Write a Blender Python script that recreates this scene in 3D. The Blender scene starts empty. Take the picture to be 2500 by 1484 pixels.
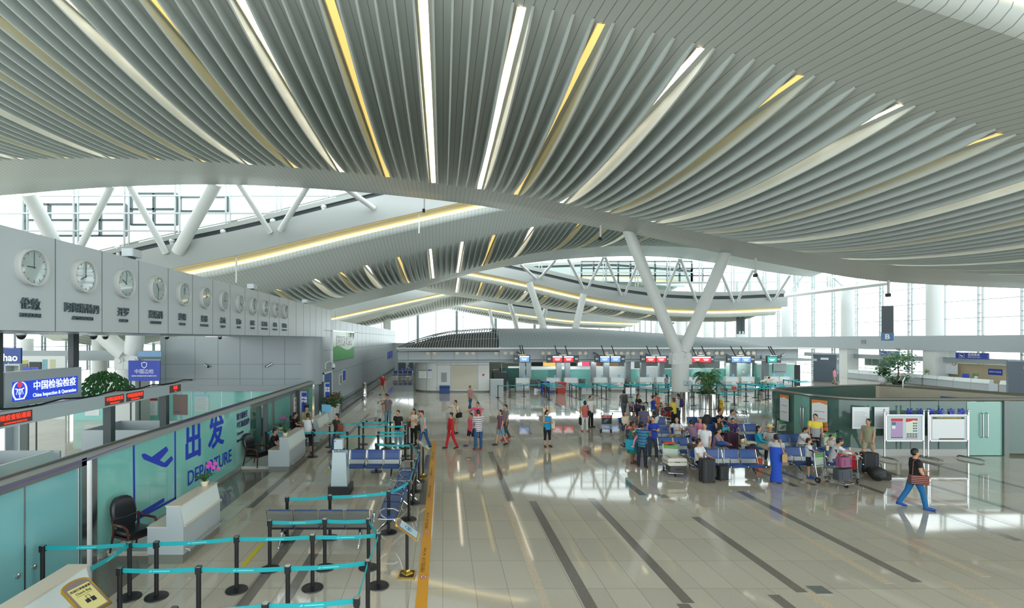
import bpy, bmesh, math, random
import numpy as np
from mathutils import Vector, Matrix, Euler
random.seed(7)
sc = bpy.context.scene
COL = sc.collection
PI = math.pi
# ---------------------------------------------------------------- camera, world, light, exposure
F, HC, PX, PY = 1230.0, 4.75, 1081.0, 828.0          # focal length (px of a 2500 wide frame), eye height, principal point
cam = bpy.data.cameras.new('camera')
cam.sensor_width = 36.0
cam.lens = 36.0 * F / 2500.0
cam.shift_x = (1250 - PX) / 2500.0
cam.shift_y = (PY - 742) / 2500.0
cam.clip_end = 1000
co = bpy.data.objects.new('camera', cam); COL.objects.link(co)
co.location = (0, 0, HC); co.rotation_euler = (PI / 2, 0, 0)
sc.camera = co
w = bpy.data.worlds.new('world'); sc.world = w; w.use_nodes = True
wn = w.node_tree.nodes; bg = wn['Background']
bg.inputs[0].default_value = (0.90, 0.97, 1.0, 1); bg.inputs[1].default_value = 3.1
sc.view_settings.view_transform = 'Standard'
sc.view_settings.look = 'None'
sc.view_settings.exposure = 0.12
sc.view_settings.gamma = 1.0
sc.view_settings.use_curve_mapping = False
sc.cycles.max_bounces = 8; sc.cycles.diffuse_bounces = 5; sc.cycles.glossy_bounces = 4
sc.cycles.transparent_max_bounces = 12; sc.cycles.transmission_bounces = 4
sc.cycles.sample_clamp_indirect = 6.0
sc.cycles.caustics_reflective = False; sc.cycles.caustics_refractive = False
sc.cycles.use_denoising = True

def area_light(name, loc, rot, sx, sy, power, color=(1, 1, 1)):
    d = bpy.data.lights.new(name, 'AREA'); d.shape = 'RECTANGLE'; d.size = sx; d.size_y = sy
    d.energy = power; d.color = color
    o = bpy.data.objects.new(name, d); COL.objects.link(o); o.location = loc; o.rotation_euler = rot
    return o
# ---------------------------------------------------------------- helpers
def lin(c):
    return tuple(((x / 255) / 12.92 if x / 255 <= .04045 else ((x / 255 + .055) / 1.055) ** 2.4) for x in c)
MATS = {}
def M(name, c=(200, 200, 200), rough=.5, metal=0., emit=None, strength=0., spec=.5, coat=0.):
    if name in MATS: return MATS[name]
    m = bpy.data.materials.new(name); m.use_nodes = True
    b = m.node_tree.nodes['Principled BSDF']
    r, g, bl = lin(c)
    b.inputs['Base Color'].default_value = (r, g, bl, 1)
    b.inputs['Roughness'].default_value = rough; b.inputs['Metallic'].default_value = metal
    b.inputs['Specular IOR Level'].default_value = spec
    if coat: b.inputs['Coat Weight'].default_value = coat
    if emit is not None:
        e = lin(emit); b.inputs['Emission Color'].default_value = (*e, 1); b.inputs['Emission Strength'].default_value = strength
    m.diffuse_color = (r, g, bl, 1)
    MATS[name] = m; return m
def nodes_of(m): return m.node_tree.nodes, m.node_tree.links, m.node_tree.nodes['Principled BSDF']
def glass_mat(name, tint, gloss=.08, rough=.02, opac=0.0, body=(200, 220, 215), ior=1.45):
    m = bpy.data.materials.new(name); m.use_nodes = True
    n, l = m.node_tree.nodes, m.node_tree.links
    n.remove(n['Principled BSDF'])
    out = n['Material Output']
    t = n.new('ShaderNodeBsdfTransparent'); t.inputs[0].default_value = (*lin(tint), 1)
    g = n.new('ShaderNodeBsdfGlossy'); g.inputs['Roughness'].default_value = rough
    fr = n.new('ShaderNodeFresnel'); fr.inputs[0].default_value = ior
    mx = n.new('ShaderNodeMixShader')
    l.new(fr.outputs[0], mx.inputs[0]); l.new(t.outputs[0], mx.inputs[1]); l.new(g.outputs[0], mx.inputs[2])
    last = mx
    if opac > 0:
        d = n.new('ShaderNodeBsdfDiffuse'); d.inputs[0].default_value = (*lin(body), 1)
        m2 = n.new('ShaderNodeMixShader'); m2.inputs[0].default_value = opac
        l.new(mx.outputs[0], m2.inputs[1]); l.new(d.outputs[0], m2.inputs[2]); last = m2
    l.new(last.outputs[0], out.inputs['Surface'])
    MATS[name] = m; return m

class MB:
    def __init__(s, mat=None):
        s.v = []; s.f = []; s.mi = []; s.mats = []; s.T = Matrix.Identity(4)
        s.cur = 0
        if mat: s.m(mat)
    def m(s, mat):
        if mat not in s.mats: s.mats.append(mat)
        s.cur = s.mats.index(mat); return s
    def add(s, vs, fs):
        b = len(s.v)
        s.v += [tuple(s.T @ Vector(v)) for v in vs]
        s.f += [tuple(i + b for i in f) for f in fs]; s.mi += [s.cur] * len(fs)
        return s
    def box(s, x0, x1, y0, y1, z0, z1):
        return s.add([(x0, y0, z0), (x1, y0, z0), (x1, y1, z0), (x0, y1, z0), (x0, y0, z1), (x1, y0, z1), (x1, y1, z1), (x0, y1, z1)],
                     [(0, 3, 2, 1), (4, 5, 6, 7), (0, 1, 5, 4), (1, 2, 6, 5), (2, 3, 7, 6), (3, 0, 4, 7)])
    def quad(s, a, b, c, d): return s.add([a, b, c, d], [(0, 1, 2, 3)])
    def prism(s, pts, ex):
        n = len(pts); ex = Vector(ex)
        vs = [Vector(p) for p in pts] + [Vector(p) + ex for p in pts]
        fs = [tuple(range(n - 1, -1, -1)), tuple(range(n, 2 * n))] + [(i, (i + 1) % n, n + (i + 1) % n, n + i) for i in range(n)]
        return s.add(vs, fs)
    def tube(s, pts, r, n=8, cap=True, flat=1.0):
        pts = [Vector(p) for p in pts]; k = len(pts)
        rs = r if isinstance(r, (list, tuple)) else [r] * k
        vs = []; fs = []
        up = Vector((0, 0, 1)); prev = None
        for i, p in enumerate(pts):
            d = (pts[min(i + 1, k - 1)] - pts[max(i - 1, 0)])
            if d.length < 1e-9: d = Vector((0, 0, 1))
            d.normalize()
            if prev is None:
                a = d.orthogonal().normalized() if abs(d.z) > .99 else d.cross(up).normalized()
            else:
                a = prev - d * prev.dot(d)
                a = a.normalized() if a.length > 1e-6 else d.orthogonal().normalized()
            prev = a; b = d.cross(a)
            for j in range(n):
                t = 2 * PI * j / n
                vs.append(p + (a * math.cos(t) + b * math.sin(t) * flat) * rs[i])
        for i in range(k - 1):
            for j in range(n):
                fs.append((i * n + j, i * n + (j + 1) % n, (i + 1) * n + (j + 1) % n, (i + 1) * n + j))
        if cap: fs += [tuple(range(n - 1, -1, -1)), tuple(range((k - 1) * n, k * n))]
        return s.add(vs, fs)
    def lathe(s, prof, c=(0, 0, 0), n=20):
        vs = []; fs = []; k = len(prof)
        for (r, z) in prof:
            for j in range(n):
                t = 2 * PI * j / n
                vs.append((c[0] + r * math.cos(t), c[1] + r * math.sin(t), c[2] + z))
        for i in range(k - 1):
            for j in range(n):
                fs.append((i * n + j, i * n + (j + 1) % n, (i + 1) * n + (j + 1) % n, (i + 1) * n + j))
        fs += [tuple(range(n - 1, -1, -1)), tuple(range((k - 1) * n, k * n))]
        return s.add(vs, fs)
    def ell(s, c, r, n=12, k=8):
        vs = []; fs = []
        if not isinstance(r, (list, tuple)): r = (r, r, r)
        for i in range(1, k):
            a = PI * i / k
            for j in range(n):
                t = 2 * PI * j / n
                vs.append((c[0] + r[0] * math.sin(a) * math.cos(t), c[1] + r[1] * math.sin(a) * math.sin(t), c[2] + r[2] * math.cos(a)))
        top = len(vs); vs.append((c[0], c[1], c[2] + r[2])); vs.append((c[0], c[1], c[2] - r[2]))
        for i in range(k - 2):
            for j in range(n):
                fs.append((i * n + j, (i + 1) * n + j, (i + 1) * n + (j + 1) % n, i * n + (j + 1) % n))
        for j in range(n):
            fs.append((top, j, (j + 1) % n)); fs.append((top + 1, (k - 2) * n + (j + 1) % n, (k - 2) * n + j))
        return s.add(vs, fs)
    def rbox(s, x0, x1, y0, y1, z0, z1, r=.03, axis='z', n=4):
        """box with four rounded edges running along an axis"""
        if axis == 'z': a0, a1, b0, b1, c0, c1 = x0, x1, y0, y1, z0, z1
        elif axis == 'y': a0, a1, b0, b1, c0, c1 = x0, x1, z0, z1, y0, y1
        else: a0, a1, b0, b1, c0, c1 = y0, y1, z0, z1, x0, x1
        pts = []
        for (cx, cy, t0) in ((a1 - r, b1 - r, 0), (a0 + r, b1 - r, PI / 2), (a0 + r, b0 + r, PI), (a1 - r, b0 + r, 1.5 * PI)):
            for i in range(n + 1):
                t = t0 + PI / 2 * i / n
                pts.append((cx + r * math.cos(t), cy + r * math.sin(t)))
        if axis == 'z': P3 = [(a, b, c0) for a, b in pts]; ex = (0, 0, c1 - c0)
        elif axis == 'y': P3 = [(a, c0, b) for a, b in pts]; ex = (0, c1 - c0, 0)
        else: P3 = [(c0, a, b) for a, b in pts]; ex = (c1 - c0, 0, 0)
        return s.prism(P3, ex)
    def grid(s, rows):
        """rows: list of equal length point lists -> quad sheet"""
        n = len(rows[0]); vs = [p for r in rows for p in r]; fs = []
        for i in range(len(rows) - 1):
            for j in range(n - 1):
                fs.append((i * n + j, i * n + j + 1, (i + 1) * n + j + 1, (i + 1) * n + j))
        return s.add(vs, fs)
    def build(s, name, parent=None, smooth=False, loc=None):
        me = bpy.data.meshes.new(name)
        me.from_pydata(s.v, [], s.f)
        for mt in s.mats: me.materials.append(mt)
        if len(s.mats) > 1: me.polygons.foreach_set('material_index', s.mi)
        bm = bmesh.new(); bm.from_mesh(me); bmesh.ops.recalc_face_normals(bm, faces=bm.faces); bm.to_mesh(me); bm.free()
        if smooth:
            me.polygons.foreach_set('use_smooth', [True] * len(me.polygons)); me.set_sharp_from_angle(angle=.75)
        me.update()
        o = bpy.data.objects.new(name, me); COL.objects.link(o)
        if parent: o.parent = parent
        if loc: o.location = loc
        return o
def tag(o, label=None, cat=None, group=None, kind=None):
    if label: o['label'] = label
    if cat: o['category'] = cat
    if group: o['group'] = group
    if kind: o['kind'] = kind
    return o
def thing(name, label, cat, loc=(0, 0, 0), rz=0., group=None, kind=None):
    o = bpy.data.objects.new(name, None); COL.objects.link(o); o.empty_display_size = .1
    o.location = loc; o.rotation_euler = (0, 0, rz)
    return tag(o, label, cat, group, kind)
def copy_tree(o, parent=None):
    c = o.copy(); COL.objects.link(c)
    if parent: c.parent = parent
    for ch in list(o.children): copy_tree(ch, c)
    return c
def place(o, loc, rz=0., label=None, group=None):
    o.location = loc; o.rotation_euler = (0, 0, rz)
    if label: o['label'] = label
    if group: o['group'] = group
    return o
def G(px, py):
    Y = F * HC / (py - PY); return ((px - PX) * Y / F, Y)
def P(px, py, Y): return ((px - PX) * Y / F, Y, HC - (py - PY) * Y / F)
def text(txt, size, mat, parent, T, name='lettering', align='CENTER', bold=0., ext=.004, xs=1.0, sp=1.0):
    """lettering mesh; T maps the text plane (x right, y up) into the parent's space"""
    c = bpy.data.curves.new(name, 'FONT'); c.body = txt; c.size = size; c.align_x = align; c.align_y = 'CENTER'
    c.extrude = ext; c.offset = bold; c.resolution_u = 3; c.space_line = 1.15; c.space_character = sp
    o = bpy.data.objects.new(name, c); COL.objects.link(o)
    dg = bpy.context.evaluated_depsgraph_get()
    me = bpy.data.meshes.new_from_object(o.evaluated_get(dg))
    bpy.data.objects.remove(o); bpy.data.curves.remove(c)
    me.transform(T @ Matrix.Diagonal((xs, 1, 1, 1)))
    me.materials.clear(); me.materials.append(mat)
    r = bpy.data.objects.new(name, me); COL.objects.link(r)
    if parent: r.parent = parent
    return r
def frame(o, x, y):
    """matrix whose x axis = x, y axis = y, origin o"""
    x = Vector(x).normalized(); y = Vector(y).normalized(); z = x.cross(y)
    return Matrix(((x.x, y.x, z.x, o[0]), (x.y, y.y, z.y, o[1]), (x.z, y.z, z.z, o[2]), (0, 0, 0, 1)))
ORD = ['first', 'second', 'third', 'fourth', 'fifth', 'sixth', 'seventh', 'eighth', 'ninth', 'tenth', 'eleventh', 'twelfth', 'thirteenth',
       'fourteenth', 'fifteenth', 'sixteenth', 'seventeenth', 'eighteenth', 'nineteenth', 'twentieth']

# ---------------------------------------------------------------- materials
WHITE = M('white_paint', (214, 219, 217), .45)
STEEL = M('steel', (190, 194, 194), .25, 1.)
CHROME = M('chrome', (225, 226, 226), .08, 1.)
BLACK = M('black_plastic', (24, 25, 28), .4)
RUBBER = M('rubber', (30, 30, 32), .7)
DARK = M('dark_metal', (62, 70, 72), .45)
PANEL = M('wall_panel', (152, 162, 166), .3)
BAND = M('clock_wall_panel', (174, 183, 186), .3)
FASC = M('edge_beam_paint', (160, 166, 163), .45)
WHITER = M('bright_white_paint', (226, 231, 229), .4)
GREYP = M('grey_laminate', (176, 186, 190), .35)
LIGHTP = M('light_laminate', (212, 222, 220), .35)
BEIGE = M('beige_top', (206, 198, 182), .3)
PLINTH = M('plinth_grey', (120, 124, 116), .3)
BLUESIGN = M('blue_sign', (38, 66, 176), .35)
WHITE_LET = M('white_lettering', (240, 243, 245), .4)
BLACK_LET = M('black_lettering', (28, 34, 44), .4)
BLUE_LET = M('blue_lettering', (32, 62, 190), .35)
SCREEN_B = M('screen_blue', (60, 110, 190), .3, emit=(120, 175, 235), strength=.7)
SCREEN_R = M('screen_red', (200, 30, 40), .3, emit=(215, 35, 48), strength=.7)
SCREEN_W = M('screen_white', (230, 235, 240), .3, emit=(225, 232, 245), strength=.6)
GOLD = M('gold', (196, 160, 72), .18, 1.)
PAPER = M('paper', (226, 231, 233), .5)
RED = M('red_print', (196, 42, 44), .45)
GREEN = M('green_print', (96, 176, 48), .45)
YELLOW = M('yellow', (236, 190, 30), .45)
SKIN = M('skin', (196, 146, 116), .5)
SKIN2 = M('skin_brown', (140, 92, 66), .5)
HAIR = M('hair_black', (22, 19, 18), .45)
LEAF = M('leaf', (44, 92, 48), .45)
LEAF2 = M('leaf_light', (84, 132, 62), .45)
SEATBLUE = M('seat_blue', (44, 80, 142), .4)
ALU = M('aluminium', (190, 194, 196), .3, .9)
CLEAR = glass_mat('clear_glass', (240, 247, 245), ior=1.1)
TEALCLEAR = glass_mat('teal_clear_glass', (150, 205, 195), opac=.6, body=(128, 190, 180))
# frosted teal glass of the departure wall
TEAL = M('frosted_teal_glass', (130, 200, 190), .07, spec=.6, coat=.3)
TEALBLUE = M('frosted_bluegreen_glass', (124, 186, 190), .12, spec=.6, coat=.3)
TEALDARK = M('dark_teal_glass', (62, 104, 96), .06, spec=.6, coat=.4)

def plank_mat(name, c, pitch, off=0., rough=.42, dark=.45):
    """painted ceiling planks: dark open joints every pitch metres along X"""
    m = M(name, c, rough); n, l, b = nodes_of(m)
    tc = n.new('ShaderNodeTexCoord'); sp = n.new('ShaderNodeSeparateXYZ'); l.new(tc.outputs['Object'], sp.inputs[0])
    a = n.new('ShaderNodeMath'); a.operation = 'MULTIPLY_ADD'; a.inputs[1].default_value = 1 / pitch; a.inputs[2].default_value = off + 100
    l.new(sp.outputs['X'], a.inputs[0])
    f = n.new('ShaderNodeMath'); f.operation = 'FRACT'; l.new(a.outputs[0], f.inputs[0])
    g = n.new('ShaderNodeMath'); g.operation = 'LESS_THAN'; g.inputs[1].default_value = .085; l.new(f.outputs[0], g.inputs[0])
    mx = n.new('ShaderNodeMixRGB'); r, gg, bb = lin(c)
    mx.inputs[1].default_value = (r, gg, bb, 1); mx.inputs[2].default_value = (r * dark, gg * dark, bb * dark, 1)
    l.new(g.outputs[0], mx.inputs[0]); l.new(mx.outputs[0], b.inputs['Base Color'])
    return m
PLANK = plank_mat('ceiling_planks', (184, 190, 184), .28)
PLANK2 = plank_mat('canopy_planks', (124, 136, 138), .3, dark=.6)
PLANK3 = plank_mat('lightened_far_planks', (216, 226, 224), .28, dark=.55)  # plank colour lightened to stand in for light the far ceilings lack
FIN = M('ceiling_fins', (198, 206, 202), .4)

def floor_mat():
    m = M('granite_floor', (172, 164, 150), .05, spec=.6); n, l, b = nodes_of(m)
    tc = n.new('ShaderNodeTexCoord')
    br = n.new('ShaderNodeTexBrick'); l.new(tc.outputs['Object'], br.inputs['Vector'])
    br.offset = 0.0; br.inputs['Scale'].default_value = 1.0
    br.inputs['Brick Width'].default_value = .62; br.inputs['Row Height'].default_value = 1.2
    br.inputs['Mortar Size'].default_value = .004; br.inputs['Mortar Smooth'].default_value = .2
    br.inputs['Color1'].default_value = (*lin((192, 185, 170)), 1); br.inputs['Color2'].default_value = (*lin((180, 174, 162)), 1)
    br.inputs['Mortar'].default_value = (*lin((120, 114, 104)), 1); br.inputs['Bias'].default_value = -.2
    nz = n.new('ShaderNodeTexNoise'); nz.inputs['Scale'].default_value = 60; nz.inputs['Detail'].default_value = 3
    l.new(tc.outputs['Object'], nz.inputs['Vector'])
    nz2 = n.new('ShaderNodeTexNoise'); nz2.inputs['Scale'].default_value = .22; l.new(tc.outputs['Object'], nz2.inputs['Vector'])
    mr = n.new('ShaderNodeMapRange'); mr.inputs[1].default_value = .3; mr.inputs[2].default_value = .7; mr.inputs[3].default_value = .86; mr.inputs[4].default_value = 1.1
    l.new(nz.outputs['Fac'], mr.inputs[0])
    mr2 = n.new('ShaderNodeMapRange'); mr2.inputs[1].default_value = .3; mr2.inputs[2].default_value = .7; mr2.inputs[3].default_value = .92; mr2.inputs[4].default_value = 1.06
    l.new(nz2.outputs['Fac'], mr2.inputs[0])
    mu = n.new('ShaderNodeMath'); mu.operation = 'MULTIPLY'; l.new(mr.outputs[0], mu.inputs[0]); l.new(mr2.outputs[0], mu.inputs[1])
    vm = n.new('ShaderNodeVectorMath'); vm.operation = 'SCALE'; l.new(br.outputs['Color'], vm.inputs[0]); l.new(mu.outputs[0], vm.inputs['Scale'])
    l.new(vm.outputs[0], b.inputs['Base Color'])
    return m
FLOOR = floor_mat()
def granite(name, c, rough=.08):
    m = M(name, c, rough, spec=.6); n, l, b = nodes_of(m)
    tc = n.new('ShaderNodeTexCoord'); nz = n.new('ShaderNodeTexNoise'); nz.inputs['Scale'].default_value = 70; nz.inputs['Detail'].default_value = 3
    l.new(tc.outputs['Object'], nz.inputs['Vector'])
    mr = n.new('ShaderNodeMapRange'); mr.inputs[1].default_value = .3; mr.inputs[2].default_value = .7; mr.inputs[3].default_value = .7; mr.inputs[4].default_value = 1.3
    l.new(nz.outputs['Fac'], mr.inputs[0])
    rgb = n.new('ShaderNodeRGB'); rgb.outputs[0].default_value = (*lin(c), 1)
    vm = n.new('ShaderNodeVectorMath'); vm.operation = 'SCALE'; l.new(rgb.outputs[0], vm.inputs[0]); l.new(mr.outputs[0], vm.inputs['Scale'])
    l.new(vm.outputs[0], b.inputs['Base Color']); return m
DGRAN = granite('dark_granite', (118, 112, 106))
LGRAN = granite('light_granite', (196, 182, 162))
def stripe_mat(name, c1, c2, pitch, duty=.3, axis='Z', rough=.7):
    m = M(name, c1, rough); n, l, b = nodes_of(m)
    tc = n.new('ShaderNodeTexCoord'); sp = n.new('ShaderNodeSeparateXYZ'); l.new(tc.outputs['Object'], sp.inputs[0])
    a = n.new('ShaderNodeMath'); a.operation = 'MULTIPLY_ADD'; a.inputs[1].default_value = 1 / pitch; a.inputs[2].default_value = 50
    l.new(sp.outputs[axis], a.inputs[0])
    f = n.new('ShaderNodeMath'); f.operation = 'FRACT'; l.new(a.outputs[0], f.inputs[0])
    g = n.new('ShaderNodeMath'); g.operation = 'LESS_THAN'; g.inputs[1].default_value = duty; l.new(f.outputs[0], g.inputs[0])
    mx = n.new('ShaderNodeMixRGB'); mx.inputs[1].default_value = (*lin(c1), 1); mx.inputs[2].default_value = (*lin(c2), 1)
    l.new(g.outputs[0], mx.inputs[0]); l.new(mx.outputs[0], b.inputs['Base Color']); return m
# ================================================================= SETTING
def struct(o): o['kind'] = 'structure'; return o
mb = MB(FLOOR); mb.box(-60, 60, -6, 175, -.3, 0); floor = struct(mb.build('floor'))
def inlay(mat, items, name):
    b = MB(mat)
    for (x, wd, y0, y1) in items: b.box(x - wd / 2, x + wd / 2, y0, y1, -.004, .003)
    return b.build(name, floor)
def Yp(py): return F * HC / (py - PY)
inlay(DGRAN, [(2.0, .2, Yp(1223), Yp(1103)), (2.63, .22, 6, Yp(1223)), (4.43, .22, Yp(1472), Yp(1216)), (4.3, .22, 6, Yp(1474)),
              (6.75, .22, Yp(1446), Yp(1262)), (6.67, .22, Yp(1216), Yp(1207)), (9.28, .22, Yp(1421), Yp(1199)), (6.1, .22, Yp(1209), Yp(1100)),
              (6.14, .22, 6, Yp(1452)), (12.1, .22, Yp(1185), Yp(1130)), (11.4, .22, Yp(1188), Yp(1120)), (13.6, .22, Yp(1320), Yp(1182)),
              (18.6, .22, Yp(1200), Yp(1120)), (15.9, .22, Yp(1260), Yp(1150)), (-5.43, .2, Yp(1240), Yp(1040)), (-3.58, .22, Yp(1500), Yp(1287)),
              (-2.85, .2, Yp(1500), Yp(1319)), (-.6, .2, Yp(1232), Yp(1111)), (2.65, .2, Yp(1000), Yp(960)), (4.4, .2, Yp(1060), Yp(970)),
              (.3, .2, Yp(1050), Yp(1008)), (-2.0, .2, Yp(1030), Yp(985)), (-3.4, .2, Yp(1010), Yp(965)), (-4.7, .2, Yp(1080), Yp(1010)), (8.3, .2, Yp(1030), Yp(975)),
              (-6.78, 1.3, 2, 45)], 'dark_inlay')
inlay(LGRAN, [(1.84, .17, 6, Yp(1225)), (8.68, .2, Yp(1425), Yp(1200)), (10.85, .2, Yp(1408), Yp(1194)), (6.85, .2, 6, Yp(1446)),
              (9.83, .2, 6, Yp(1418)), (-1.27, .17, 6, Yp(1210)), (-5.45, .2, 6, Yp(1240)), (3.3, .2, Yp(1040), Yp(985)), (3.6, .2, Yp(1130), Yp(1010)),
              (5.6, .2, Yp(1150), Yp(1020)), (-2.55, .17, Yp(1260), Yp(1160)), (14.6, .2, Yp(1300), Yp(1150)), (17, .2, Yp(1240), Yp(1140))], 'light_inlay')

# ---------------------------------------------------------------- roofs: a row of curved plank ceilings hung with deep fins
def ztab(tab, x):
    xs = [t[0] for t in tab]; zs = [t[1] for t in tab]
    q = 0.; ww = 0.
    for d, wt in ((-3, .5), (-1.5, .8), (0, 1), (1.5, .8), (3, .5)):
        xx = x + d
        if xx < xs[0]: v = zs[0] + (xx - xs[0]) * (zs[1] - zs[0]) / (xs[1] - xs[0])
        elif xx > xs[-1]: v = zs[-1] + (xx - xs[-1]) * (zs[-1] - zs[-2]) / (xs[-1] - xs[-2])
        else: v = float(np.interp(xx, xs, zs))
        q += v * wt; ww += wt
    return q / ww
class Roof:
    def __init__(s, keys, x0, x1): s.keys = keys; s.x0 = x0; s.x1 = x1; s.cache = {}
    def zk(s, k, x):
        q = (k, round(x, 3))
        if q not in s.cache: s.cache[q] = ztab(s.keys[k][1], x)
        return s.cache[q]
    def z(s, x, y):
        ks = [k[0] for k in s.keys]
        for i in range(len(ks) - 1):
            if y <= ks[i + 1] or i == len(ks) - 2:
                t = (y - ks[i]) / (ks[i + 1] - ks[i])
                return s.zk(i, x) * (1 - t) + s.zk(i + 1, x) * t
R1 = Roof([(10.6, [(-40, 15.2), (-20, 16.0), (-6, 15.1), (2, 14.0), (7.8, 12.7), (11.8, 11.5), (16, 10.1), (25, 8.6), (40, 8.0), (54, 8.0)]),
           (14, [(-40, 15.0), (-20, 15.9), (-6, 15.2), (2, 14.2), (4.7, 13.6), (7.8, 12.8), (12.5, 11.5), (16, 10.3), (25, 8.8), (40, 8.1), (54, 8.1)]),
           (31, [(-40, 15.0), (-27, 15.8), (-20, 15.9), (-12, 15.5), (-6.6, 15.08), (-.9, 14.4), (4.6, 13.65), (7.9, 13.0), (13.3, 11.9), (18.1, 10.8), (24.4, 9.7), (32, 8.86), (40, 8.6), (54, 8.5)]),
           (35, [(-40, 14.0), (-31, 14.7), (-24, 15.3), (-16.5, 15.56), (-11, 15.36), (-5.2, 14.94), (2.5, 14.1), (9.1, 12.8), (14.2, 11.9), (19.6, 10.6), (29.8, 8.75), (40, 8.25), (54, 8.2)])], -40, 54)
R0 = Roof([(-16, [(-40, 16.5), (54, 15)]), (-12, [(-40, 16.5), (54, 15)]), (5, [(-40, 17), (54, 15)]), (7.6, [(-40, 17), (54, 15)])], -40, 54)
R2 = Roof([(40, [(-34, 6.6), (-19.9, 9.95), (-15.6, 10.75), (-6.7, 12.98), (3.5, 15.3), (14, 17.0), (25, 17.0), (36, 15.6), (45, 13.6)]),
           (44, [(-34, 4.6), (-15, 8.97), (-6.8, 11.2), (-1.1, 12.7), (7.8, 14.6), (12.5, 15.4), (22, 16), (36, 15), (54, 12)]),
           (58.5, [(-34, 4.4), (-15, 8.94), (-6.75, 10.84), (-.24, 11.9), (8, 14.3), (12, 15.1), (21, 15.7), (30, 15.4), (42, 13.3), (54, 11.5)]),
           (61.5, [(-34, 4.0), (-13.6, 8.35), (-1.65, 11.2), (2.55, 12.6), (7.15, 13.6), (14, 14.5), (21, 14.9), (27.5, 14.85), (33, 14.1), (41.6, 12.65), (54, 11.5)])], -34, 45)
R3 = Roof([(67, [(-30, 16.5), (-10, 15.5), (3.5, 13.3), (11.4, 11.7), (19.4, 9.8), (28.3, 8.45), (35.9, 8.2), (44.6, 8.6), (54, 9)]),
           (70, [(-30, 16), (-10, 15.4), (3.7, 13.35), (8.5, 12.4), (22, 9.0), (30, 8.2), (54, 8.2)]),
           (84, [(-30, 15.5), (-10, 14.6), (1.9, 12.6), (14.3, 10.8), (32.6, 8.2), (54, 8.0)]),
           (87, [(-30, 15.2), (-10, 14.3), (-.4, 12.5), (14.9, 10.4), (33.7, 7.9), (54, 7.9)])], -30, 44.6)
R4 = Roof([(92, [(-34, 5.6), (-20.3, 8.3), (2.5, 13.35), (15, 15.5), (30, 16), (54, 14)]),
           (95, [(-34, 4.6), (-16.6, 7.7), (2.9, 13.2), (15, 15.3), (30, 16), (54, 14)]),
           (109, [(-34, 4.6), (-16.6, 7.8), (2.6, 12.1), (15, 14.8), (30, 15.5), (54, 14)]),
           (112, [(-34, 4.4), (-16.6, 7.6), (2.6, 11.9), (15, 14.6), (30, 15.3), (54, 14)])], -34, 45)
R5 = Roof([(117, [(-34, 15), (-5, 14.2), (4, 12.6), (17, 10.4), (29, 8.8), (44, 8.2), (54, 8.2)]),
           (120, [(-34, 15), (-5, 14.0), (4, 12.3), (17, 10.1), (29, 8.5), (44, 8.0), (54, 8.0)]),
           (134, [(-34, 15), (-5, 14.2), (1, 13.2), (22, 9.2), (35, 8.4), (54, 8.2)]),
           (137, [(-34, 15), (-5, 14), (1, 13.0), (22, 9), (35, 8.3), (54, 8.2)])], -34, 45)
PITCH = .56
def make_roof(R, D, step=1.0, nfin=18, thick=.065, droop=.62, fins=True):
    y0, y1, y2, y3 = [k[0] for k in R.keys]
    # plank ceiling: under sheet, far eave nose and top sheet in one skin
    ys = [y0, (y0 + y1) / 2, y1] + [y1 + (y2 - y1) * i / 6 for i in range(1, 7)] + [(y2 + y3) / 2, y3]
    b = MB(PLANK if R in (R0, R1) else PLANK3); rows = []
    xs = []; x = R.x0
    while x <= R.x1 + 1e-6: xs.append(x); x += step
    for x in xs:
        under = [(x, y, R.z(x, y) - (droop * max(0, (y1 - y) / (y1 - y0)))) for y in ys]
        nose = [(x, y3 + .22, R.z(x, y3) + .12), (x, y3 + .28, R.z(x, y3) + .35), (x, y3 + .2, R.z(x, y3) + .75)]
        top = [(x, (y0 + y3) / 2, max(R.z(x, y0), R.z(x, y3), R.z(x, (y1 + y2) / 2)) + 1.1), (x, y0, R.z(x, y0) + .9)]
        # bull nose along the near edge
        zz0 = R.z(x, y0) - droop; near = [(x, y0 - .2, zz0 + .75), (x, y0 - .42, zz0 + .62), (x, y0 - .5, zz0 + .4), (x, y0 - .42, zz0 + .18), (x, y0 - .2, zz0 + .03), (x, y0, zz0)]
        rows.append(under + nose + top + near)
    b.grid(rows)
    root = struct(b.build('ceiling', smooth=True))
    if not fins: return root
    f = MB(FIN)
    n0 = math.ceil(R.x0 / PITCH); n1 = math.floor(R.x1 / PITCH)
    for i in range(n0, n1):
        x = (i + .5) * PITCH
        a = []; c = []; d = []; e = []
        for k in range(nfin + 1):
            t = k / nfin; y = y1 + (y2 - y1) * t
            zc = R.z(x, y); dd = D * max(0., math.sin(PI * min(1, t * 1.0))) ** .75 + .02
            a.append((x - thick / 2, y, zc + .05)); c.append((x - thick / 2, y, zc - dd)); d.append((x + thick / 2, y, zc - dd)); e.append((x + thick / 2, y, zc + .05))
        f.grid([a, c, d, e])
    f.build('fins', root)
    return root
ceil1 = make_roof(R1, .72, droop=.3)
make_roof(R0, .5, 4.0, fins=False)
ceil2 = make_roof(R2, .66)
make_roof(R3, .7, 2.0, 10); make_roof(R4, .7, 2.0, 10); make_roof(R5, .7, 2.0, 10)

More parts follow.
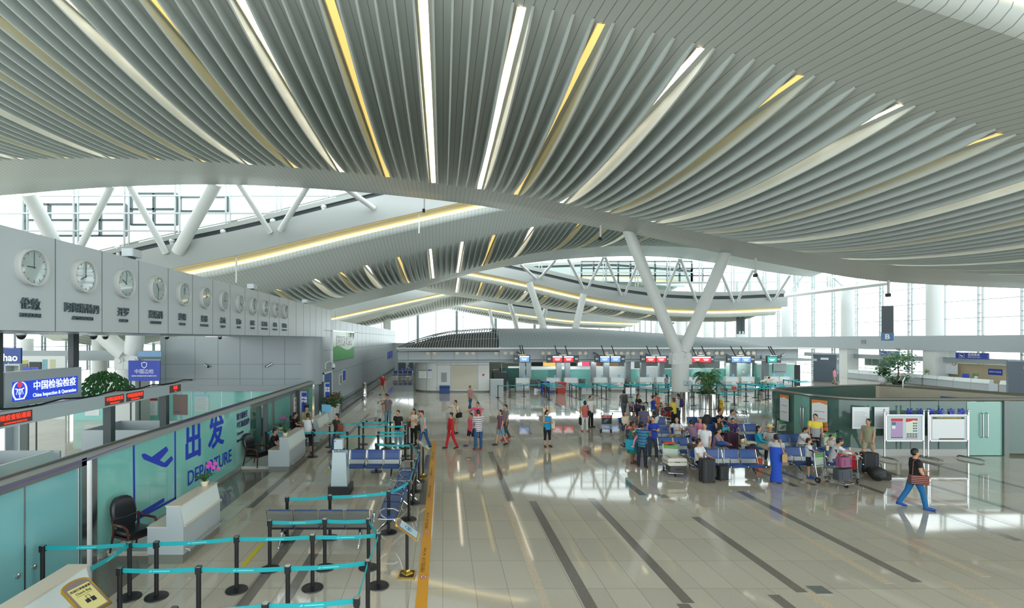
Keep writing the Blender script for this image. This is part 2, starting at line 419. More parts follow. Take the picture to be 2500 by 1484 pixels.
WARM = M('cove_paint', (226, 216, 176), .5)
LEDW = M('cove_led', (255, 240, 200), .4, emit=(255, 230, 170), strength=3.0)
def make_fascia(R, name, ft=2.2, fb=.3, x0=None, x1=None, led=True, step=1.5):
    """white edge beam, lit cove behind it and a dark plate for the unlit roof void above it"""
    y0 = R.keys[0][0]; x0 = R.x0 if x0 is None else x0; x1 = R.x1 if x1 is None else x1
    n = int((x1 - x0) / step); b = MB(FASC); cv = MB(WARM); ld = MB(LEDW); g = MB(DARK); rows = []; rc = []; rl = []; rg = []; rs = []
    for i in range(n + 1):
        x = x0 + (x1 - x0) * i / n; z = R.z(x, y0)
        rows.append([(x, y0 - 1.7, z + fb), (x, y0 - 1.85, z + fb), (x, y0 - 1.85, z + ft), (x, y0 - 1.65, z + ft), (x, y0 - 1.65, z + fb + .05)])
        rc.append([(x, y0 - 1.7, z + fb), (x, y0 - 1.3, z + fb + .16), (x, y0 - .85, z + fb + .12), (x, y0 - .5, z + .14), (x, y0 - .40, z + .02)])
        rl.append([(x, y0 - .44, z - .02), (x, y0 - .52, z - .02), (x, y0 - .54, z + .04), (x, y0 - .47, z + .05)])
        rg.append([(x, y0 - 1.65, z + ft - .5), (x, y0 - 1.2, z + ft + .1), (x, y0 - 1.2, z + ft + .55), (x, y0 - .9, z + ft + .6)])
        rs.append([(x, y0 - 1.3, z + ft + .45), (x, y0 - 1.45, z + ft + .45), (x, y0 - 1.45, z + ft + .8), (x, y0 - 1.3, z + ft + .8), (x, y0 - 1.3, z + ft + 1.0), (x, y0 - .9, z + ft + 1.05)])
    b.grid(rows); o = tag(struct(b.build(name)))
    cv.grid(rc); cv.build('cove', o)
    if led: ld.grid(rl); ld.build('cove_light', o)
    g.grid(rg); g.build('void_shade_plate', o)  # dark plate stands in for the shade of the open roof void
    g2 = MB(M('gutter_beam', (150, 156, 150), .5)); g2.grid(rs); g2.build('gutter_beam', o)
    return o
make_fascia(R1, 'trim_1', x0=-20, x1=54)
make_fascia(R2, 'trim_2'); make_fascia(R3, 'trim_3', 1.65, .35); make_fascia(R4, 'trim_4', 1.9, .3); make_fascia(R5, 'trim_5', 1.8, .3)

# strip lights sunk between the fins
LAMP_HOT = M('lamp_hot', (255, 245, 225), .4, emit=(255, 240, 215), strength=2.6)
LAMP_YEL = M('lamp_yellow', (250, 225, 140), .4, emit=(246, 214, 124), strength=.8)
LAMP_SPOT = M('lamp_spot', (255, 250, 240), .4, emit=(255, 248, 235), strength=9)
TROUGH = M('light_trough', (225, 214, 190), .4)
def strip_light(R, x, hot, label, group, half=.13, lamps=True, drop=.03):
    y1, y2 = R.keys[1][0], R.keys[2][0]
    t = thing('strip_light', label, 'ceiling light', (x, (y1 + y2) / 2, R.z(x, (y1 + y2) / 2)), 0, group)
    ox, oy, oz = t.location
    n = 16; h = MB(TROUGH); d = MB(LAMP_HOT if hot else LAMP_YEL); r1 = []; r2 = []
    for k in range(n + 1):
        y = y1 + .15 + (y2 - y1 - .3) * k / n; z = R.z(x, y) - oz; yy = y - oy
        r1.append([(-half - .03, yy, z - drop), (-half - .03, yy, z + .01), (half + .03, yy, z + .01), (half + .03, yy, z - drop)])
        r2.append([(-half, yy, z - drop + .01), (half, yy, z - drop + .01)])
    h.grid(r1); h.build('trough', t); d.grid(r2); d.build('diffuser', t)
    if lamps:
        for k in range(8):
            y = y1 + 1.0 + (y2 - y1 - 2) * k / 7; z = R.z(x, y) - oz
            l = MB(LAMP_SPOT if hot else LAMP_YEL); l.lathe([(.05, 0), (.1, -.05), (.1, -.09)], (0, y - oy, z - drop + .1), 10); l.build('lamp', t)
k = 0
pos = [2.0 + 2.75 * i for i in range(-12, 17)]
nl = len(pos)
hotset = {0, -1, 2, 4, 6, 8, 9, 11, 13, -3, -5, -8, -10}
for i, x in zip(range(-12, 17), pos):
    j = i + 12
    side = f'{ORD[j] if j < 20 else str(j + 1) + "th"} from the left'
    kind = 'bright white-hot' if i in hotset else 'dim yellow'
    strip_light(R1, round(x / PITCH) * PITCH, i in hotset, f'{kind} light strip between fins of the large near ceiling, {side}', 'strip lights of the near ceiling')
for j, (x, hot) in enumerate([(-14.8, 0), (-11.2, 1), (-9, 0), (-6.8, 1), (-4.1, 0), (-1.1, 1), (1.75, 1), (4.6, 0), (7.85, 1), (12.3, 0), (15.2, 0), (17.8, 1), (20.8, 0)]):
    strip_light(R2, round(x / PITCH) * PITCH, hot, f'{"bright" if hot else "dim yellow"} light strip in the second ceiling behind the gap, {ORD[j]} from the left', 'strip lights of the second ceiling', lamps=False)
for j, (x, hot) in enumerate([(2.5, 1), (5.6, 0), (8.4, 0), (11.5, 1), (14.8, 0), (18, 0), (21.5, 1), (25, 1), (29, 1), (33, 0), (37, 1)]):
    strip_light(R3, round(x / PITCH) * PITCH, hot, f'{"bright" if hot else "dim yellow"} light strip in the third, farther ceiling, {ORD[j]} from the left', 'strip lights of the third ceiling', lamps=False)

# ---------------------------------------------------------------- clerestory glazing and raking struts between the roofs
MULL = M('mullion_grey', (176, 182, 182), .4)
MULLD = M('mullion_dark', (84, 96, 98), .4)
def clerestory(name, y, xs, zbot, ztop, dz, pane=True, mat=MULL, r=.09):
    b = MB(mat)
    for x in xs:
        b.box(x - .22, x - .22 + r, y - .05, y + .1, zbot(x), ztop(x)); b.box(x + .22 - r, x + .22, y - .05, y + .1, zbot(x), ztop(x))
    z = 0.
    zlo = min(zbot(x) for x in xs); zhi = max(ztop(x) for x in xs); z = zlo
    while z < zhi:
        for i in range(len(xs) - 1):
            xa, xb = xs[i], xs[i + 1]
            if zbot(xa) < z < ztop(xa) and zbot(xb) < z < ztop(xb): b.box(xa, xb, y - .06, y + .1, z - .06, z + .06)
        z += dz
    o = struct(b.build(name))
    if pane:
        g = MB(CLEAR)
        for i in range(len(xs) - 1):
            xa, xb = xs[i], xs[i + 1]; g.quad((xa, y, zbot(xa)), (xb, y, zbot(xb)), (xb, y, ztop(xb)), (xa, y, ztop(xa)))
        g.build('pane', o)
    return o
xs = [-36 + 3.9 * i for i in range(13)]
zb1 = lambda x: R2.z(x, 40) + 2.9; zt1 = lambda x: max(R1.z(x, 35) + 1.3, zb1(x) + .2)
clerestory('window_1', 38.7, xs, zb1, zt1, 1.35)
# open louvre frames standing in the near glazing
b = MB(MULLD)
def louv(px0, py0, px1, py1, nx, nz, Y):
    x0, _, z0 = P(px0, py1, Y); x1, _, z1 = P(px1, py0, Y)
    for i in range(nx + 1): x = x0 + (x1 - x0) * i / nx; b.box(x - .08, x + .08, Y, Y + .25, z0, z1)
    for i in range(nz + 1): z = z0 + (z1 - z0) * i / nz; b.box(x0, x1, Y, Y + .25, z - .07, z + .07)
louv(55, 498, 305, 575, 4, 2, 39.2); louv(318, 472, 430, 548, 2, 2, 39.2); louv(438, 480, 555, 515, 2, 1, 39.2)
b.build('louvre_frame', bpy.data.objects['window_1'])
# second clerestory
xs = [-4 + 4.2 * i for i in range(14)]
zb2 = lambda x: R3.z(x, 67) + 2.7; zt2 = lambda x: max(R2.z(x, 61.5) + 1.2, zb2(x) + .2)
clerestory('window_2', 66.0, xs, zb2, zt2, 1.25)
b = MB(MULLD); louv(1420, 638, 1690, 690, 9, 3, 66.3); louv(1690, 655, 1742, 690, 2, 2, 66.3); b.build('louvre_frame', bpy.data.objects['window_2'])
zb3 = lambda x: R5.z(x, 117) + 2.4; zt3 = lambda x: max(R4.z(x, 112) + .6, zb3(x) + .2)
xs = [4 + 6 * i for i in range(9)]; clerestory('window_3', 116, xs, zb3, zt3, 2)
zb4 = lambda x: R4.z(x, 92) + 2.3; zt4 = lambda x: max(R3.z(x, 87) + .6, zb4(x) + .2)
xs = [-28 + 5 * i for i in range(7)]; clerestory('window_4', 91, xs, zb4, zt4, 2)

def strut(p0, p1, r, label, grp):
    mid = Vector(p0)
    b = MB(WHITE); b.tube([Vector(p0) - mid, Vector(p1) - mid], r, 14)
    o = b.build('roof_strut', smooth=True, loc=mid)
    return tag(o, label, 'strut', grp)
S1 = [((70, 472), (132, 592), .5), ((272, 452), (197, 602), .25), ((315, 450), (405, 618), .24), ((528, 445), (434, 615), .45), ((582, 446), (660, 568), .2), ((752, 452), (684, 562), .22), ((845, 460), (912, 508), .2)]
for j, (t, bt, r) in enumerate(S1):
    strut(P(*bt, 38.05), P(*t, 35.6), r, f'{"thick" if r > .4 else "slim"} white raking strut in the upper left window band, {ORD[j]} from the left', 'raking struts of the near window band')
bn = [1313, 1430, 1521, 1615, 1705, 1795, 1885]
j = 0
for i, px in enumerate(bn):
    for d in (-1, 1):
        xb = (px - PX) * 65.4 / F; zb = R3.z(xb, 67) + 1.6
        xt = (px + d * 44 - PX) * 62 / F; zt = R2.z(xt, 61.5) + .1
        if zt - zb < .6: continue
        strut((xb + d * .15, 65.4, zb - .5), (xt, 62, zt), .17, f'slim white strut in the far window band right of centre, {ORD[j] if j < 20 else j} from the left', 'raking struts of the far window band'); j += 1
# stub posts with ball heads along the near edge beam
for j, (px, py) in enumerate([(289, 606), (420, 588), (545, 566), (666, 540), (790, 505)]):
    x, y, z = P(px, py, 38.75)
    b = MB(WHITE); b.tube([(0, 0, -.9), (0, 0, 0)], .16, 10); b.ell((0, 0, .02), .24, 10, 6)
    b.tube([(0, .1, -.1), (2.2, .5, -.05)], .1, 8); b.tube([(0, .1, -.1), (-1.2, .5, -.9)], .1, 8)
    tag(b.build('truss_node', smooth=True, loc=(x, y, z)), f'white ball-headed truss post on the sloping edge beam, {ORD[j]} from the left', 'truss post', 'truss posts on the sloping beam')
# ---------------------------------------------------------------- Y columns
def ycolumn(x, y, r, zf, arms, label, grp=None, shoe=1.15, ra=.36):
    t = thing('branching_column', label, 'column', (x, y, 0), 0, grp)
    b = MB(WHITE); b.lathe([(r, shoe), (r, zf - 1.0), (r * 1.03, zf - 1.0), (r * 1.03, zf - .92)], n=32); b.build('shaft', t, True)
    if shoe > 0: b = MB(CHROME); b.lathe([(r * 1.04, 0), (r * 1.04, shoe)], n=32); b.build('metal_sleeve', t, True)
    for (tx, ty, tz) in arms:
        d = Vector((tx - x, ty - y, tz - zf)); s = Vector((.18 * math.copysign(1, tx - x), 0, zf - .1))
        b = MB(WHITE); b.tube([s, s + d * .12, (tx - x, ty - y, tz)], [ra * 1.08, ra * 1.08, ra], 22); b.build('arm', t, True)
    b = MB(WHITE)
    for sx in (-1, 1):                                     # cast joint: cheek plates and pin
        pts = [(sx * .42 + .25 * math.cos(a) * 1.0, -.3, zf - .45 + .34 * math.sin(a)) for a in [PI * i / 8 for i in range(9)]] + [(sx * .42 - .25, -.3, zf - .95), (sx * .42 + .25, -.3, zf - .95)]
        b.prism(pts, (0, .6, 0)); b.tube([(sx * .42, -.36, zf - .45), (sx * .42, .36, zf - .45)], .15, 16)
    b.box(-.5, .5, -.28, .28, zf - .95, zf - .5)
    b.box(-.36, .36, -.22, .22, zf - .55, zf + .05)
    b.build('joint', t)
    return t
c = ycolumn(16.4, 34.8, .55, 3.98, [P(1532, 560, 34.8), P(1773, 617, 34.8)], 'large white Y-shaped column standing beside the palm planter')
pl = MB(M('column_notice', (176, 200, 208), .4)); pl.box(-.05, .5, -.56, -.545, 1.55, 1.95); pl.m(BLUE_LET); pl.box(.2, .26, -.565, -.56, 1.75, 1.8); pl.build('notice', c)
text('<', .22, BLUE_LET, c, frame((.25, -.567, 1.8), (1, 0, 0), (0, 0, 1))); text('办理乘机手续', .06, BLUE_LET, c, frame((.22, -.567, 1.62), (1, 0, 0), (0, 0, 1)))
ycolumn(-17.6, 28.3, .62, 4.0, [P(232, 800, 28.3), P(332, 800, 28.3)], 'white Y-shaped column behind the clock wall in the left hall', shoe=0, ra=.45)
# far columns behind the check-in canopy
for j, (pb, pt) in enumerate([((1345, 806), (1292, 690)), ((1392, 806), (1425, 718)), ((1273, 806), (1243, 735)), ((1312, 806), (1332, 752)), ((1212, 806), (1195, 755)), ((1255, 806), (1262, 770))]):
    Y = 64.5 if j < 2 else (88 if j < 4 else 114)
    b = MB(WHITE); b.tube([(0, 0, -2.5), Vector(P(*pt, Y)) - Vector(P(*pb, Y))], .42 if j < 2 else .36, 14)
    tag(b.build('raking_column', smooth=True, loc=P(*pb, Y)), f'white raking column arm rising behind the canopy ridge, {ORD[[3, 5, 1, 4, 0, 2][j] if False else j]} by nearness', 'column', 'raking columns behind the canopy')
# ---------------------------------------------------------------- right hand glazed wall
b = MB(PANEL); b.box(49.2, 50.4, 8, 150, 3.6, 5.1); b.box(50.4, 52.2, 8, 150, 4.9, 5.08); b.box(50.4, 52.2, 8, 150, 3.62, 3.8)
struct(b.build('wall_right'))
b = MB(PANEL); b.box(50.2, 50.6, 40, 70, 2.45, 2.95); struct(b.build('trim_6'))
def glazed(name, x, y0, y1, z0, z1, dy, dz, mat=MULL):
    b = MB(mat); y = y0
    while y <= y1 + .01:
        b.box(x - .1, x + .1, y - .25, y - .17, z0, z1); b.box(x - .1, x + .1, y + .17, y + .25, z0, z1)
        for k in range(int((z1 - z0) / (dz / 2))): b.box(x - .06, x + .06, y - .2, y + .2, z0 + (k + .5) * dz / 2, z0 + (k + .5) * dz / 2 + .08)
        y += dy
    z = z0
    while z < z1: b.box(x - .04, x + .04, y0, y1, z - .035, z + .035); z += dz
    o = struct(b.build(name)); g = MB(CLEAR); g.quad((x, y0, z0), (x, y1, z0), (x, y1, z1), (x, y0, z1)); g.build('pane', o); return o
glazed('window_5', 52, 12, 150, 5.1, 15, 3.67, 1.74)
glazed('window_6', 52, 12, 150, 0, 3.6, 3.67, 1.2)
for j, y in enumerate([51.2, 62.2, 73.2, 84.2, 95.2, 106.2, 117.2]):
    t = thing('round_column', f'white round column on the window ledge of the right wall, {ORD[j]} from the right', 'column', (50, y, 5.1), 0, 'columns of the right wall')
    zt = [R1, R2, R2, R3, R4, R4, R5][j]
    top = [11.0, 13.2, 9.0, 8.6, 9, 9, 8.3][j] - 5.1
    b = MB(WHITE); b.lathe([(.68, 0), (.68, top)], n=28); b.build('shaft', t, True)
    b = MB(WHITE); b.box(49.4, 50.8, y - .65, y + .65, 0, 3.6)
    struct(b.build(f'trim_{20 + j}'))
b = MB(WHITE); b.tube([P(1920, 722, 68), P(2170, 690, 55)], .3, 6); b.tube([P(1925, 718, 68), P(1965, 665, 66)], .2, 8); b.tube([P(2035, 676, 61), P(2062, 700, 61)], .2, 8); b.tube([P(2072, 700, 61), P(2092, 684, 61)], .2, 8)
struct(b.build('trim_8'))
b = MB(PANEL); b.box(-9, 1, 75, 75.3, 0, 4.2); struct(b.build('wall_far'))
for q in range(4): b = MB(M('door_dark', (60, 72, 78), .4)); b.box(-6.6 + 1.6 * q, -5.5 + 1.6 * q, 74.9, 74.99, 0, 1.9); struct(b.build(f'door_{q + 1}'))
# far end: open glazing with slim posts
b = MB(MULLD)
for px in (1020, 1115, 1210, 1305): x = P(px, 700, 148)[0]; b.box(x - .35, x + .35, 147.7, 148.3, 0, 16)
for x in range(-34, 54, 8): b.box(x - .08, x + .08, 147.9, 148.1, 0, 16)
for z in (11.2, 12.6, 14): b.box(-1, 9, 147.9, 148.1, z, z + .12)
o = struct(b.build('window_7')); g = MB(CLEAR); g.quad((-34, 148, 0), (54, 148, 0), (54, 148, 16), (-34, 148, 16)); g.build('pane', o)
b = MB(WHITE); x, _, z = P(945, 760, 100); b.lathe([(.75, 0), (.75, 12)], (x, 100, 0), 20); tag(b.build('far_column', smooth=True), 'grey column beyond the end of the left wall', 'column')
# left outer glazing, seen under and over the clock wall
glazed('window_8', -45, 10, 90, .9, 15, 3.6, 1.5, MULLD)
b = MB(MULLD); y = 75
for i in range(12): b.box(-45 + i * 3.1, -44.8 + i * 3.1, y, y + .2, 0, 4.6)
for z in (2.8, 4.0): b.box(-45, -8, y, y + .2, z, z + .1)
o = struct(b.build('window_9')); g = MB(CLEAR); g.quad((-45, y + .1, 0), (-8, y + .1, 0), (-8, y + .1, 4.6), (-45, y + .1, 4.6)); g.build('pane', o)
b = MB(PANEL); b.box(-45, -16, 33, 33.4, 3.35, 4.0); struct(b.build('trim_9'))
# ---------------------------------------------------------------- left walls
def panel_lines(b, pts): pass
LINE = M('panel_joint', (110, 120, 122), .6)
WX = -7.3
b = MB(BAND); b.box(WX - .4, WX, 6.89, 32.9, 4.9, 6.64)
wall = struct(b.build('wall_left')); j = MB(LINE)
for i in range(21): j.box(WX - .01, WX + .003, 8.19 + 1.3 * i - .012, 8.19 + 1.3 * i + .012, 4.9, 6.64)
j.build('panel_joint', wall)
b = MB(PANEL); b.box(-12.5, WX - .1, 6, 29.6, 4.9, 5.1); struct(b.build('ceiling_soffit')); bpy.data.objects['ceiling_soffit'].name = 'trim_10'
# end wall facing the hall, rounded into the long wall
b = MB(PANEL); pts = [(-16.6, 29.6)] + [(WX - 1.0 + 1.0 * math.sin(a), 30.6 - 1.0 * math.cos(a)) for a in [PI / 2 * i / 8 for i in range(9)]] + [(WX, 31.5), (WX - .5, 31.5), (WX - .5, 30.9), (WX - 1.2, 30.0), (-16.6, 30.0)]
b.prism([(x, y, 1.45) for x, y in pts], (0, 0, 3.45 + 1.13)) if False else None
b.prism([(x, y, 2.05) for x, y in pts], (0, 0, 4.9 - 2.05))
wb = struct(b.build('wall_back', smooth=True)); j = MB(LINE)
for px in (404, 476, 532, 586, 641, 695): x = P(px, 0, 29.6)[0]; j.box(x - .012, x + .012, 29.597, 29.61, 2.05, 4.9)
for z in (3.28, 2.42): j.box(-16.6, -8.3, 29.597, 29.61, z - .012, z + .012)
j.build('panel_joint', wb)
b = MB(PANEL); b.box(-16.6, -8.6, 29.5, 30.1, 1.7, 2.05); struct(b.build('trim_11'))
b = MB(PANEL); b.box(WX - .5, WX, 31.5, 78, 0, 4.9); b.box(WX - .5, WX, 30.6, 31.5, 0, 2.05); b.box(WX - .5, WX, 32.9, 78, 4.9, 6.05)
wl2 = struct(b.build('wall_left_far')); wl2.name = 'wall_left_2'; j = MB(LINE)
for i in range(18): j.box(WX - .01, WX + .003, 33.5 + 2.4 * i - .014, 33.5 + 2.4 * i + .014, 4.0, 6.05)
for z in (2.55, 4.05, 5.3): j.box(WX - .01, WX + .003, 31, 78, z - .014, z + .014)
j.build('panel_joint', wl2)
b = MB(M('skirting_steel', (120, 130, 132), .3, .6)); b.box(WX, WX + .12, 36, 77, 0, .3); b.box(WX, WX + .16, 36, 77, .42, .52); struct(b.build('baseboard_left'))
# ================================================================= LEFT SIDE: clock wall, glass departure wall, desks
CX = WX + .0
YW = frame
def wall_frame(y, z, x=WX + .012): return frame((x, y, z), (0, 1, 0), (0, 0, 1))   # plane facing +X, text runs along +Y
CLOCKFACE = M('clock_face', (158, 172, 170), .04, spec=.7, coat=.8)
cities = [('伦敦', 'LONDON', 9, 0), ('阿姆斯特丹', 'AMSTERDAM', 8, 0), ('开罗', 'CAIRO', 10, 1), ('莫斯科', 'MOSCOW', 11, 31), ('迪拜', 'DUBAI', 11.6, 1), ('曼谷', 'BANGKOK', 2, 0),
          ('北京', 'BEIJING', 3, 0), ('首尔', 'SEOUL', 4, 0), ('悉尼', 'SYDNEY', 5, 0), ('惠灵顿', 'WELLINGTON', 7, 0), ('纽约', 'NEW YORK', 3, 0), ('洛杉矶', 'LOS ANGELES', 12, 0)]
LETGREY = M('metal_lettering', (92, 106, 112), .35, .5)
for i, (cn, en, hh, mm) in enumerate(cities):
    y = 8.93 + 1.3 * i if i else 8.9
    if i: y = 8.19 + 1.3 * (i + .5) + .05
    z = 6.02
    t = thing('wall_clock', f'round white wall clock above the name {en.title()}, {ORD[i]} clock from the left', 'clock', (WX, y, z), 0, 'world clocks on the wall')
    b = MB(M('clock_case', (184, 186, 184), .35)); b.T = Matrix.Rotation(PI / 2, 4, 'Y')
    b.lathe([(.30, 0), (.33, .0), (.335, .09), (.325, .115), (.30, .115), (.295, .07), (.0, .07)], n=36); b.build('case', t, True)
    f = MB(CLOCKFACE); f.T = Matrix.Rotation(PI / 2, 4, 'Y'); f.lathe([(.0, .071), (.297, .071), (.297, .078), (.0, .078)], n=36); f.build('dial', t)
    k = MB(LETGREY)
    for q in range(60):
        a = 2 * PI * q / 60; big = q % 5 == 0
        ca, sa = math.cos(a), math.sin(a); r0, r1, wd = (.23, .275, .006) if big else (.26, .275, .002)
        k.tube([(.081, sa * r0, ca * r0), (.081, sa * r1, ca * r1)], wd, 4)
    k.build('tick_marks', t)
    for nm, ang, ln, wd in (('hour_hand', hh / 12 * 2 * PI, .15, .009), ('minute_hand', mm / 60 * 2 * PI, .24, .006)):
        h = MB(LETGREY); h.tube([(.086, -.03 * math.sin(ang), -.03 * math.cos(ang)), (.086, ln * math.sin(ang), ln * math.cos(ang))], wd, 4); h.build(nm, t)
    cs = .21 if len(cn) < 4 else .2
    s = text(cn, cs, LETGREY, None, wall_frame(0, 0, 0), 'city_name', bold=.002, ext=.018)
    s.location = (WX + .02, y, 5.36); tag(s, f'raised grey Chinese lettering for {en.title()} under its clock', 'lettering', 'city names on the clock wall')
    s = text(en, .1, LETGREY, None, wall_frame(0, 0, 0), 'city_name', bold=.001, ext=.018)
    s.location = (WX + .02, y, 5.17); tag(s, f'small raised lettering reading {en} under its clock', 'lettering', 'city names on the clock wall')
for j, (px, py) in enumerate([(332, 612), (622, 700), (750, 735)]):
    y = 7.3 * F / (PX - px)
    t = thing('floodlight', f'small grey floodlight on top of the clock wall, {ORD[j]} from the left', 'floodlight', (WX - .1, y, 6.64), 0, 'floodlights on the clock wall')
    b = MB(GREYP); b.rbox(-.14, .14, -.2, .2, .06, .24, .05); b.build('housing', t); b = MB(DARK); b.box(-.03, .03, -.1, .1, 0, .08); b.build('bracket', t)
for j, (px, py) in enumerate([(52, 813), (228, 815), (257, 815), (407, 817), (537, 818)]):
    Y = [12.5, 14.5, 18, 22, 26][j]; x = (px - PX) * Y / F
    t = thing('dome_camera', f'black dome camera under the soffit of the clock wall, {ORD[j]} from the left', 'camera', (x, Y, 4.9), 0, 'dome cameras under the soffit')
    b = MB(WHITE); b.lathe([(.11, -.05), (.11, 0)], n=16); b.build('mount', t, True); b = MB(BLACK); b.ell((0, 0, -.05), (.1, .1, .11)); b.build('dome', t, True)
# surveillance cameras on the end wall
def bullet_camera(loc, rz, pitch, label, group=None, s=1.):
    t = thing('bullet_camera', label, 'camera', loc, rz, group)
    b = MB(STEEL); b.T = Matrix.Translation((0, -.18 * s, -.02)) @ Matrix.Rotation(pitch, 4, 'X')
    b.rbox(-.06 * s, .06 * s, -.22 * s, .22 * s, -.06 * s, .06 * s, .05 * s, 'y'); b.build('body', t)
    b = MB(BLACK); b.T = Matrix.Translation((0, -.18 * s, -.02)) @ Matrix.Rotation(pitch, 4, 'X'); b.box(-.05 * s, .05 * s, -.23 * s, -.22 * s, -.05 * s, .05 * s); b.build('lens', t)
    b = MB(GREYP); b.tube([(0, 0, 0), (0, -.1 * s, -.05), (0, -.16 * s, -.03)], .025 * s, 8); b.build('bracket', t); return t
x, _, z = P(500, 891, 29.6); bullet_camera((x, 29.6, z), .9, .35, 'left white bullet camera on the panelled end wall', 'cameras on the end wall')
x, _, z = P(664, 890, 29.6); bullet_camera((x, 29.6, z), -.9, .5, 'right white bullet camera on the panelled end wall', 'cameras on the end wall')
t = thing('dome_camera', 'white dome camera on a curved arm below the green billboard', 'camera', (WX, 31.3, 3.2), 0)
b = MB(WHITE); b.tube([(0, 0, .0), (.15, 0, .16), (.4, 0, .16), (.5, 0, .02)], .035, 8); b.box(0, .04, -.08, .08, -.3, .12); b.build('arm', t); b = MB(WHITE); b.ell((.5, 0, -.12), (.13, .13, .15)); b.build('housing', t, True); b = MB(BLACK); b.ell((.5, 0, -.22), (.09, .09, .09)); b.build('dome', t, True)

# billboard with a green meadow
t = thing('billboard', 'billboard with green hills and leaves on the left wall', 'billboard', (WX, 36.4, 4.4), 0)
y0, y1 = 32.95 - 36.4, 41.2 - 36.4
y0, y1 = 33.1 - 36.4, 41.0 - 36.4
b = MB(STEEL); b.box(0, .08, y0, y1, -1.15, .95); b.build('frame', t)
b = MB(M('billboard_sky', (204, 220, 204), .3)); b.box(.08, .085, y0 + .08, y1 - .08, -1.07, .87); b.build('poster', t)
hill = [(y0 + .08, -1.07)] + [(y1 - .08, -1.07)] + [(y1 - .08 - (y1 - y0 - .16) * i / 24, -.28 + .17 * math.sin(2 * PI * i / 24 + 2.6)) for i in range(25)]
b = MB(M('billboard_green', (52, 150, 60), .4)); b.prism([(.086, y, z) for y, z in hill], (.004, 0, 0)); b.build('hill_print', t)
b = MB(M('billboard_leaf', (92, 160, 84), .4))
for i in range(26):
    yy = y1 - .1 - random.random() ** 1.6 * 3.2; zz = .85; b.prism([(.0875, yy - .09, zz), (.0875, yy + .09, zz), (.0875, yy + .02, zz - .2 - random.random() * .65)], (.003, 0, 0))
b.build('leaf_print', t)
text('携文明同行  与绿色同在'[:11], .62, WHITE_LET, t, frame((.092, (y0 + y1) / 2 + .1, .18), (0, 1, 0), (0, 0, 1)), bold=.035)
text('携文明同行  与绿色同在'[:11], .62, BLACK_LET, t, frame((.0905, (y0 + y1) / 2 + .1, .18), (0, 1, 0), (0, 0, 1)), bold=.06)

# ---------------------------------------------------------------- glass departure wall
DX = -7.42
ALUP = M('wall_cap', (168, 172, 168), .35, .4)
b = MB(ALUP); b.box(DX - .28, DX + .05, 5.5, 28.8, 2.22, 2.36); b.box(DX - .05, DX + .06, 10.9, 28.8, 0, .12)
dw = thing('glass_partition', 'long frosted teal glass wall with blue departure lettering on the left', 'glass wall', (0, 0, 0), 0)
b.build('cap_rail', dw)
b = MB(M('cap_groove', (88, 92, 90), .6)); b.box(DX - .2, DX - .06, 5.5, 28.8, 2.361, 2.366); b.build('cap_groove', dw)
b = MB(STEEL); b.box(DX - .12, DX + .06, 10.28, 10.42, 0, 2.3); b.box(DX - .1, DX + .03, 10.62, 10.78, 0, 2.25); b.box(DX - .1, DX + .06, 8.2, 10.42, 2.15, 2.3); b.build('post', dw)
ys = [10.78, 11.95, 12.75, 13.57, 14.6, 15.75, 16.75, 18.05, 19.42]
for i in range(len(ys) - 1):
    b = MB(TEAL); b.box(DX - .02, DX, ys[i] + .008, ys[i + 1] - .008, .12, 2.22); b.build('glass_panel', dw)
b = MB(M('sign_panel_teal', (150, 206, 196), .15, coat=.3)); b.box(DX + .001, DX + .006, 18.06, 19.4, .2, 2.2); b.build('sign_panel', dw)
DT = lambda y, z: frame((DX + .008, y, z), (0, 1, 0), (0, 0, 1))
text('出', 1.12, BLUE_LET, dw, DT(14.98, 1.65), bold=.03, xs=.95); text('发', 1.1, BLUE_LET, dw, DT(16.5, 1.67), bold=.03, xs=1.05)
text('DEPARTURE', .60, BLUE_LET, dw, DT(16.15, .67), bold=.004, xs=.94)
def WP(px, py): y = 7.41 * F / (PX - px); return (DX + .003, y, HC - (py - PY) * y / F)
def zz(x, y): return (x / 3.674, 1080 + y / 3.674)
ic = MB(BLUE_LET)
fr = [WP(327, 1080), WP(428, 1046), WP(428.7, 1216), WP(329, 1270)]
for a, c in ((0, 1), (1, 2), (2, 3), (3, 0)):
    A = Vector(fr[a]); B = Vector(fr[c]); d = (B - A).normalized(); nrm = Vector((0, -d.z, d.y)) * .035
    ic.prism([A - d * .035 + nrm, B + d * .035 + nrm, B + d * .035 - nrm, A - d * .035 - nrm], (.004, 0, 0))
plane = [(1272, 118), (1278, 102), (1300, 98), (1363, 131), (1494, 33), (1512, 70), (1436, 160), (1476, 182), (1540, 120), (1556, 150), (1502, 216), (1482, 222), (1455, 217), (1292, 152)]
ic.prism([WP(*zz(*p)) for p in plane], (.004, 0, 0)); ic.prism([WP(*zz(*p)) for p in ((1232, 640), (1475, 495), (1475, 532), (1242, 676))], (.004, 0, 0))
ic.build('departure_icon', dw)
PURP = M('lettering_purple', (42, 40, 92), .4)
for txt, z, s, bo in (('前方需接受', 1.93, .25, .01), ('出境检疫查验', 1.62, .25, .01), ('Quarantine', 1.33, .17, .004), ('Inspection Ahead', 1.08, .17, .004)):
    text(txt, s, PURP, dw, DT(18.12 if len(txt) < 40 else 18.7, z), align='LEFT', bold=bo, xs=.8)
b = MB(PURP); b.box(DX + .007, DX + .011, 19.28, 19.34, 1.0, 1.25); b.box(DX + .007, DX + .011, 19.0, 19.34, .95, 1.01); b.build('arrow_mark', dw)
b = MB(M('purple_ribbon', (110, 90, 160), .6)); b.tube([(DX + .06, 5.6, 2.24), (DX + .06, 10, 2.25), (DX + .02, 14, 2.37), (DX - .02, 19, 2.37)], .012, 6); b.build('ribbon', dw)
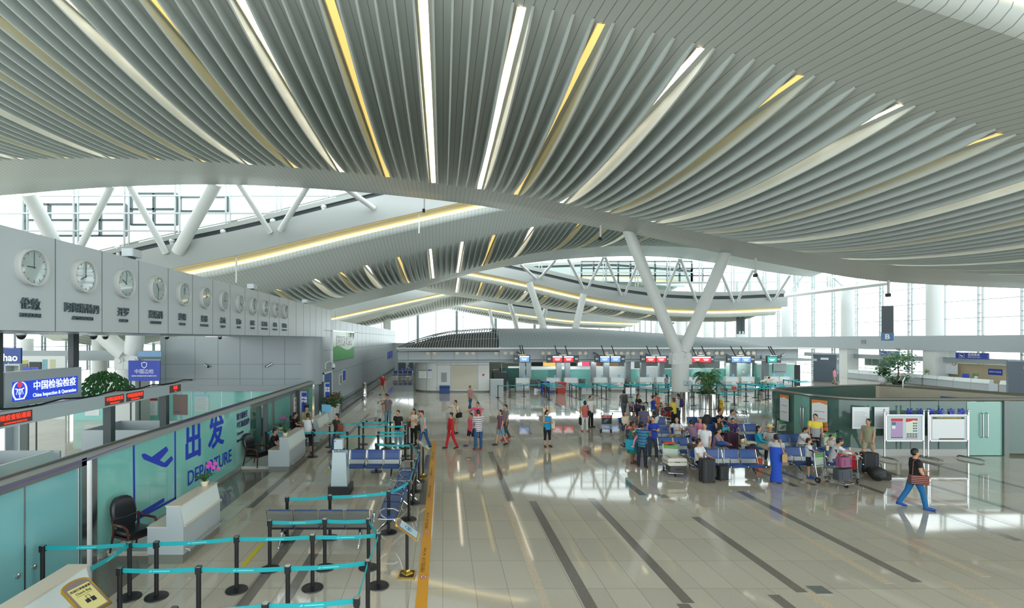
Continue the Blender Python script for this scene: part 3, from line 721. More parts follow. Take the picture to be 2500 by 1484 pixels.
# pair of frosted doors at the near end
t = thing('glass_door', 'frosted blue-green double glass door at the near left edge', 'door', (DX, 9.3, 0))
for s, (ya, yb) in enumerate(((7.2 - 9.3, 8.92 - 9.3), (8.95 - 9.3, 10.26 - 9.3))):
    b = MB(TEALBLUE); b.box(-.02, 0, ya, yb, .02, 2.2); d = b.build('leaf', t)
    b = MB(CHROME); yk = (yb - .13) if s == 0 else ya + .2; b.T = Matrix.Translation((0, yk, .62)) @ Matrix.Rotation(PI / 2, 4, 'Y'); b.lathe([(.03, 0), (.045, .01), (.045, .025), (.03, .03)], n=14); b.build('knob', d)
b = MB(STEEL); b.box(-.01, .01, 8.92 - 9.3, 8.95 - 9.3, 0, 2.2); b.build('gap_strip', t)
# glazed gates beyond the departure panel
GP = M('gate_frame', (112, 122, 120), .4, .3)
t = thing('glass_gate', 'glass gate section with grey frames at the far end of the departure wall', 'gate', (DX, 22, 0))
b = MB(GP)
for y in (21.2, 22.0, 24.6, 25.2, 26.6): b.box(-.12, .05, y - 22 - .07, y - 22 + .07, 0, 2.2)
b.box(-.1, .04, 19.5 - 22, 28.6 - 22, 2.05, 2.2); b.build('gate_frame', t)
for i, (ya, yb) in enumerate(((19.5, 21.1), (21.3, 21.9), (22.1, 23.4), (23.4, 24.5), (25.3, 26.5), (26.7, 27.6), (27.6, 28.7))):
    b = MB(TEALDARK if i == 0 else TEALCLEAR); b.box(-.2 if i == 0 else -.03, -.18 if i == 0 else -.01, ya - 22, yb - 22, .05, 2.1); b.build('pane', t)
t = thing('wall_notice', 'white notice with red lettering on the glass gate', 'notice', (DX + .06, 25.0, 1.35)); b = MB(PAPER); b.box(0, .01, -.1, .35, -.55, .5); b.build('sheet', t)
text('停\n止\n入\n内', .2, RED, t, frame((.012, .12, 0), (0, 1, 0), (0, 0, 1)), bold=.01)
for j, (px, Y, py0, lab, tx) in enumerate([(734, 25.4, 953, 'dark grey metal detector gate with a blue sign panel in the glass gate', '出境\n边检'), (792, 30.6, 932, 'dark grey metal detector gate with a blue sign near the white planters', '安全\n检查')]):
    x = (px - PX) * Y / F; zt = HC - (py0 - PY) * Y / F
    t = thing('detector_gate', lab, 'security gate', (x, Y, 0), 0)
    b = MB(DARK); b.box(-.3, .35, -.12, .12, 0, zt); b.build('cabinet', t); b = MB(GREYP); b.box(.0, .352, -.14, -.121, 0, zt - .02); b.build('front_panel', t)
    b = MB(BLUESIGN); b.box(.1, .34, -.15, -.141, zt - 1.1, zt - .1); b.build('sign_panel', t); text(tx, .14, WHITE_LET, t, frame((.22, -.152, zt - .45), (1, 0, 0), (0, 0, 1)), bold=.006)
# inner glass wall with posters, under the end wall
t = thing('glass_partition', 'teal glass wall with posters below the panelled end wall', 'glass wall', (-12.5, 29.7, 0))
for i in range(-2, 6):
    b = MB(TEALDARK if i > 4 else TEAL); x0 = -5.8 + i * 1.75; b.box(x0 + .01, x0 + 1.74, 0, .03, 0, 1.72); b.build('glass_panel', t)
def poster(loc, wd, ht, label, rz=0., header=None, bodycol=PAPER, lines=8, grp=None, name='poster', pics=0, tilt=0):
    """paper sheet in the XZ plane facing -Y (before rz)"""
    t = thing(name, label, 'poster', loc, rz, grp)
    b = MB(bodycol); b.box(-wd / 2, wd / 2, 0, .006, -ht / 2, ht / 2); b.build('sheet', t)
    if header: b = MB(header); b.box(-wd / 2, wd / 2, -.002, 0, ht / 2 - ht * .14, ht / 2); b.build('header', t)
    if lines:
        b = MB(M('print_grey', (120, 128, 136), .6))
        for k in range(lines):
            zq = ht / 2 - ht * (.22 + .72 * k / lines); b.box(-wd * .42, wd * (.42 - .25 * random.random()), -.002, 0, zq - ht * .012, zq)
        b.build('print', t)
    if pics:
        b = MB(M('print_photo', (80, 110, 130), .5))
        for k in range(pics): b.box(-wd * .4 + (k % 4) * wd * .21, -wd * .4 + (k % 4) * wd * .21 + wd * .17, -.003, 0, -ht * .4 + (k // 4) * ht * .12, -ht * .4 + (k // 4) * ht * .12 + ht * .09)
        b.build('photo_print', t)
    return t
poster(P(493, 984, 29.68), .8, 1.0, 'pale blue leaflet with red heading on the teal glass', header=M('pale_blue', (170, 206, 228)), bodycol=M('leaflet', (206, 222, 220)))
poster(P(440, 988, 29.68), .85, 1.2, 'brown poster with two puppies on the teal glass', bodycol=M('poster_brown', (140, 118, 112)), lines=2, pics=2)
poster(P(368, 993, 29.68), .8, 1.0, 'white sheet with a red side band on the teal glass', header=RED)
poster(P(305, 1000, 29.68), .6, .7, 'red and white warning poster on the teal glass', bodycol=RED, lines=0).children
poster(P(225, 1007, 29.68), .85, .36, 'white notice with a green ban symbol on the teal glass', lines=3)
# ---------------------------------------------------------------- information beam with LED displays, standing on posts
LED = M('led_red', (250, 60, 40), .4, emit=(255, 62, 40), strength=1.0); LEDBG = M('led_board', (86, 60, 56), .4, emit=(110, 40, 32), strength=.12)
BX = -9.5
t = thing('display_beam', 'long grey overhead beam carrying red LED displays above the counters', 'sign beam', (BX, 13, 0))
b = MB(GREYP); b.box(-.14, .14, -7.5, 6.15, 2.85, 3.2); b.build('beam', t)
b = MB(BLACK); b.tube([(.05, -7 + i * .65, 3.22 + (.05 if i % 3 == 1 else 0)) for i in range(21)], .022, 6); b.build('cable', t)
for y in (-2.6, 1.35, 4.2): b = MB(DARK); b.box(-.11, .11, y - .1, y + .1, 0, 2.85); b.build('post', t)
for (pa, pb, tx, sub) in ((-6, 78, '检疫查验通道', 'QUARANTINE INSPECTION'), (256, 302, '中国边防检查', 'IMMIGRATION'), (308, 350, '中国边防检查', 'IMMIGRATION'), (414, 441, '检疫', 'CIQ')):
    ya = 9.36 * F / (PX - pa) - 13; yb = 9.36 * F / (PX - pb) - 13; ym = (ya + yb) / 2
    b = MB(LEDBG); b.box(.14, .15, ya, yb, 2.9, 3.15); d = b.build('led_display', t)
    n = len(tx); sz = min(.125, (yb - ya) / n * .82)
    text(tx, sz * 1.1, LED, d, frame((.152, ym, 3.055), (0, 1, 0), (0, 0, 1)), bold=.001); text(sub, min(.062, (yb - ya) / len(sub) * 1.15), LED, d, frame((.152, ym, 2.94), (0, 1, 0), (0, 0, 1)))
# hanging quarantine sign
SX = -11.
t = thing('hanging_sign', 'backlit blue quarantine sign hanging on two dark posts', 'sign', (SX, 13.85, 0))
SIGNGLOW = M('sign_blue_backlit', (40, 70, 200), .3, emit=(38, 68, 215), strength=.55); GLOWW = M('sign_white_backlit', (240, 245, 250), .4, emit=(235, 242, 255), strength=.75)
b = MB(GREYP); b.box(-.1, .1, -1.3, 1.35, 3.66, 3.92); b.box(-.1, .1, -1.3, 1.35, 3.02, 3.16); b.box(-.1, .1, -1.3, -1.1, 3.16, 3.66); b.box(-.1, .1, 1.22, 1.35, 3.16, 3.66); b.build('frame', t)
b = MB(SIGNGLOW); b.box(.02, .08, -1.12, 1.24, 3.14, 3.68); b.build('face', t)
for y0, y1 in ((-1.75, -1.32), (1.06, 1.29)): b = MB(DARK); b.box(-.09, .07, y0, y1, 3.0 if y0 < 0 else 3.925, 4.9); b.build('post', t)
S = lambda y, z: frame((.084, y, z), (0, 1, 0), (0, 0, 1))
text('中国检验检疫', .262, GLOWW, t, S(.36, 3.49), bold=.003, xs=1.0); text('China Inspection & Quarantine', .145, GLOWW, t, S(.36, 3.25), bold=.001, xs=.87)
e = MB(GLOWW)
for s in (-1, 1):
    e.tube([(.085, -.85 + s * (.06 + .15 * math.sin(a)), 3.42 - .22 * math.cos(a)) for a in [PI * i / 10 for i in range(11)]], [.008 + .014 * math.sin(PI * i / 10) for i in range(11)], 6)
    e.tube([(.085, -.85, 3.44), (.085, -.85 + s * .07, 3.46), (.085, -.85 + s * .13, 3.48)], .014, 5)
    e.tube([(.085, -.85 + s * .07, 3.45), (.085, -.85 + s * .11, 3.33), (.085, -.85 + s * .03, 3.33), (.085, -.85 + s * .07, 3.45)], .006, 5)
e.tube([(.085, -.85, 3.48), (.085, -.85, 3.24)], .009, 6); e.box(.082, .09, -1.0, -.7, 3.19, 3.225); e.build('emblem', t)
e = MB(M('emblem_red', (220, 70, 100), .4, emit=(230, 60, 90), strength=.5)); e.T = Matrix.Translation((.086, -.85, 3.575)) @ Matrix.Rotation(PI / 2, 4, 'Y'); e.lathe([(.0, 0), (.075, 0), (.075, .006), (0, .006)], n=18); e.build('emblem_disc', t)
# ---------------------------------------------------------------- inspection counters behind the glass wall
def booth(x, y, rz, label, sx=1.5, sy=2.6, h=1.55, m2=GREYP):
    t = thing('inspection_booth', label, 'booth', (x, y, 0), rz, 'inspection booths')
    b = MB(m2); T = .06
    b.box(-sx / 2, sx / 2, -sy / 2, -sy / 2 + T, 0, h); b.box(-sx / 2, sx / 2, sy / 2 - T, sy / 2, 0, h); b.box(-sx / 2, -sx / 2 + T, -sy / 2 + T, sy / 2 - T, 0, h); b.build('body', t)
    b = MB(LIGHTP); b.prism([(sx / 2 - .06, -sy / 2, .9), (sx / 2 + .04, -sy / 2, .9), (sx / 2 + .02, -sy / 2, 1.0), (sx / 2 - .2, -sy / 2, h), (sx / 2 - .26, -sy / 2, h)], (0, sy, 0)); b.build('front_panel', t)
    b = MB(M('booth_lower', (100, 112, 118), .4)); b.box(sx / 2 - .1, sx / 2, -sy / 2, sy / 2, 0, .9); b.build('lower_front', t)
    b = MB(BEIGE); b.box(-sx / 2 + T, sx / 2 - .1, -sy / 2 + T, sy / 2 - T, .72, .76); b.build('worktop', t)
    return t
booth(-11.4, 12.6, .0, 'grey open-topped inspection booth at the left edge behind the glass wall', 2.2, 2.0, 1.75)
booth(-10.6, 17.6, .0, 'dark grey inspection booth behind the beam posts', 2.6, 2.0, 1.75)
booth(-9.9, 24.6, .0, 'farthest grey inspection booth beside the teal glass', 2.0, 3.2, 1.3)
# board, stands and column block of the left hall
t = thing('display_board', 'blue immigration inspection board with a shield emblem', 'board', P(352, 905, 27)); b = MB(BLUESIGN); b.box(-.85, .85, 0, .06, -.55, .55); b.build('panel', t)
text('中国边检', .26, WHITE_LET, t, frame((0, -.008, -.05), (1, 0, 0), (0, 0, 1))); text('CHINA IMMIGRATION INSPECTION', .085, WHITE_LET, t, frame((0, -.008, -.28), (1, 0, 0), (0, 0, 1)), bold=.003)
e = MB(WHITE_LET); e.prism([(-.16, -.006, .42), (0, -.006, .48), (.16, -.006, .42), (.13, -.006, .22), (0, -.006, .12), (-.13, -.006, .22)], (0, .005, 0)); e.m(BLUESIGN); e.prism([(-.12, -.008, .4), (0, -.008, .44), (.12, -.008, .4), (.1, -.008, .24), (0, -.008, .17), (-.1, -.008, .24)], (0, .003, 0)); e.build('emblem', t)
b = MB(DARK); b.box(-.8, -.75, .06, .12, -3.05, -.5); b.box(.75, .8, .06, .12, -3.05, -.5); b.build('leg', t)
t = thing('display_board', 'landscape poster board with a blue sky picture above the immigration board', 'board', P(365, 868, 27.8)); b = MB(M('print_sky', (120, 160, 200), .4)); b.box(-.65, .65, 0, .05, -.2, .24); b.m(M('print_hill', (90, 110, 100), .5)); b.box(-.65, .65, -.004, 0, -.2, -.06); b.build('panel', t)
b = MB(DARK); b.box(-.6, -.55, .05, .1, -3.9, 0); b.build('leg', t)
t = thing('column_casing', 'square white casing at the foot of the left Y-shaped column', 'column casing', (-17.6, 28.3, 0)); b = MB(WHITE); b.box(-.75, .75, -.7, .7, 0, 2.6); b.build('casing', t)
# blue advertising board and cabinets at the extreme left
t = thing('advert_board', 'dark blue advertising board with white lettering at the left edge', 'board', P(20, 880, 22)); b = MB(M('advert_blue', (22, 62, 140), .4)); b.box(-.9, .55, 0, .08, -1.0, .55); b.build('panel', t)
text('ihao', .44, WHITE_LET, t, frame((.05, -.01, .12), (1, 0, 0), (0, 0, 1)), bold=.014); b = MB(M('flame', (240, 190, 60), .5)); b.prism([(-.1, -.01, -.3), (.15, -.01, -.3), (.02, -.01, -.08)], (0, .005, 0)); b.prism([(.12, -.01, -.3), (.4, -.01, -.3), (.28, -.01, -.12)], (0, .005, 0)); b.build('flame_print', t)
b = MB(DARK); b.box(-.8, -.7, .08, .14, -3.75, 0); b.box(.4, .5, .08, .14, -3.75, 0); b.build('leg', t)
t = thing('display_cabinet', 'glass cabinet with a yellow leaflet beside the blue advertising board', 'cabinet', P(30, 925, 19)); b = MB(GREYP); b.box(-.3, .28, 0, .4, .5, .56); b.box(-.3, -.26, 0, .4, -3.2, .5); b.box(.24, .28, 0, .4, -3.2, .5); b.box(-.3, .28, .36, .4, -3.2, .5); b.build('case', t); b = MB(M('leaflet_yellow', (214, 200, 80), .5)); b.box(-.08, .2, .2, .21, -.5, .3); b.build('leaflet', t)
wallx, _, _ = P(110, 890, 30)
t = thing('display_wall', 'low white partition with posters and a dark screen in the left hall', 'partition', (wallx, 30, 0)); b = MB(WHITE); b.box(-1.6, 1.2, 0, .1, 0, 3.75); b.build('panel', t); b = MB(BLACK); b.box(-.9, -.2, -.06, 0, 2.9, 3.4); b.build('screen', t)
b = MB(M('poster_olive', (190, 180, 90), .5)); b.box(-1.35, -1.0, -.01, 0, 3.0, 3.5); b.m(M('poster_teal', (120, 170, 180), .5)); b.box(-.15, .15, -.01, 0, 2.9, 3.55); b.m(M('poster_sand', (190, 190, 150), .5)); b.box(.3, .62, -.01, 0, 2.9, 3.55); b.build('poster_print', t)
for j, px in enumerate((66, 86)):
    t = thing('leaflet_stand', f'small blue information stand, {"left" if j == 0 else "right"} one above the quarantine sign', 'stand', P(px, 905, 16.5)); b = MB(BLUESIGN); b.box(-.14, .12, 0, .03, -.2, .12); b.build('panel', t); text('边检', .08, WHITE_LET, t, frame((-.01, -.004, -.1), (1, 0, 0), (0, 0, 1))); b = MB(DARK); b.box(-.02, .02, .03, .06, -3.7, 0); b.build('pole', t)
b = MB(STEEL)
for z in (3.72, 3.5): b.tube([(-30, 40, z), (-17.8, 40, z)], .05, 8)
for i in range(7): b.tube([(-30 + 2 * i, 40, 0), (-30 + 2 * i, 40, 3.72)], .04, 6)
tag(b.build('handrail'), 'steel handrail running in front of the left windows', 'handrail')
b = MB(WHITE)
for px in (45, 57): pass
b.lathe([(.6, 0), (.6, 4.8)], (P(62, 850, 45)[0], 45, 0), 20); tag(b.build('round_pillar', smooth=True), 'round white pillar in the left hall', 'column')
b = MB(WHITE); b.lathe([(.6, 0), (.6, 4.8)], (P(243, 850, 45)[0], 45, 0), 20); tag(b.build('round_pillar', smooth=True), 'round white pillar behind the left Y-shaped column', 'column')

# ---------------------------------------------------------------- inspection desks in front of the glass wall
def desk(y0, y1, label, platform=True):
    """desk whose customer front faces +X at X=-5.5; staff side at -X"""
    t = thing('inspection_desk', label, 'desk', (-5.48, (y0 + y1) / 2, 0), 0, 'inspection desks'); h = (y1 - y0) / 2
    prof = [(-.76, .2), (0, .2), (0, .82), (-.08, 1.21), (-.36, 1.21), (-.36, .76), (-.76, .76)]
    b = MB(GREYP); b.prism([(x, -h, z) for x, z in prof], (0, 2 * h, 0)); b.build('body', t)
    b = MB(LIGHTP); b.prism([(.004, -h + .02, .82), (.006, -h + .02, .83), (-.074, -h + .02, 1.2), (-.076, -h + .02, 1.19)], (0, 2 * h - .04, 0)); b.build('sloped_front', t)
    b = MB(BEIGE); b.box(-.38, -.06, -h - .01, h + .01, 1.21, 1.235); b.build('counter_top', t)
    b = MB(BEIGE); b.box(-.77, -.36, -h, h, .76, .785); b.build('worktop', t)
    b = MB(BEIGE); b.box(-.01, .05, -h, h, .79, .82); b.build('ledge', t)
    b = MB(PLINTH); b.box(-.75, -.02, -h + .01, h - .01, 0, .2); b.build('plinth', t)
    b = MB(STEEL); b.tube([(.13, -h, .3), (.13, h + .05, .3)], .025, 10); b.tube([(0, -h + .05, .3), (.13, -h + .05, .3)], .02, 6); b.tube([(0, h - .05, .3), (.13, h - .05, .3)], .02, 6); b.build('foot_rail', t)
    if platform:
        p = thing('platform', label.replace('desk', 'platform').split(',')[0] + ' staff side', 'platform', (-6.25, y0 + .6, 0), 0, 'staff platforms')
        b = MB(BEIGE); b.box(-1.1, -.02, -.2, 1.6, 0, .085); b.build('base', p); b = MB(LIGHTP); b.box(-1.11, -.015, -.21, 1.61, .085, .105); b.build('deck', p)
        p['label'] = label.split(' desk')[0] + ' desk: low cream wooden platform under its chair'
    return t
desk(5.9, 7.87, 'nearest inspection desk, at the lower left corner', False)
desk(10.64, 12.4, 'inspection desk with an orchid, beside the empty black chair')
desk(18.0, 20.1, 'inspection desk with a seated dark-shirted officer, second from the front')
desk(22.3, 24.3, 'farthest inspection desk with a blue screen, near the glass gate')
LEATHER = M('black_leather', (30, 32, 36), .3); WOOD = M('dark_red_wood', (74, 36, 28), .3)
def chair():
    t = thing('armchair', '', 'chair')
    b = MB(LEATHER); b.rbox(-.27, .27, -.3, .25, .4, .52, .05, 'y'); b.build('seat', t, True)
    # backrest: padded, rounded top, leaning back (+y is the rear)
    rows = []
    for dy, sc_ in ((0, .86), (.03, 1.0), (.1, 1.0), (.13, .86)):
        r = []
        for k in range(20):
            a = 2 * PI * k / 20; u = math.copysign(abs(math.cos(a)) ** .75, math.cos(a)); v = math.copysign(abs(math.sin(a)) ** .75, math.sin(a))
            z = .80 + .36 * v * sc_; r.append((.27 * u * sc_ * (1 if v > -.2 else .92), .22 + dy + (z - .5) * .22, z))
        rows.append(r + [r[0]])
    b = MB(LEATHER); b.grid(rows); b.add([p for p in rows[0][:-1]], [tuple(range(20))]); b.add([p for p in rows[-1][:-1]], [tuple(range(20))]); bk = b.build('backrest', t, True)
    b = MB(M('leather_seam', (70, 74, 82), .4)); b.tube([(-.25, .268, .74), (0, .25, .72), (.25, .268, .74)], .008, 5); b.build('seam', bk)
    for s in (-1, 1):
        b = MB(WOOD); b.tube([(s * .29, .3, .74), (s * .33, .18, .66), (s * .34, 0, .67), (s * .34, -.2, .67), (s * .33, -.3, .6), (s * .31, -.31, .45), (s * .31, -.3, 0)], [.022, .028, .03, .03, .03, .028, .022], 8); b.build('front_leg_with_arm', t, True)
        b = MB(WOOD); b.tube([(s * .27, .28, .75), (s * .28, .25, .45), (s * .29, .36, 0)], [.02, .028, .02], 8); b.build('rear_leg', t, True)
    b = MB(WOOD); b.box(-.28, .28, -.3, .27, .35, .4); b.build('seat_frame', t)
    return t
c0 = chair()
place(c0, (-6.78, 11.05, .105), PI / 2 - .45, 'empty black leather armchair with red wood arms beside the orchid desk', 'staff armchairs')
place(copy_tree(c0), (-6.86, 18.55, .105), PI / 2 - .35, 'black leather armchair beside the second officer, by the end of the departure lettering', 'staff armchairs')
place(copy_tree(c0), (-6.55, 23.2, .105), PI / 2, 'black leather armchair of the officer at the farthest desk', 'staff armchairs')
# orchids and desk items
def orchid(loc, label, s=1., flowers=9):
    t = thing('potted_orchid', label, 'plant', loc); b = MB(M('cream_pot', (222, 214, 190), .4)); b.lathe([(.06, 0), (.085, .06), (.1, .12), (.09, .12), (.085, .1)], n=18); b.build('pot', t, True)
    b = MB(LEAF)
    for k in range(7):
        a = k * .9; L = .2 + .08 * (k % 3); pts = [(math.cos(a) * L * q, math.sin(a) * L * q, .1 + .16 * math.sin(q * 2.2)) for q in (0, .3, .6, 1)]; b.tube(pts, [.02, .045, .05, .008], 6, flat=.25)
    b.build('leaf', t, True)
    b = MB(LEAF2); b.tube([(0, 0, .1), (.02, .02, .3), (.03, 0, .48), (.12, .02, .56), (.24, .03, .5)], .007, 5); b.build('stem', t)
    for k in range(flowers):
        f = MB(M('orchid_magenta', (196, 62, 168), .5)); q = k / flowers; c = (.05 + .24 * q + random.uniform(-.05, .05), random.uniform(-.06, .06), .55 - .12 * q + random.uniform(-.07, .07))
        for m in range(5): a = m * 1.256; f.ell((c[0] + .025 * math.cos(a), c[1] - .01, c[2] + .025 * math.sin(a)), (.026, .01, .026), 7, 5)
        f.build('flower', t, True)
    return t
orchid((-5.72, 12.1, 1.235), 'pink orchid in a cream pot on the near inspection desk')
orchid((-5.74, 18.35, 1.235), 'smaller orchid in a cream pot on the second inspection desk', flowers=0)
orchid((-6.9, 21.4, .9), 'pink orchid in front of the glass gate behind the second desk', flowers=7)
b = MB(GREYP); b.box(-.35, .35, -.3, .3, 0, .9); tag(b.build('low_cabinet', loc=(-6.9, 21.4, 0)), 'low grey cabinet under the pink orchid by the glass gate', 'cabinet')
for (y, lab) in ((18.9, 'second'), (11.4, 'near'), (23.2, 'farthest')):
    t = thing('keyboard', f'black keyboard on the worktop of the {lab} inspection desk', 'keyboard', (-6.0, y, .785)); b = MB(BLACK); b.rbox(-.08, .08, -.22, .22, 0, .025, .02); b.build('base', t); b = MB(DARK); b.box(-.07, .07, -.2, .2, .025, .03); b.build('keys', t)
t = thing('monitor', 'blue-backed screen on the farthest inspection desk', 'monitor', (-5.55, 24.0, 1.235), -.5); b = MB(M('screen_pale', (110, 170, 205), .3, emit=(110, 175, 210), strength=.25)); b.box(-.28, .28, -.01, .01, .05, .4); b.build('screen', t); b = MB(GREYP); b.box(-.1, .1, -.05, .05, 0, .05); b.build('stand', t)
t = thing('bottle', 'clear water bottle on the farthest inspection desk', 'bottle', (-5.68, 23.3, 1.235)); b = MB(M('bottle_plastic', (200, 220, 230), .2)); b.lathe([(.03, 0), (.033, .02), (.033, .14), (.014, .18), (.014, .2)], n=12); b.build('body', t, True); b = MB(WHITE); b.lathe([(.015, .2), (.015, .22)], n=10); b.build('cap', t)
# white floor planters with red and green plants
def leafball(b, c, r, n, lm, sz=.12, flat=.7):
    for i in range(n):
        d = Vector((random.gauss(0, 1), random.gauss(0, 1), random.gauss(0, 1) * flat)).normalized() * r * random.uniform(.45, 1)
        p = Vector(c) + d; a = Vector((random.gauss(0, 1), random.gauss(0, 1), random.gauss(-.2, .6))).normalized(); s = a.orthogonal().normalized()
        L = sz * random.uniform(.7, 1.3); b.add([p, p + a * L * .5 + s * L * .22, p + a * L, p + a * L * .5 - s * L * .22], [(0, 1, 2, 3)])
for j, (px, Y) in enumerate(((803, 28.9), (811, 29.9), (819, 31.0))):
    x = (px - PX) * Y / F
    t = thing('tall_planter', f'tall white planter with red and green leaves by the left wall, {ORD[j]} from the front', 'planter', (x, Y, 0), 0, 'white planters by the left wall')
    b = MB(WHITE); b.lathe([(.17, 0), (.2, .3), (.26, .9), (.24, .9), (.22, .8)], n=22); b.build('pot', t, True)
    b = MB(LEAF); leafball(b, (0, 0, 1.12), .4, 150, LEAF, .2); b.build('foliage', t); b = MB(M('red_leaf', (170, 50, 46), .5)); leafball(b, (0, 0, 1.2), .38, 40, LEAF, .14); b.build('red_leaves', t)
# big shrub in front of the column casing
t = thing('potted_shrub', 'wide dark green shrub in a pot left of the LED beam', 'plant', P(258, 950, 20.6)); t.location.z = 0
b = MB(LEAF)
for i in range(520):
    a = random.uniform(0, 2 * PI); q = random.random() ** .6; x = 1.1 * q * math.cos(a); y = .8 * q * math.sin(a); z = 3.45 - 1.0 * q ** 2 + random.uniform(-.22, .1); p = Vector((x * 1.15, y, z - .02)); d = Vector((math.cos(a) * .5, math.sin(a) * .5, -.7)).normalized(); s = d.orthogonal().normalized(); L = random.uniform(.14, .3)
    b.add([p, p + d * L * .5 + s * L * .2, p + d * L, p + d * L * .5 - s * L * .2], [(0, 1, 2, 3)])
b.build('foliage', t); b = MB(M('bark', (96, 76, 60), .8)); b.tube([(0, 0, .5), (.05, 0, 1.7), (0, 0, 2.9)], [.05, .045, .03], 8); b.build('trunk', t, True); b = MB(WHITE); b.lathe([(.28, 0), (.36, .5), (.33, .5)], n=20); b.build('pot', t, True)
# kit on the long left wall
y = 7.3 * F / (PX - 830)
for (px0, px1, z0, z1, mt, lab) in ((828.5, 834, 1.6, 2.2, M('notice_olive', (120, 126, 110), .5), 'small framed grey notice on the left wall'), (836, 842.5, 1.7, 2.45, BLUESIGN, 'small framed blue notice on the left wall')):
    ya, yb = 7.3 * F / (PX - px0), 7.3 * F / (PX - px1); t = thing('framed_notice', lab, 'notice', (WX, ya, z0)); b = MB(WHITE); b.box(0, .03, -.05, yb - ya + .05, -.05, z1 - z0 + .05); b.build('frame', t); b = MB(mt); b.box(.03, .035, 0, yb - ya, 0, z1 - z0); b.build('sheet', t)
ya, yb = 7.3 * F / (PX - 946), 7.3 * F / (PX - 956)
t = thing('wall_sign', 'dark blue restroom direction sign at the far end of the left wall', 'sign', (WX + .01, ya, 2.1)); b = MB(BLUESIGN); b.box(0, .04, 0, 1.2, 0, .95); b.box(0, .04, 1.9, yb - ya + 1.0, .05, 1.0); b.build('panel', t)
b = MB(BLUESIGN); b.box(WX + .001, WX + .05, 29.7 + 1.0, 29.7 + 3.2, .0, 2.75)
d1 = thing('doorway', 'blue doorway in the left wall behind the grey detector gate', 'door', (WX, 31.8, 0)); b = MB(M('door_blue', (50, 90, 150), .4)); b.box(.005, .02, -1.0, 1.2, 0, 2.6); b.build('leaf', d1); b = MB(WHITE); b.box(0, .06, -1.1, -1.0, 0, 2.7); b.box(0, .06, 1.2, 1.3, 0, 2.7); b.box(0, .06, -1.1, 1.3, 2.6, 2.7); b.build('door_frame', d1)
t = thing('litter_bin', 'tall cylindrical steel litter bin by the left wall', 'bin', (*G(889.5, 966), 0)); b = MB(CHROME); b.lathe([(.22, 0), (.22, .1), (.21, .12), (.21, .98), (.225, 1.0), (.225, 1.12)], n=24); b.build('body', t, True); b = MB(BLACK); b.lathe([(.2, 1.12), (.2, 1.13)], n=20); b.build('lid', t)
# ================================================================= CHECK-IN ISLAND
IY = lambda x: 45.2 + .085 * (x - 7)
topt = [(-4.1, 845), (-3, 833), (-1.1, 818), (.7, 808), (4.3, 802), (13.5, 801), (19, 809), (22.5, 815), (27, 826), (30, 835), (33.5, 846), (36.0, 850.5)]
def canopy_rows(x):
    py = float(np.interp(x, [a for a, _ in topt], [q for _, q in topt])); yf = IY(x) - .9
    zf = HC - 22.5 * yf / F; yr = yf + 4.6; zr = max(HC + (PY - py) * yr / F, zf + .06)
    pts = []
    for k in range(9):
        t = k / 8; pts.append((x, yf + 4.6 * t, zf + (zr - zf) * math.sin(t * PI / 2) ** .8))
    return pts + [(x, yr + 4, zr - .2), (x, yr + 8, zf + .1)]
t = thing('checkin_canopy', 'long low curved louvred roof over the check-in counters', 'canopy', (0, 0, 0))
xs = [-4.0 + .5 * i for i in range(81)]
b = MB(PLANK2); b.grid([canopy_rows(x) for x in xs if x >= 4.9]); b.build('roof_shell', t, True)
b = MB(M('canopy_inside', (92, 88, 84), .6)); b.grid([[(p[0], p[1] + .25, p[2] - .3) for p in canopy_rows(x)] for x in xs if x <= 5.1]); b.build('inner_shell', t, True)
b = MB(PLANK2)
x = -4.0
while x < 5:
    r = canopy_rows(x); sl = .55
    r2 = [(p[0] + sl * (k / 8), p[1], p[2]) for k, p in enumerate(r[:9])]
    b.tube(r2, .045, 4); x += .235
b.build('louvre_bars', t)
b = MB(PLANK2)
for k in (0, 2, 4, 6, 8): b.tube([canopy_rows(x)[k] for x in xs if x <= 5.2], .035, 4)
b.build('louvre_rails', t)
b = MB(WHITE); b.tube([canopy_rows(x)[0] for x in xs], .07, 6); b.build('eave_edge', t)
# fascia wall with air nozzles
rows = [[(x, IY(x) - .5, 2.95), (x, IY(x) - .5, 4.0), (x, IY(x) - .3, 4.0), (x, IY(x) - .3, 2.95), (x, IY(x) - .5, 2.95)] for x in [-3.9 + 1.0 * i for i in range(38)]]
b = MB(PANEL); b.grid(rows); fa = thing('fascia_wall', 'pale panelled fascia below the check-in canopy carrying round air nozzles', 'fascia', (0, 0, 0)); b.build('panel', fa, True)
b = MB(LINE)
for i in range(19): x = -3 + 2 * i; b.box(x - .015, x + .015, IY(x) - .504, IY(x) - .49, 2.95, 4.0)
b.build('panel_joint', fa)
b = MB(DARK); b.box(-3.8, 33, IY(14) - .75, IY(14) - .55, 2.78, 2.95) if False else None
NOZ = M('nozzle_ring', (214, 208, 194), .4)
for px in (1043, 1060, 1115, 1139, 1155, 1210, 1233, 1249, 1271, 1325, 1340, 1390, 1415, 1429, 1480, 1502, 1516, 1531, 1545, 1565, 1696, 1709, 1729, 1749, 1762, 1807, 1826, 1839):
    Y = 44.9; x = (px - PX) * Y / F; Y = IY(x) - .5; x = (px - PX) * Y / F; z = HC - (862 - PY) * Y / F
    b = MB(NOZ); b.T = Matrix.Translation((x, Y - .01, z)) @ Matrix.Rotation(PI / 2, 4, 'X'); b.lathe([(.11, 0), (.19, .0), (.19, .03), (.11, .08)], n=16); o = b.build('air_nozzle', fa)
    b = MB(BLACK); b.T = Matrix.Translation((x, Y - .01, z)) @ Matrix.Rotation(PI / 2, 4, 'X'); b.lathe([(0, .02), (.11, .02), (.11, .05), (0, .06)], n=12); b.build('nozzle_core', o)
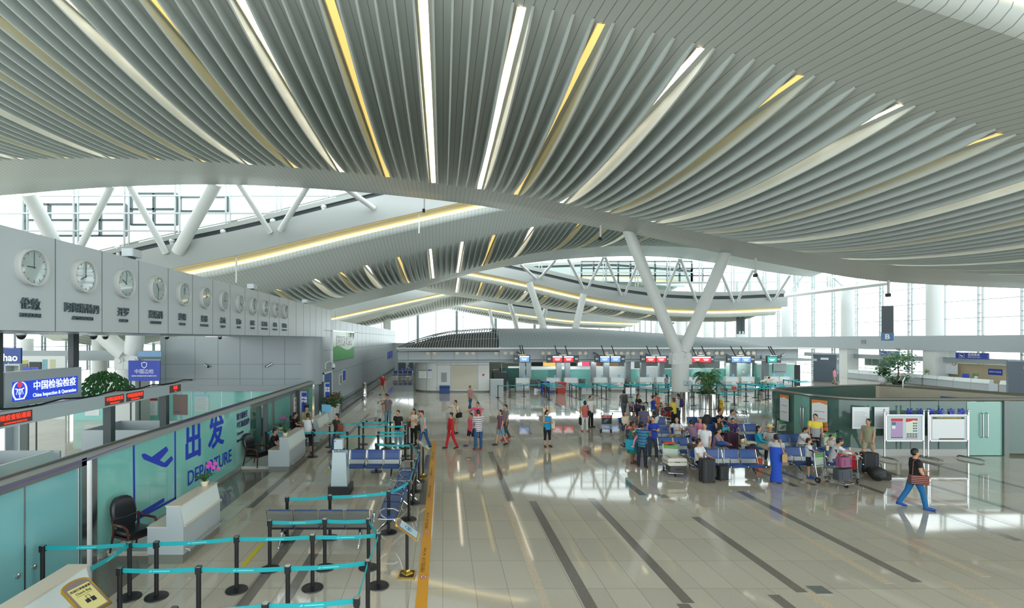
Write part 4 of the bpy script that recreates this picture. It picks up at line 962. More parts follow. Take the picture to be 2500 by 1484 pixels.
for j, (px, py) in enumerate(((1262, 861), (1361, 863), (1450, 863), (1577, 866), (1772, 867), (1858, 870), (1914, 866))):
    x, _, _ = P(px, py, 44.8); Y = IY(x) - .5; _, _, z = P(px, py, Y)
    bullet_camera(((px - PX) * Y / F, Y - .02, z), .5 if j < 5 else (-.6 if j == 5 else -1.1), .35, f'small bullet camera on the check-in fascia, {ORD[j]} from the left', 'cameras on the check-in fascia', 1.2)
# signs with screens over the counters
SIGNG = M('sign_grey', (66, 76, 80), .4)
def ck_sign(px0, px1, pyc, scr, nums, label):
    Y = 43.4; x0 = (px0 - PX) * Y / F; x1 = (px1 - PX) * Y / F; xm = (x0 + x1) / 2; Y = IY(xm) - 1.9
    x0 = (px0 - PX) * Y / F; x1 = (px1 - PX) * Y / F; xm = (x0 + x1) / 2; z = HC - (pyc - PY) * Y / F; wd = (x1 - x0)
    t = thing('checkin_sign', label, 'sign', (xm, Y, z), 0, 'signs above the check-in counters')
    b = MB(SIGNG); b.box(-wd / 2, wd / 2, -.06, .1, -.32, .32); b.build('board', t)
    sx = [0] if len(scr) == 1 else [-wd * .175, wd * .175]
    if len(scr) == 1: sx = [wd * .14 if nums[0][1] < 0 else -wd * .14]
    sw = .82
    for q, c in zip(sx, scr):
        b = MB(BLACK); b.box(q - sw / 2 - .03, q + sw / 2 + .03, -.09, -.06, -.29, .27); d = b.build('screen', t)
        b = MB({'r': SCREEN_R, 'b': SCREEN_B, 'g': M('screen_green', (30, 140, 130), .3, emit=(40, 160, 150), strength=.7)}[c]); b.box(q - sw / 2, q + sw / 2, -.095, -.09, -.26, .24); b.build('picture', d)
        if c != 'g': b = MB(SCREEN_W); b.box(q - sw / 2, q + sw / 2, -.097, -.095, .12, .24); b.build('banner', d)
        b = MB(SCREEN_W); b.box(q - .25, q + .25, -.097, -.095, -.02, .04); b.box(q - .18, q + .18, -.097, -.095, -.12, -.06); b.build('print', d)
    for (tx, side) in nums: text(tx, .19, WHITE_LET, t, frame((side * (wd / 2 - .2), -.066, 0), (1, 0, 0), (0, 0, 1)), bold=.004, xs=.85)
    b = MB(BLACK)
    for q in ((-.45, .45) if len(scr) > 1 else (.0, .2)): b.tube([(q, 0, .3), (q - .1, .6, 1.15)], .045, 6)
    b.build('hanger', t); b = MB(LEDW); b.box(-.3, .3, -.02, .02, .32, .335); b.build('top_lamp', t)
for px0, px1, pyc, scr, nums, lab in (
    (1254, 1294, 875.5, 'b', [('B24', -1)], 'dark grey check-in sign B24 with one pale blue screen'), (1335, 1413, 876, 'rr', [('B23', -1), ('B22', 1)], 'dark grey check-in sign B23 B22 with two red screens'),
    (1452, 1526, 876, 'bb', [('B21', -1), ('B20', 1)], 'dark grey check-in sign B21 B20 with two pale blue screens'), (1564, 1637, 876.5, 'rr', [('B19', -1), ('B18', 1)], 'dark grey check-in sign B19 B18 with two red screens, left of the Y column'),
    (1680, 1743, 877, 'rr', [('B17', -1), ('B16', 1)], 'dark grey check-in sign B17 B16 with two red screens, behind the palm'), (1774, 1842, 877, 'bb', [('B15', -1), ('B14', 1)], 'dark grey check-in sign B15 B14 with two blue screens, right of the palm'),
    (1871, 1906, 877, 'g', [('B13', 1)], 'dark grey check-in sign B13 with one green screen')):
    ck_sign(px0, px1, pyc, scr, nums, lab)
for j in range(12):                                        # lamps added to brighten the dark space below the soffit
    b = MB(M('fill_lamp', (255, 252, 244), .4, emit=(250, 252, 255), strength=10)); b.box(-1.6, 1.6, -.15, .15, -.03, 0); x = 7.5 + 4.2 * (j % 6); tag(b.build('fill_lamp', loc=(x, IY(x) + (2.6 if j < 6 else 3.9), 2.71)), f'added slim fill lamp in the {"front" if j < 6 else "rear"} row below the check-in soffit, {ORD[j % 6]} from the left', 'ceiling light', 'lamps below the check-in soffit')
# rear glazing, shelf and pillars of the island
bk = thing('glass_partition', 'teal glass partition behind the check-in counters', 'glass wall', (0, 0, 0))
for i in range(11):
    x0 = 6.2 + 2.1 * i; y = IY(x0) + 4.2
    b = MB(TEALCLEAR if i % 3 else TEAL); b.box(x0, x0 + 2.06, y, y + .03, .1, 1.75); b.build('glass_panel', bk)
b = MB(LIGHTP); b.prism([(4.9, IY(4.9) + 4.1, 1.75), (29.6, IY(29.6) + 4.1, 1.75), (29.6, IY(29.6) + 4.25, 1.75), (4.9, IY(4.9) + 4.25, 1.75)], (0, 0, .08)); b.build('top_rail', bk)
for j, (px0, px1) in enumerate(((1240, 1269), (1276, 1286), (1294, 1357), (1366, 1383), (1391, 1445), (1453, 1476), (1484, 1526), (1571, 1610))):
    Y = 50; b = MB(LIGHTP); x0, x1 = (px0 - PX) * Y / F, (px1 - PX) * Y / F
    b.box(x0, x1, Y, Y + .5, 0, 2.05); tag(b.build('back_counter'), f'pale back counter seen over the teal glass, {ORD[j]} from the left', 'counter', 'back counters behind the check-in')
GP2 = M('island_pillar', (142, 154, 156), .4)
for j, px in enumerate((1275, 1290, 1364, 1385, 1448, 1480, 1532, 1570, 1614, 1790, 1868)):
    b = MB(GP2); Y = 49; x = (px - PX) * Y / F; b.box(-.24, .24, -.2, .2, 0, 3.3); tag(b.build('pillar', loc=(x, Y, 0)), f'slim grey pillar behind the check-in counters, {ORD[j]} from the left', 'pillar', 'pillars behind the check-in')
b = MB(GP2); b.prism([(-3.9, IY(-3.9) - .45, 2.72), (35, IY(35) - .45, 2.72), (35, IY(35) + 4, 2.72), (-3.9, IY(-3.9) + 4, 2.72)], (0, 0, .2)); tag(b.build('soffit_slab'), 'flat grey soffit below the check-in fascia', 'soffit', kind='structure')
# shops glimpsed behind
for j, (px0, px1, c, e, lab) in enumerate(((1283, 1326, (70, 76, 74), 0, 'dark shop opening'), (1316, 1322, (60, 150, 80), 1.0, 'green lit shop sign'), (1326, 1358, (236, 170, 80), 1.2, 'glowing orange shop display'), (1366, 1383, (200, 200, 196), .8, 'pale shop display'),
                                          (1428, 1444, (250, 70, 110), 1.3, 'pink illuminated advertisement panel'), (1417, 1427, (226, 236, 236), 1.0, 'white lit advertisement panel'), (1390, 1414, (70, 96, 62), 0, 'green plants in the shop area'), (1455, 1475, (150, 90, 60), .5, 'brown shop display'), (1540, 1562, (190, 196, 196), .8, 'pale shop window with shoppers'), (1490, 1524, (150, 120, 90), .5, 'shop shelves with goods'))):
    Y = 56; x0, x1 = (px0 - PX) * Y / F, (px1 - PX) * Y / F; z1 = 3.3; z0 = 1.4
    t = thing('shop_display', lab + ' glimpsed behind the check-in counters', 'shop display', ((x0 + x1) / 2, Y + .2 * j, 0), 0)
    m = M('shop_' + str(j), c, .5, emit=c if e else None, strength=e * 1.1); wd = (x1 - x0) / 2
    b = MB(m); b.box(-wd, wd, 0, .1, z0, z1); b.build('panel', t); b = MB(GP2); b.box(-wd, wd, -.3, .1, 0, z0); b.build('base', t)
    if e:
        b = MB(WHITE_LET)
        for k in range(4): b.box(-wd * .8, wd * random.uniform(0, .8), -.02, 0, z0 + .3 + .4 * k, z0 + .36 + .4 * k)
        b.build('shelf_print', t)
b = MB(M('island_back', (170, 186, 184), .5)); b.box(-3.5, 33, 60, 60.2, 0, 3.4); struct(b.build('wall_island'))
# round ended white service block
t = thing('service_block', 'white round-ended service block left of the check-in counters', 'booth', (0, 0, 0))
x0, x1, yf = -2.55, 4.18, 45.25
pl = [(x1, yf), (x1, yf + 3.5), (x0 + 1, yf + 3.5)] + [(x0 + 1.3 - 1.3 * math.sin(a), yf + 2.2 + 1.3 * math.cos(a)) for a in [PI / 2 * i / 6 for i in range(7)]] + [(x0 + 1.9 - 1.9 * math.cos(a), yf + 1.9 - 1.9 * math.sin(a)) for a in [PI / 2 * i / 8 for i in range(9)]]
b = MB(WHITER); b.prism([(x, y, .12) for x, y in pl], (0, 0, 3.34)); b.build('body', t, True)
b = MB(PLINTH); b.prism([(x, y + .05, 0) for x, y in pl], (0, 0, .12)); b.build('plinth', t)
b = MB(M('shutter_beige', (206, 202, 184), .5)); b.box(P(1102, 0, yf)[0], P(1166, 0, yf)[0], yf - .02, yf, .25, 2.42); b.build('roller_shutter', t)
b = MB(LINE)
for px in (1041, 1067, 1100, 1167): x = P(px, 0, yf)[0]; b.box(x - .012, x + .012, yf - .004, yf, .12, 3.46)
b.box(x0 + 1.9, x1, yf - .004, yf, 2.42, 2.45); b.build('panel_joint', t)
b = MB(RED); x = P(1180, 0, yf)[0]; b.T = Matrix.Translation((x, yf, 1.55)) @ Matrix.Rotation(PI / 2, 4, 'X'); b.lathe([(.0, 0), (.1, 0), (.1, .04), (0, .04)], n=14); b.build('alarm_button', t)
bullet_camera((P(1080, 0, yf)[0], yf, 3.1), .8, .35, 'white bullet camera on the round-ended service block', None, 1.4)
poster(P(1032, 913, yf - .02), .7, .75, 'pale rules notice with a brown heading on the service block', header=M('print_brown', (150, 136, 110), .5), lines=7)
poster(P(1049, 913, yf - .02), .36, .8, 'narrow no-smoking notice with a blue heading on the service block', header=BLUESIGN, lines=3)
poster(P(1084, 921, yf - .02), .5, .85, 'small printed instructions under the camera on the service block', bodycol=PANEL, lines=5)
t = thing('storage_box', 'blue plastic grit box in front of the service block', 'box', (*G(1085.5, 960), 0)); b = MB(M('box_blue', (26, 70, 130), .4)); b.rbox(-.44, .44, -.3, .3, 0, .5, .05); b.build('body', t); b = MB(M('box_blue', (26, 70, 130), .4)); b.rbox(-.46, .46, -.32, .32, .5, .68, .08, 'x'); b.build('lid', t)
# check-in counters
def checkin_counter():
    t = thing('checkin_counter', '', 'counter')
    b = MB(GREYP); b.prism([(-.6, 0, .14), (-.6, 0, .82), (-.6, .1, 1.22), (-.6, .42, 1.22), (-.6, .42, .8), (-.6, .95, .8), (-.6, .95, .14)], (1.2, 0, 0)); b.build('body', t)
    b = MB(LIGHTP); b.prism([(-.58, -.006, .82), (-.58, .092, 1.21), (-.58, .1, 1.2), (-.58, .004, .82)], (1.16, 0, 0)); b.build('sloped_front', t)
    b = MB(WHITE); b.box(-.62, -.57, -.02, .42, .8, 1.25); b.box(.57, .62, -.02, .42, .8, 1.25); b.box(-.62, .62, .08, .42, 1.22, 1.25); b.build('trim', t)
    b = MB(PLINTH); b.box(-.58, .58, .03, .93, 0, .14); b.build('plinth', t)
    b = MB(PAPER); b.box(-.05, .5, -.012, 0, .35, .78); b.m(RED); b.box(.32, .44, -.014, -.012, .62, .74); b.m(M('print_grey', (120, 128, 136), .6)); b.box(0, .25, -.014, -.012, .6, .63); b.box(0, .4, -.014, -.012, .5, .53); b.build('notice', t)
    b = MB(M('stand_blue', (120, 180, 220), .4)); b.box(.1, .3, .2, .22, 1.25, 1.5); b.build('card_stand', t)
    return t
c0 = checkin_counter(); names = ['B24', 'B23', 'B22', 'B21', 'B20', 'B19', 'B18', 'B17', 'B15', 'B14', 'B13', 'B12']
for j, px in enumerate((1276.5, 1351, 1395, 1467, 1508, 1578.5, 1619, 1694, 1788, 1826, 1888, 1915)):
    x = (px - PX) * 45.8 / F; y = IY(x); x = (px - PX) * y / F; o = c0 if j == 0 else copy_tree(c0)
    place(o, (x, y, 0), 0, f'white-fronted check-in counter, {ORD[j]} from the left' + (f', below sign {names[j]}' if j < 11 else ', at the right end of the row'), 'check-in counters')
def scale_unit():
    t = thing('baggage_scale', '', 'conveyor')
    b = MB(STEEL); b.box(-.22, .22, .1, 2.2, .0, .3); b.build('base', t); b = MB(BLACK); b.box(-.2, .2, .12, 2.2, .3, .36); b.build('belt', t)
    b = MB(STEEL); b.tube([(.21, 2.0, .95), (.21, .2, .8), (.21, .15, 0)], .025, 6); b.build('guard_rail', t)
    b = MB(M('scale_back', (126, 132, 134), .4)); b.box(-.22, .22, 2.2, 2.3, 0, .95); b.build('back_panel', t); return t
s0 = scale_unit()
for j, px in enumerate((1309, 1322, 1427, 1440, 1538, 1550, 1652, 1758, 1858)):
    x = (px - PX) * 46 / F; y = IY(x) + .3; o = s0 if j == 0 else copy_tree(s0); place(o, (x, y, 0), 0, f'baggage conveyor between check-in counters, {ORD[j]} from the left', 'baggage conveyors')
# counters' left neighbour: grey cabinet, trolley, glass room
t = thing('side_cabinet', 'pale grey upright panel cabinet at the left end of the check-in row', 'cabinet', (*G(1213, 966), 0)); b = MB(GREYP); b.box(-.55, .55, -.1, .4, 0, 1.35); b.build('body', t); b = MB(WHITE); b.box(-.57, .57, -.12, .42, 1.35, 1.4); b.build('top', t)
t = thing('scanner', 'dark baggage scanner left of counter B24', 'machine', (P(1221, 0, 46.5)[0], 46.5, 0)); b = MB(M('scanner_dark', (52, 62, 62), .5)); b.box(-.6, .6, 0, 1.5, .3, 1.7); b.build('body', t); b = MB(BLACK); b.box(-.5, .5, -.02, 0, .5, 1.1); b.build('opening', t); b = MB(DARK); b.box(-.6, .6, 0, 1.5, 0, .3); b.build('base', t)
t = thing('glass_room', 'teal glass room beside the scanner at the left end of the counters', 'booth', (P(1245, 0, 48)[0], 48, 0)); b = MB(TEALDARK); b.box(-.9, .9, 0, .05, .1, 2.0); b.box(-.9, -.85, 0, 1.2, .1, 2.0); b.build('pane', t); b = MB(STEEL); b.tube([(.9, -.05, 0), (.9, -.05, 2.5), (-.8, -.05, 2.5), (-.8, -.05, 0)], .04, 6); b.build('frame', t)
# enclosed glass office at the right end of the island
t = thing('glass_office', 'pale green glass office at the right end of the check-in island', 'booth', (P(1880, 0, 50)[0], 50, 0))
b = MB(TEAL); b.box(-1.7, 2.4, 0, .05, .1, 2.25); b.build('glass_panel', t); b = MB(STEEL); b.box(-1.75, 2.45, -.02, .1, 2.25, 2.4); b.box(-1.75, -1.65, -.02, .1, 0, 2.25); b.box(-4.2, -1.7, .3, .4, 2.25, 2.4); b.build('frame', t)
b = MB(BLACK); b.box(2.45, 3.0, 0, .06, .1, 2.2); b.build('door', t)
b = MB(M('office_pane', (176, 214, 204), .15)); b.box(-4.2, -1.8, .3, .35, .1, 2.2); b.build('glass_panel', t)
poster((P(1904, 899, 49.9)), 1.3, .95, 'pale notice board with four sheets on the glass office', bodycol=M('board_pale', (190, 204, 208), .4), lines=0, pics=4)
poster(P(1868, 900, 49.9), .28, .4, 'small no-smoking notice on the glass office', lines=1, header=RED); poster(P(1815, 906, 50.2), .24, .36, 'tiny no-smoking notice left on the glass office', lines=1, header=RED)

# ================================================================= RIGHT SIDE
def service_counter():
    t = thing('service_counter', '', 'counter')
    b = MB(GREYP); b.prism([(0, -.8, .1), (0, -.8, .78), (.12, -.8, 1.12), (.42, -.8, 1.12), (.42, -.8, .75), (.8, -.8, .75), (.8, -.8, .1)], (0, 1.58, 0)); b.build('body', t)
    b = MB(LIGHTP); b.prism([(-.006, -.78, .78), (.114, -.78, 1.11), (.12, -.78, 1.1), (.004, -.78, .78)], (0, 1.54, 0)); b.build('sloped_front', t)
    b = MB(PLINTH); b.box(.02, .78, -.8, .78, 0, .1); b.build('plinth', t)
    b = MB(STEEL); b.box(-.03, 0, -.8, .78, .74, .78); b.build('ledge', t); return t
s0 = service_counter(); j = 0
for (n, ya) in ((6, 52.2), (4, 46.0), (1, 43.6)):
    for k in range(n):
        o = s0 if j == 0 else copy_tree(s0); run = {6: 'far run behind the potted trees', 4: 'near run before the beige wall', 1: 'single unit by the dark cabinet'}[n]
        place(o, (49.0, ya + 1.6 * k, 0), 0, f'grey service counter in the {run}, {ORD[k]} from the right', 'service counters along the right wall'); j += 1
t = thing('office_wall', 'beige wall panel behind the near right service counters', 'partition', (51, 48, 0)); b = MB(M('beige_wall', (200, 184, 152), .6)); b.box(0, .1, -2.6, 2.9, 0, 2.4); b.build('panel', t)
b = MB(BLUESIGN); b.box(-.02, 0, -2.1, -.9, 1.45, 2.0); d = b.build('notice', t); text('旅客行李查询', .17, WHITE_LET, d, frame((-.025, -1.5, 1.72), (0, -1, 0), (0, 0, 1)))
b = MB(PANEL); b.box(50.6, 51.9, 50.9, 51.8, 0, 3.6); struct(b.build('trim_12'))
t = thing('rules_poster', 'pale rules poster with a no-smoking ring on the beige wall', 'poster', (50.5, 50.2, 1.9)); b = MB(PAPER); b.box(-.02, 0, -.8, .8, -.6, .7); b.build('sheet', t); b = MB(RED); b.tube([(-.03, -.45 + .16 * math.cos(a), .42 + .16 * math.sin(a)) for a in [2 * PI * i / 16 for i in range(17)]], .02, 5); b.build('ring_mark', t)
for (px, py, y, en, cn, lab) in ((2172, 862, 57.5, 'Airport Ticket', '航空售票', 'smaller, farther blue airport ticket sign'), (2373, 868, 47.8, 'AIRPORT TICKET OFFICE', '机场售票', 'larger, nearer blue airport ticket office sign')):
    z = HC - (py - PY) * y / F; t = thing('hanging_sign', lab + ' above the right service counters', 'sign', (50.1, (50.1 * F) / (px - PX), z)); wd = 2.9 if y < 50 else 2.3
    b = MB(BLUESIGN); b.box(-.08, .08, -wd / 2, wd / 2, -.28, .28); b.build('panel', t); RT = lambda yy, zz_: frame((-.086, yy, zz_), (0, -1, 0), (0, 0, 1))
    text(cn, .27, WHITE_LET, t, RT(-.25, .08), bold=.005); text(en, .1, WHITE_LET, t, RT(-.25, -.14), bold=.003)
    b = MB(WHITE_LET)
    for (ya, yb, za, zb) in ((.62, 1.1, .2, .22), (.62, 1.1, -.22, -.2), (.62, .64, -.22, .22), (1.08, 1.1, -.22, .22)): b.box(-.09, -.082, ya, yb, za, zb)
    b.prism([(-.09, .72, -.1), (-.09, .8, .02), (-.09, .9, .0), (-.09, 1.02, .12), (-.09, 1.0, -.04), (-.09, .9, -.12)], (.005, 0, 0)); b.build('ticket_icon', t)
    b = MB(STEEL); b.box(-.02, .02, -wd * .4, -wd * .4 + .03, .28, .6); b.box(-.02, .02, wd * .4, wd * .4 + .03, .28, .6); b.build('hanger', t)
def tree(loc, h, r, label, pot, n=600):
    t = thing('potted_tree', label, 'plant', loc); b = MB(M('bark', (96, 76, 60), .8)); b.tube([(0, 0, .3), (.06, 0, h * .4), (0, .03, h * .75)], [.08, .06, .03], 8); b.build('trunk', t, True)
    b = MB(LEAF)
    for q in range(9):
        a = q * 2.4; c = (r * .55 * math.cos(a), r * .55 * math.sin(a), h * (.55 + .05 * q)); leafball(b, c, r * .62, n // 9, LEAF, .34, .6)
    b.build('foliage', t); b = MB(LEAF2); leafball(b, (0, 0, h * .85), r * .75, n // 6, LEAF2, .3, .4); b.build('young_leaves', t); pot(t); return t
def tubpot(t): b = MB(M('tub_green', (60, 74, 60), .6)); b.lathe([(.4, 0), (.5, .5), (.46, .5)], n=20); b.build('pot', t, True); b = MB(LEAF); leafball(b, (0, 0, .6), .9, 220, LEAF, .3, .35); b.build('underplanting', t)
def ballpot(t): b = MB(WHITE); b.lathe([(.2, 0), (.38, .2), (.42, .42), (.34, .7), (.3, .7)], n=24); b.build('pot', t, True)
Yt = 52.6; tree(((2192 - PX) * Yt / F, Yt, 0), 3.3, 1.35, 'large potted tree behind the round-cornered glass kiosk', tubpot); tree(((2156 - PX) * 54 / F, 54, 0), 1.9, .6, 'smaller bushy plant in a white ball pot left of the large tree', ballpot, 260)
FIDS = M('cabinet_slate', (84, 98, 110), .4)
def info_cabinet(x, y, wd, h, rz, label):
    t = thing('equipment_cabinet', label, 'cabinet', (x, y, 0), rz); b = MB(FIDS); b.box(-wd / 2, wd / 2, -wd / 2, wd / 2, .08, h); b.build('body', t); b = MB(PLINTH); b.box(-wd / 2 - .05, wd / 2 + .05, -wd / 2 - .05, wd / 2 + .05, 0, .1); b.build('plinth', t)
    b = MB(PAPER)
    b.box(-.35, .35, -wd / 2 - .01, -wd / 2, h - .6, h - .38); b.box(-wd / 2 - .01, -wd / 2, -.35, .35, h - .6, h - .38); b.box(-.3, .1, -wd / 2 - .01, -wd / 2, 1.0, 1.15); b.build('label_plate', t)
    b = MB(LINE); b.box(-wd / 2, wd / 2, -wd / 2 - .005, -wd / 2, h * .72, h * .725); b.box(-wd / 2 - .005, -wd / 2, -wd / 2, wd / 2, h * .72, h * .725); b.box(-.01, .01, -wd / 2 - .005, -wd / 2, .1, h * .72); b.build('door_joint', t); return t
info_cabinet((2017 - PX) * 56 / F, 56, 2.05, 3.1, PI / 4, 'tall slate grey cabinet standing corner-on right of the check-in island')
info_cabinet((2512 - PX) * 40.3 / F, 40.3, 2.3, 3.0, PI / 4, 'tall slate grey cabinet cut by the right edge')
t = thing('direction_pylon', 'hanging dark grey column sign with a blue B panel', 'sign', P(2167, 780, 37), -.8); b = MB(SIGNG); b.box(-.33, .33, -.2, .33, -1.05, 1.0); b.build('column', t); b = MB(M('pylon_blue', (74, 120, 170), .4)); b.box(-.35, .35, -.22, .35, -1.55, -.98); b.build('panel', t)
text('B', .5, WHITE_LET, t, frame((0, -.225, -1.27), (1, 0, 0), (0, 0, 1)), bold=.012); b = MB(STEEL); b.box(-.02, .02, 0, .04, 1.0, 1.0 + (R1.z(32.7, 34.9) - (HC + 48 * 37 / F)) + .9); b.build('hanger', t)
for j, px in enumerate((1804, 1812)):
    t = thing('direction_pylon', f'far dark hanging B sign behind the canopy, {"left" if j == 0 else "right"} of the pair', 'sign', P(px, 795, 72)); b = MB(SIGNG); b.box(-.25, .25, -.2, .2, -1.2, 1.5); b.build('column', t); text('B', .5, WHITE_LET, t, frame((0, -.22, -1.0), (1, 0, 0), (0, 0, 1)), bold=.02); b = MB(STEEL); b.tube([(0, 0, 1.5), (0, 0, 6.5)], .03, 5); b.build('hanger', t)
# ceiling hung camera rods
for j, (px, py0, py1, Y, lab) in enumerate(((2338, 0, 44, 12.5, 'white ceiling rod with a camera at the upper right corner'), (1036, 484, 514, 35, 'ceiling rod with a small camera in front of the lit cove'), (1466, 557, 583, 34, 'ceiling rod with a small camera left of the Y column'), (1845, 638, 672, 34, 'ceiling rod with a small camera right of the Y column'), (2169, 692, 720, 33, 'ceiling rod with a small camera above the hanging B sign'),
                                  (577, 632, 690, 38.6, 'white rod hanging in front of the lit cove at left'), (1023, 512, 570, 38.6, 'white rod hanging in front of the lit cove near its right end'))):
    x, _, z1 = P(px, py1, Y); _, _, z0 = P(px, py0 - 4, Y)
    t = thing('hanging_rod', lab, 'rod', (x, Y, z1)); r = .05 if j else .09; b = MB(WHITE); b.box(-r, r, -r, r, 0, z0 - z1 + .1); b.build('rod', t)
    if j < 5: b = MB(BLACK if j else WHITE); b.box(-.13, .05, -.14, .1, -.12, .1); b.build('camera', t)
# ---------------------------------------------------------------- round cornered glass kiosk
t = thing('glass_kiosk', 'dark teal glass enclosure with a rounded corner and steel top rail at right', 'kiosk', (0, 0, 0))
def arc(cx, cy, r, a0, a1, n): return [(cx + r * math.cos(a0 + (a1 - a0) * i / n), cy + r * math.sin(a0 + (a1 - a0) * i / n)) for i in range(n + 1)]
outl = [(26.0, 20.5)] + [(22.4, 20.5)] + [(17.9 - .0, 20.5)] + arc(17.9, 22.4, 1.9, -PI / 2, -PI, 8)[1:] + [(16.0, 22.95), (16.0, 24.2)] + arc(16.8, 24.25, .8, PI, PI / 2 + .35, 5) + [(23.5, 27.1)]
segs = [('g', outl[1], outl[2])]
def wallseg(b, p, q, z0, z1, th=.05):
    d = Vector((q[0] - p[0], q[1] - p[1])); n = Vector((-d.y, d.x)).normalized() * th
    b.prism([(p[0], p[1], z0), (q[0], q[1], z0), (q[0] + n.x, q[1] + n.y, z0), (p[0] + n.x, p[1] + n.y, z0)], (0, 0, z1 - z0))
KGL = M('kiosk_glass', (74, 104, 96), .06, spec=.6, coat=.4); KDOOR = M('kiosk_door_glass', (128, 178, 166), .1, spec=.6, coat=.3)
n = len(outl)
front = outl[1:3]; x0, x1 = 17.9, 22.4
for i in range(3): b = MB(KGL); b.box(17.9 + 1.14 * i, 17.9 + 1.14 * (i + 1) - .02, 20.5, 20.55, .28, 2.25); b.build('glass_panel', t)
b = MB(KDOOR); b.box(21.35, 22.78, 20.52, 20.56, .03, 2.2); d = b.build('door', t)
for s in (-1, 1): b = MB(STEEL); x = 22.02 + s * .1; b.tube([(x, 20.52, .75), (x, 20.44, .78), (x, 20.44, 1.72), (x, 20.52, 1.75)], .025, 8); b.build('handle', d)
b = MB(GP); b.box(22.8, 23.0, 20.45, 20.6, 0, 2.3); b.build('post', t); b = MB(KGL); b.box(23.0, 26.0, 20.5, 20.55, .1, 2.25); b.build('glass_panel', t)
for i in range(2, 12):
    p, q = outl[i], outl[i + 1]
    m = KDOOR if i in (9, 10) else KGL
    b = MB(m); wallseg(b, p, q, .28 if i not in (9, 10) else .05, 2.25, -.05); b.build('door' if i in (9, 10) else 'glass_panel', t, True)
for s in (-1, 1): b = MB(STEEL); y = 22.32 + s * .09; b.tube([(15.98, y, .75), (15.9, y, .78), (15.9, y, 1.72), (15.98, y, 1.75)], .025, 8); b.build('handle', t)
for i in range(12, n - 1): b = MB(KGL); wallseg(b, outl[i], outl[i + 1], .28, 2.25, -.05); b.build('glass_panel', t, True)
b = MB(M('kiosk_plinth', (176, 178, 174), .3))
for i in range(n - 1):
    if i in (0, 9, 10): continue
    if i == 1: wallseg(b, outl[1] if False else (21.3, 20.48), outl[2], 0, .28, -.08)
    else: wallseg(b, outl[i], outl[i + 1], 0, .28, -.08)
b.build('plinth', t)
b = MB(STEEL)
pth = [(x, y, 2.3) for x, y in outl]; b.tube(pth, .07, 8); b.build('top_rail', t, True)
b = MB(M('kiosk_inner', (196, 190, 172), .5)); b.prism([(x, y, 2.2) for x, y in outl[:-1]] if False else [(23.4, 27.0, .2), (25.9, 20.7, .2), (25.95, 20.7, .2), (23.5, 27.05, .2)], (0, 0, 2.05)); wallseg(b, (17.3, 25.6), (23.4, 27.0), .2, 2.25, .04); b.build('inner_wall', t)
b = MB(STEEL); b.tube([(23.5, 27.1, 2.3), (25.8, 21.6, 2.3)], .06, 8); b.tube([(23.9, 26.5, 2.12), (25.6, 22.3, 2.12)], .05, 6); b.build('rear_rail', t)
for k, (px, py) in enumerate(((2270, 970), (2318, 970))): poster((23.36 + 2.5 * (27 - (24.1 - 1.2 * k)) / 6.3, 24.1 - 1.2 * k, 1.72), 1.1, .5, f'{"left" if k == 0 else "right"} blue instruction panel on the inner wall of the glass kiosk', rz=-PI / 2 + .38, bodycol=M('panel_blue', (44, 110, 170), .4), lines=5)
text('长沙海关查验', .31, BLUE_LET, t, frame((20.05, 20.485, 1.77), (1, 0, 0), (0, 0, 1)), bold=.006, sp=1.72, ext=.01)
text('Customs Inspection', .18, BLUE_LET, t, frame((19.85, 20.485, 1.25), (1, 0, 0), (0, 0, 1)), bold=.006, ext=.008)
for k, (px, py) in enumerate(((1977, 1010), )):
    pass
xk = 15.94
t2 = thing('wall_poster', 'tall white poster with orange waves by the kiosk door, left one', 'poster', (15.93, 23.5, 1.55), -PI / 2); b = MB(PAPER); b.box(-.3, .3, -.006, 0, -.6, .6); b.build('sheet', t2); b = MB(M('print_orange', (226, 130, 60), .5)); b.prism([(-.3, -.01, .6), (.3, -.01, .6), (.3, -.01, .42), (0, -.01, .5), (-.3, -.01, .44)], (0, .004, 0)); b.build('wave_print', t2)
for zq in (.1, -.2): b = MB(RED); b.box(-.2, .2, -.01, -.006, zq, zq + .02); b.build('heading_line', t2)

t2 = copy_tree(t2); place(t2, (16.1, 21.53, 1.55), -1.12, 'tall white poster with orange waves by the kiosk door, right one')
def kposter(px, py, wd, ht, lab): 
    x, _, z = P(px, py, 20.44); return poster((x, 20.42, z), wd, ht, lab, lines=12)
kposter(2101, 1020, .7, .88, 'large white printed notice on the kiosk glass, left of the display stands'); kposter(2152, 1020, .6, .88, 'large white printed notice on the kiosk glass, partly behind the left display stand')
bullet_camera((23.0, 25.2, 2.75), -.9, .3, 'white bullet camera on a short pole above the glass kiosk', None, 1.5); b = MB(STEEL); b.tube([(23.0, 25.2, 2.25), (23.0, 25.2, 2.78)], .03, 8); tag(b.build('camera_pole'), 'short steel pole carrying the camera above the glass kiosk', 'pole')
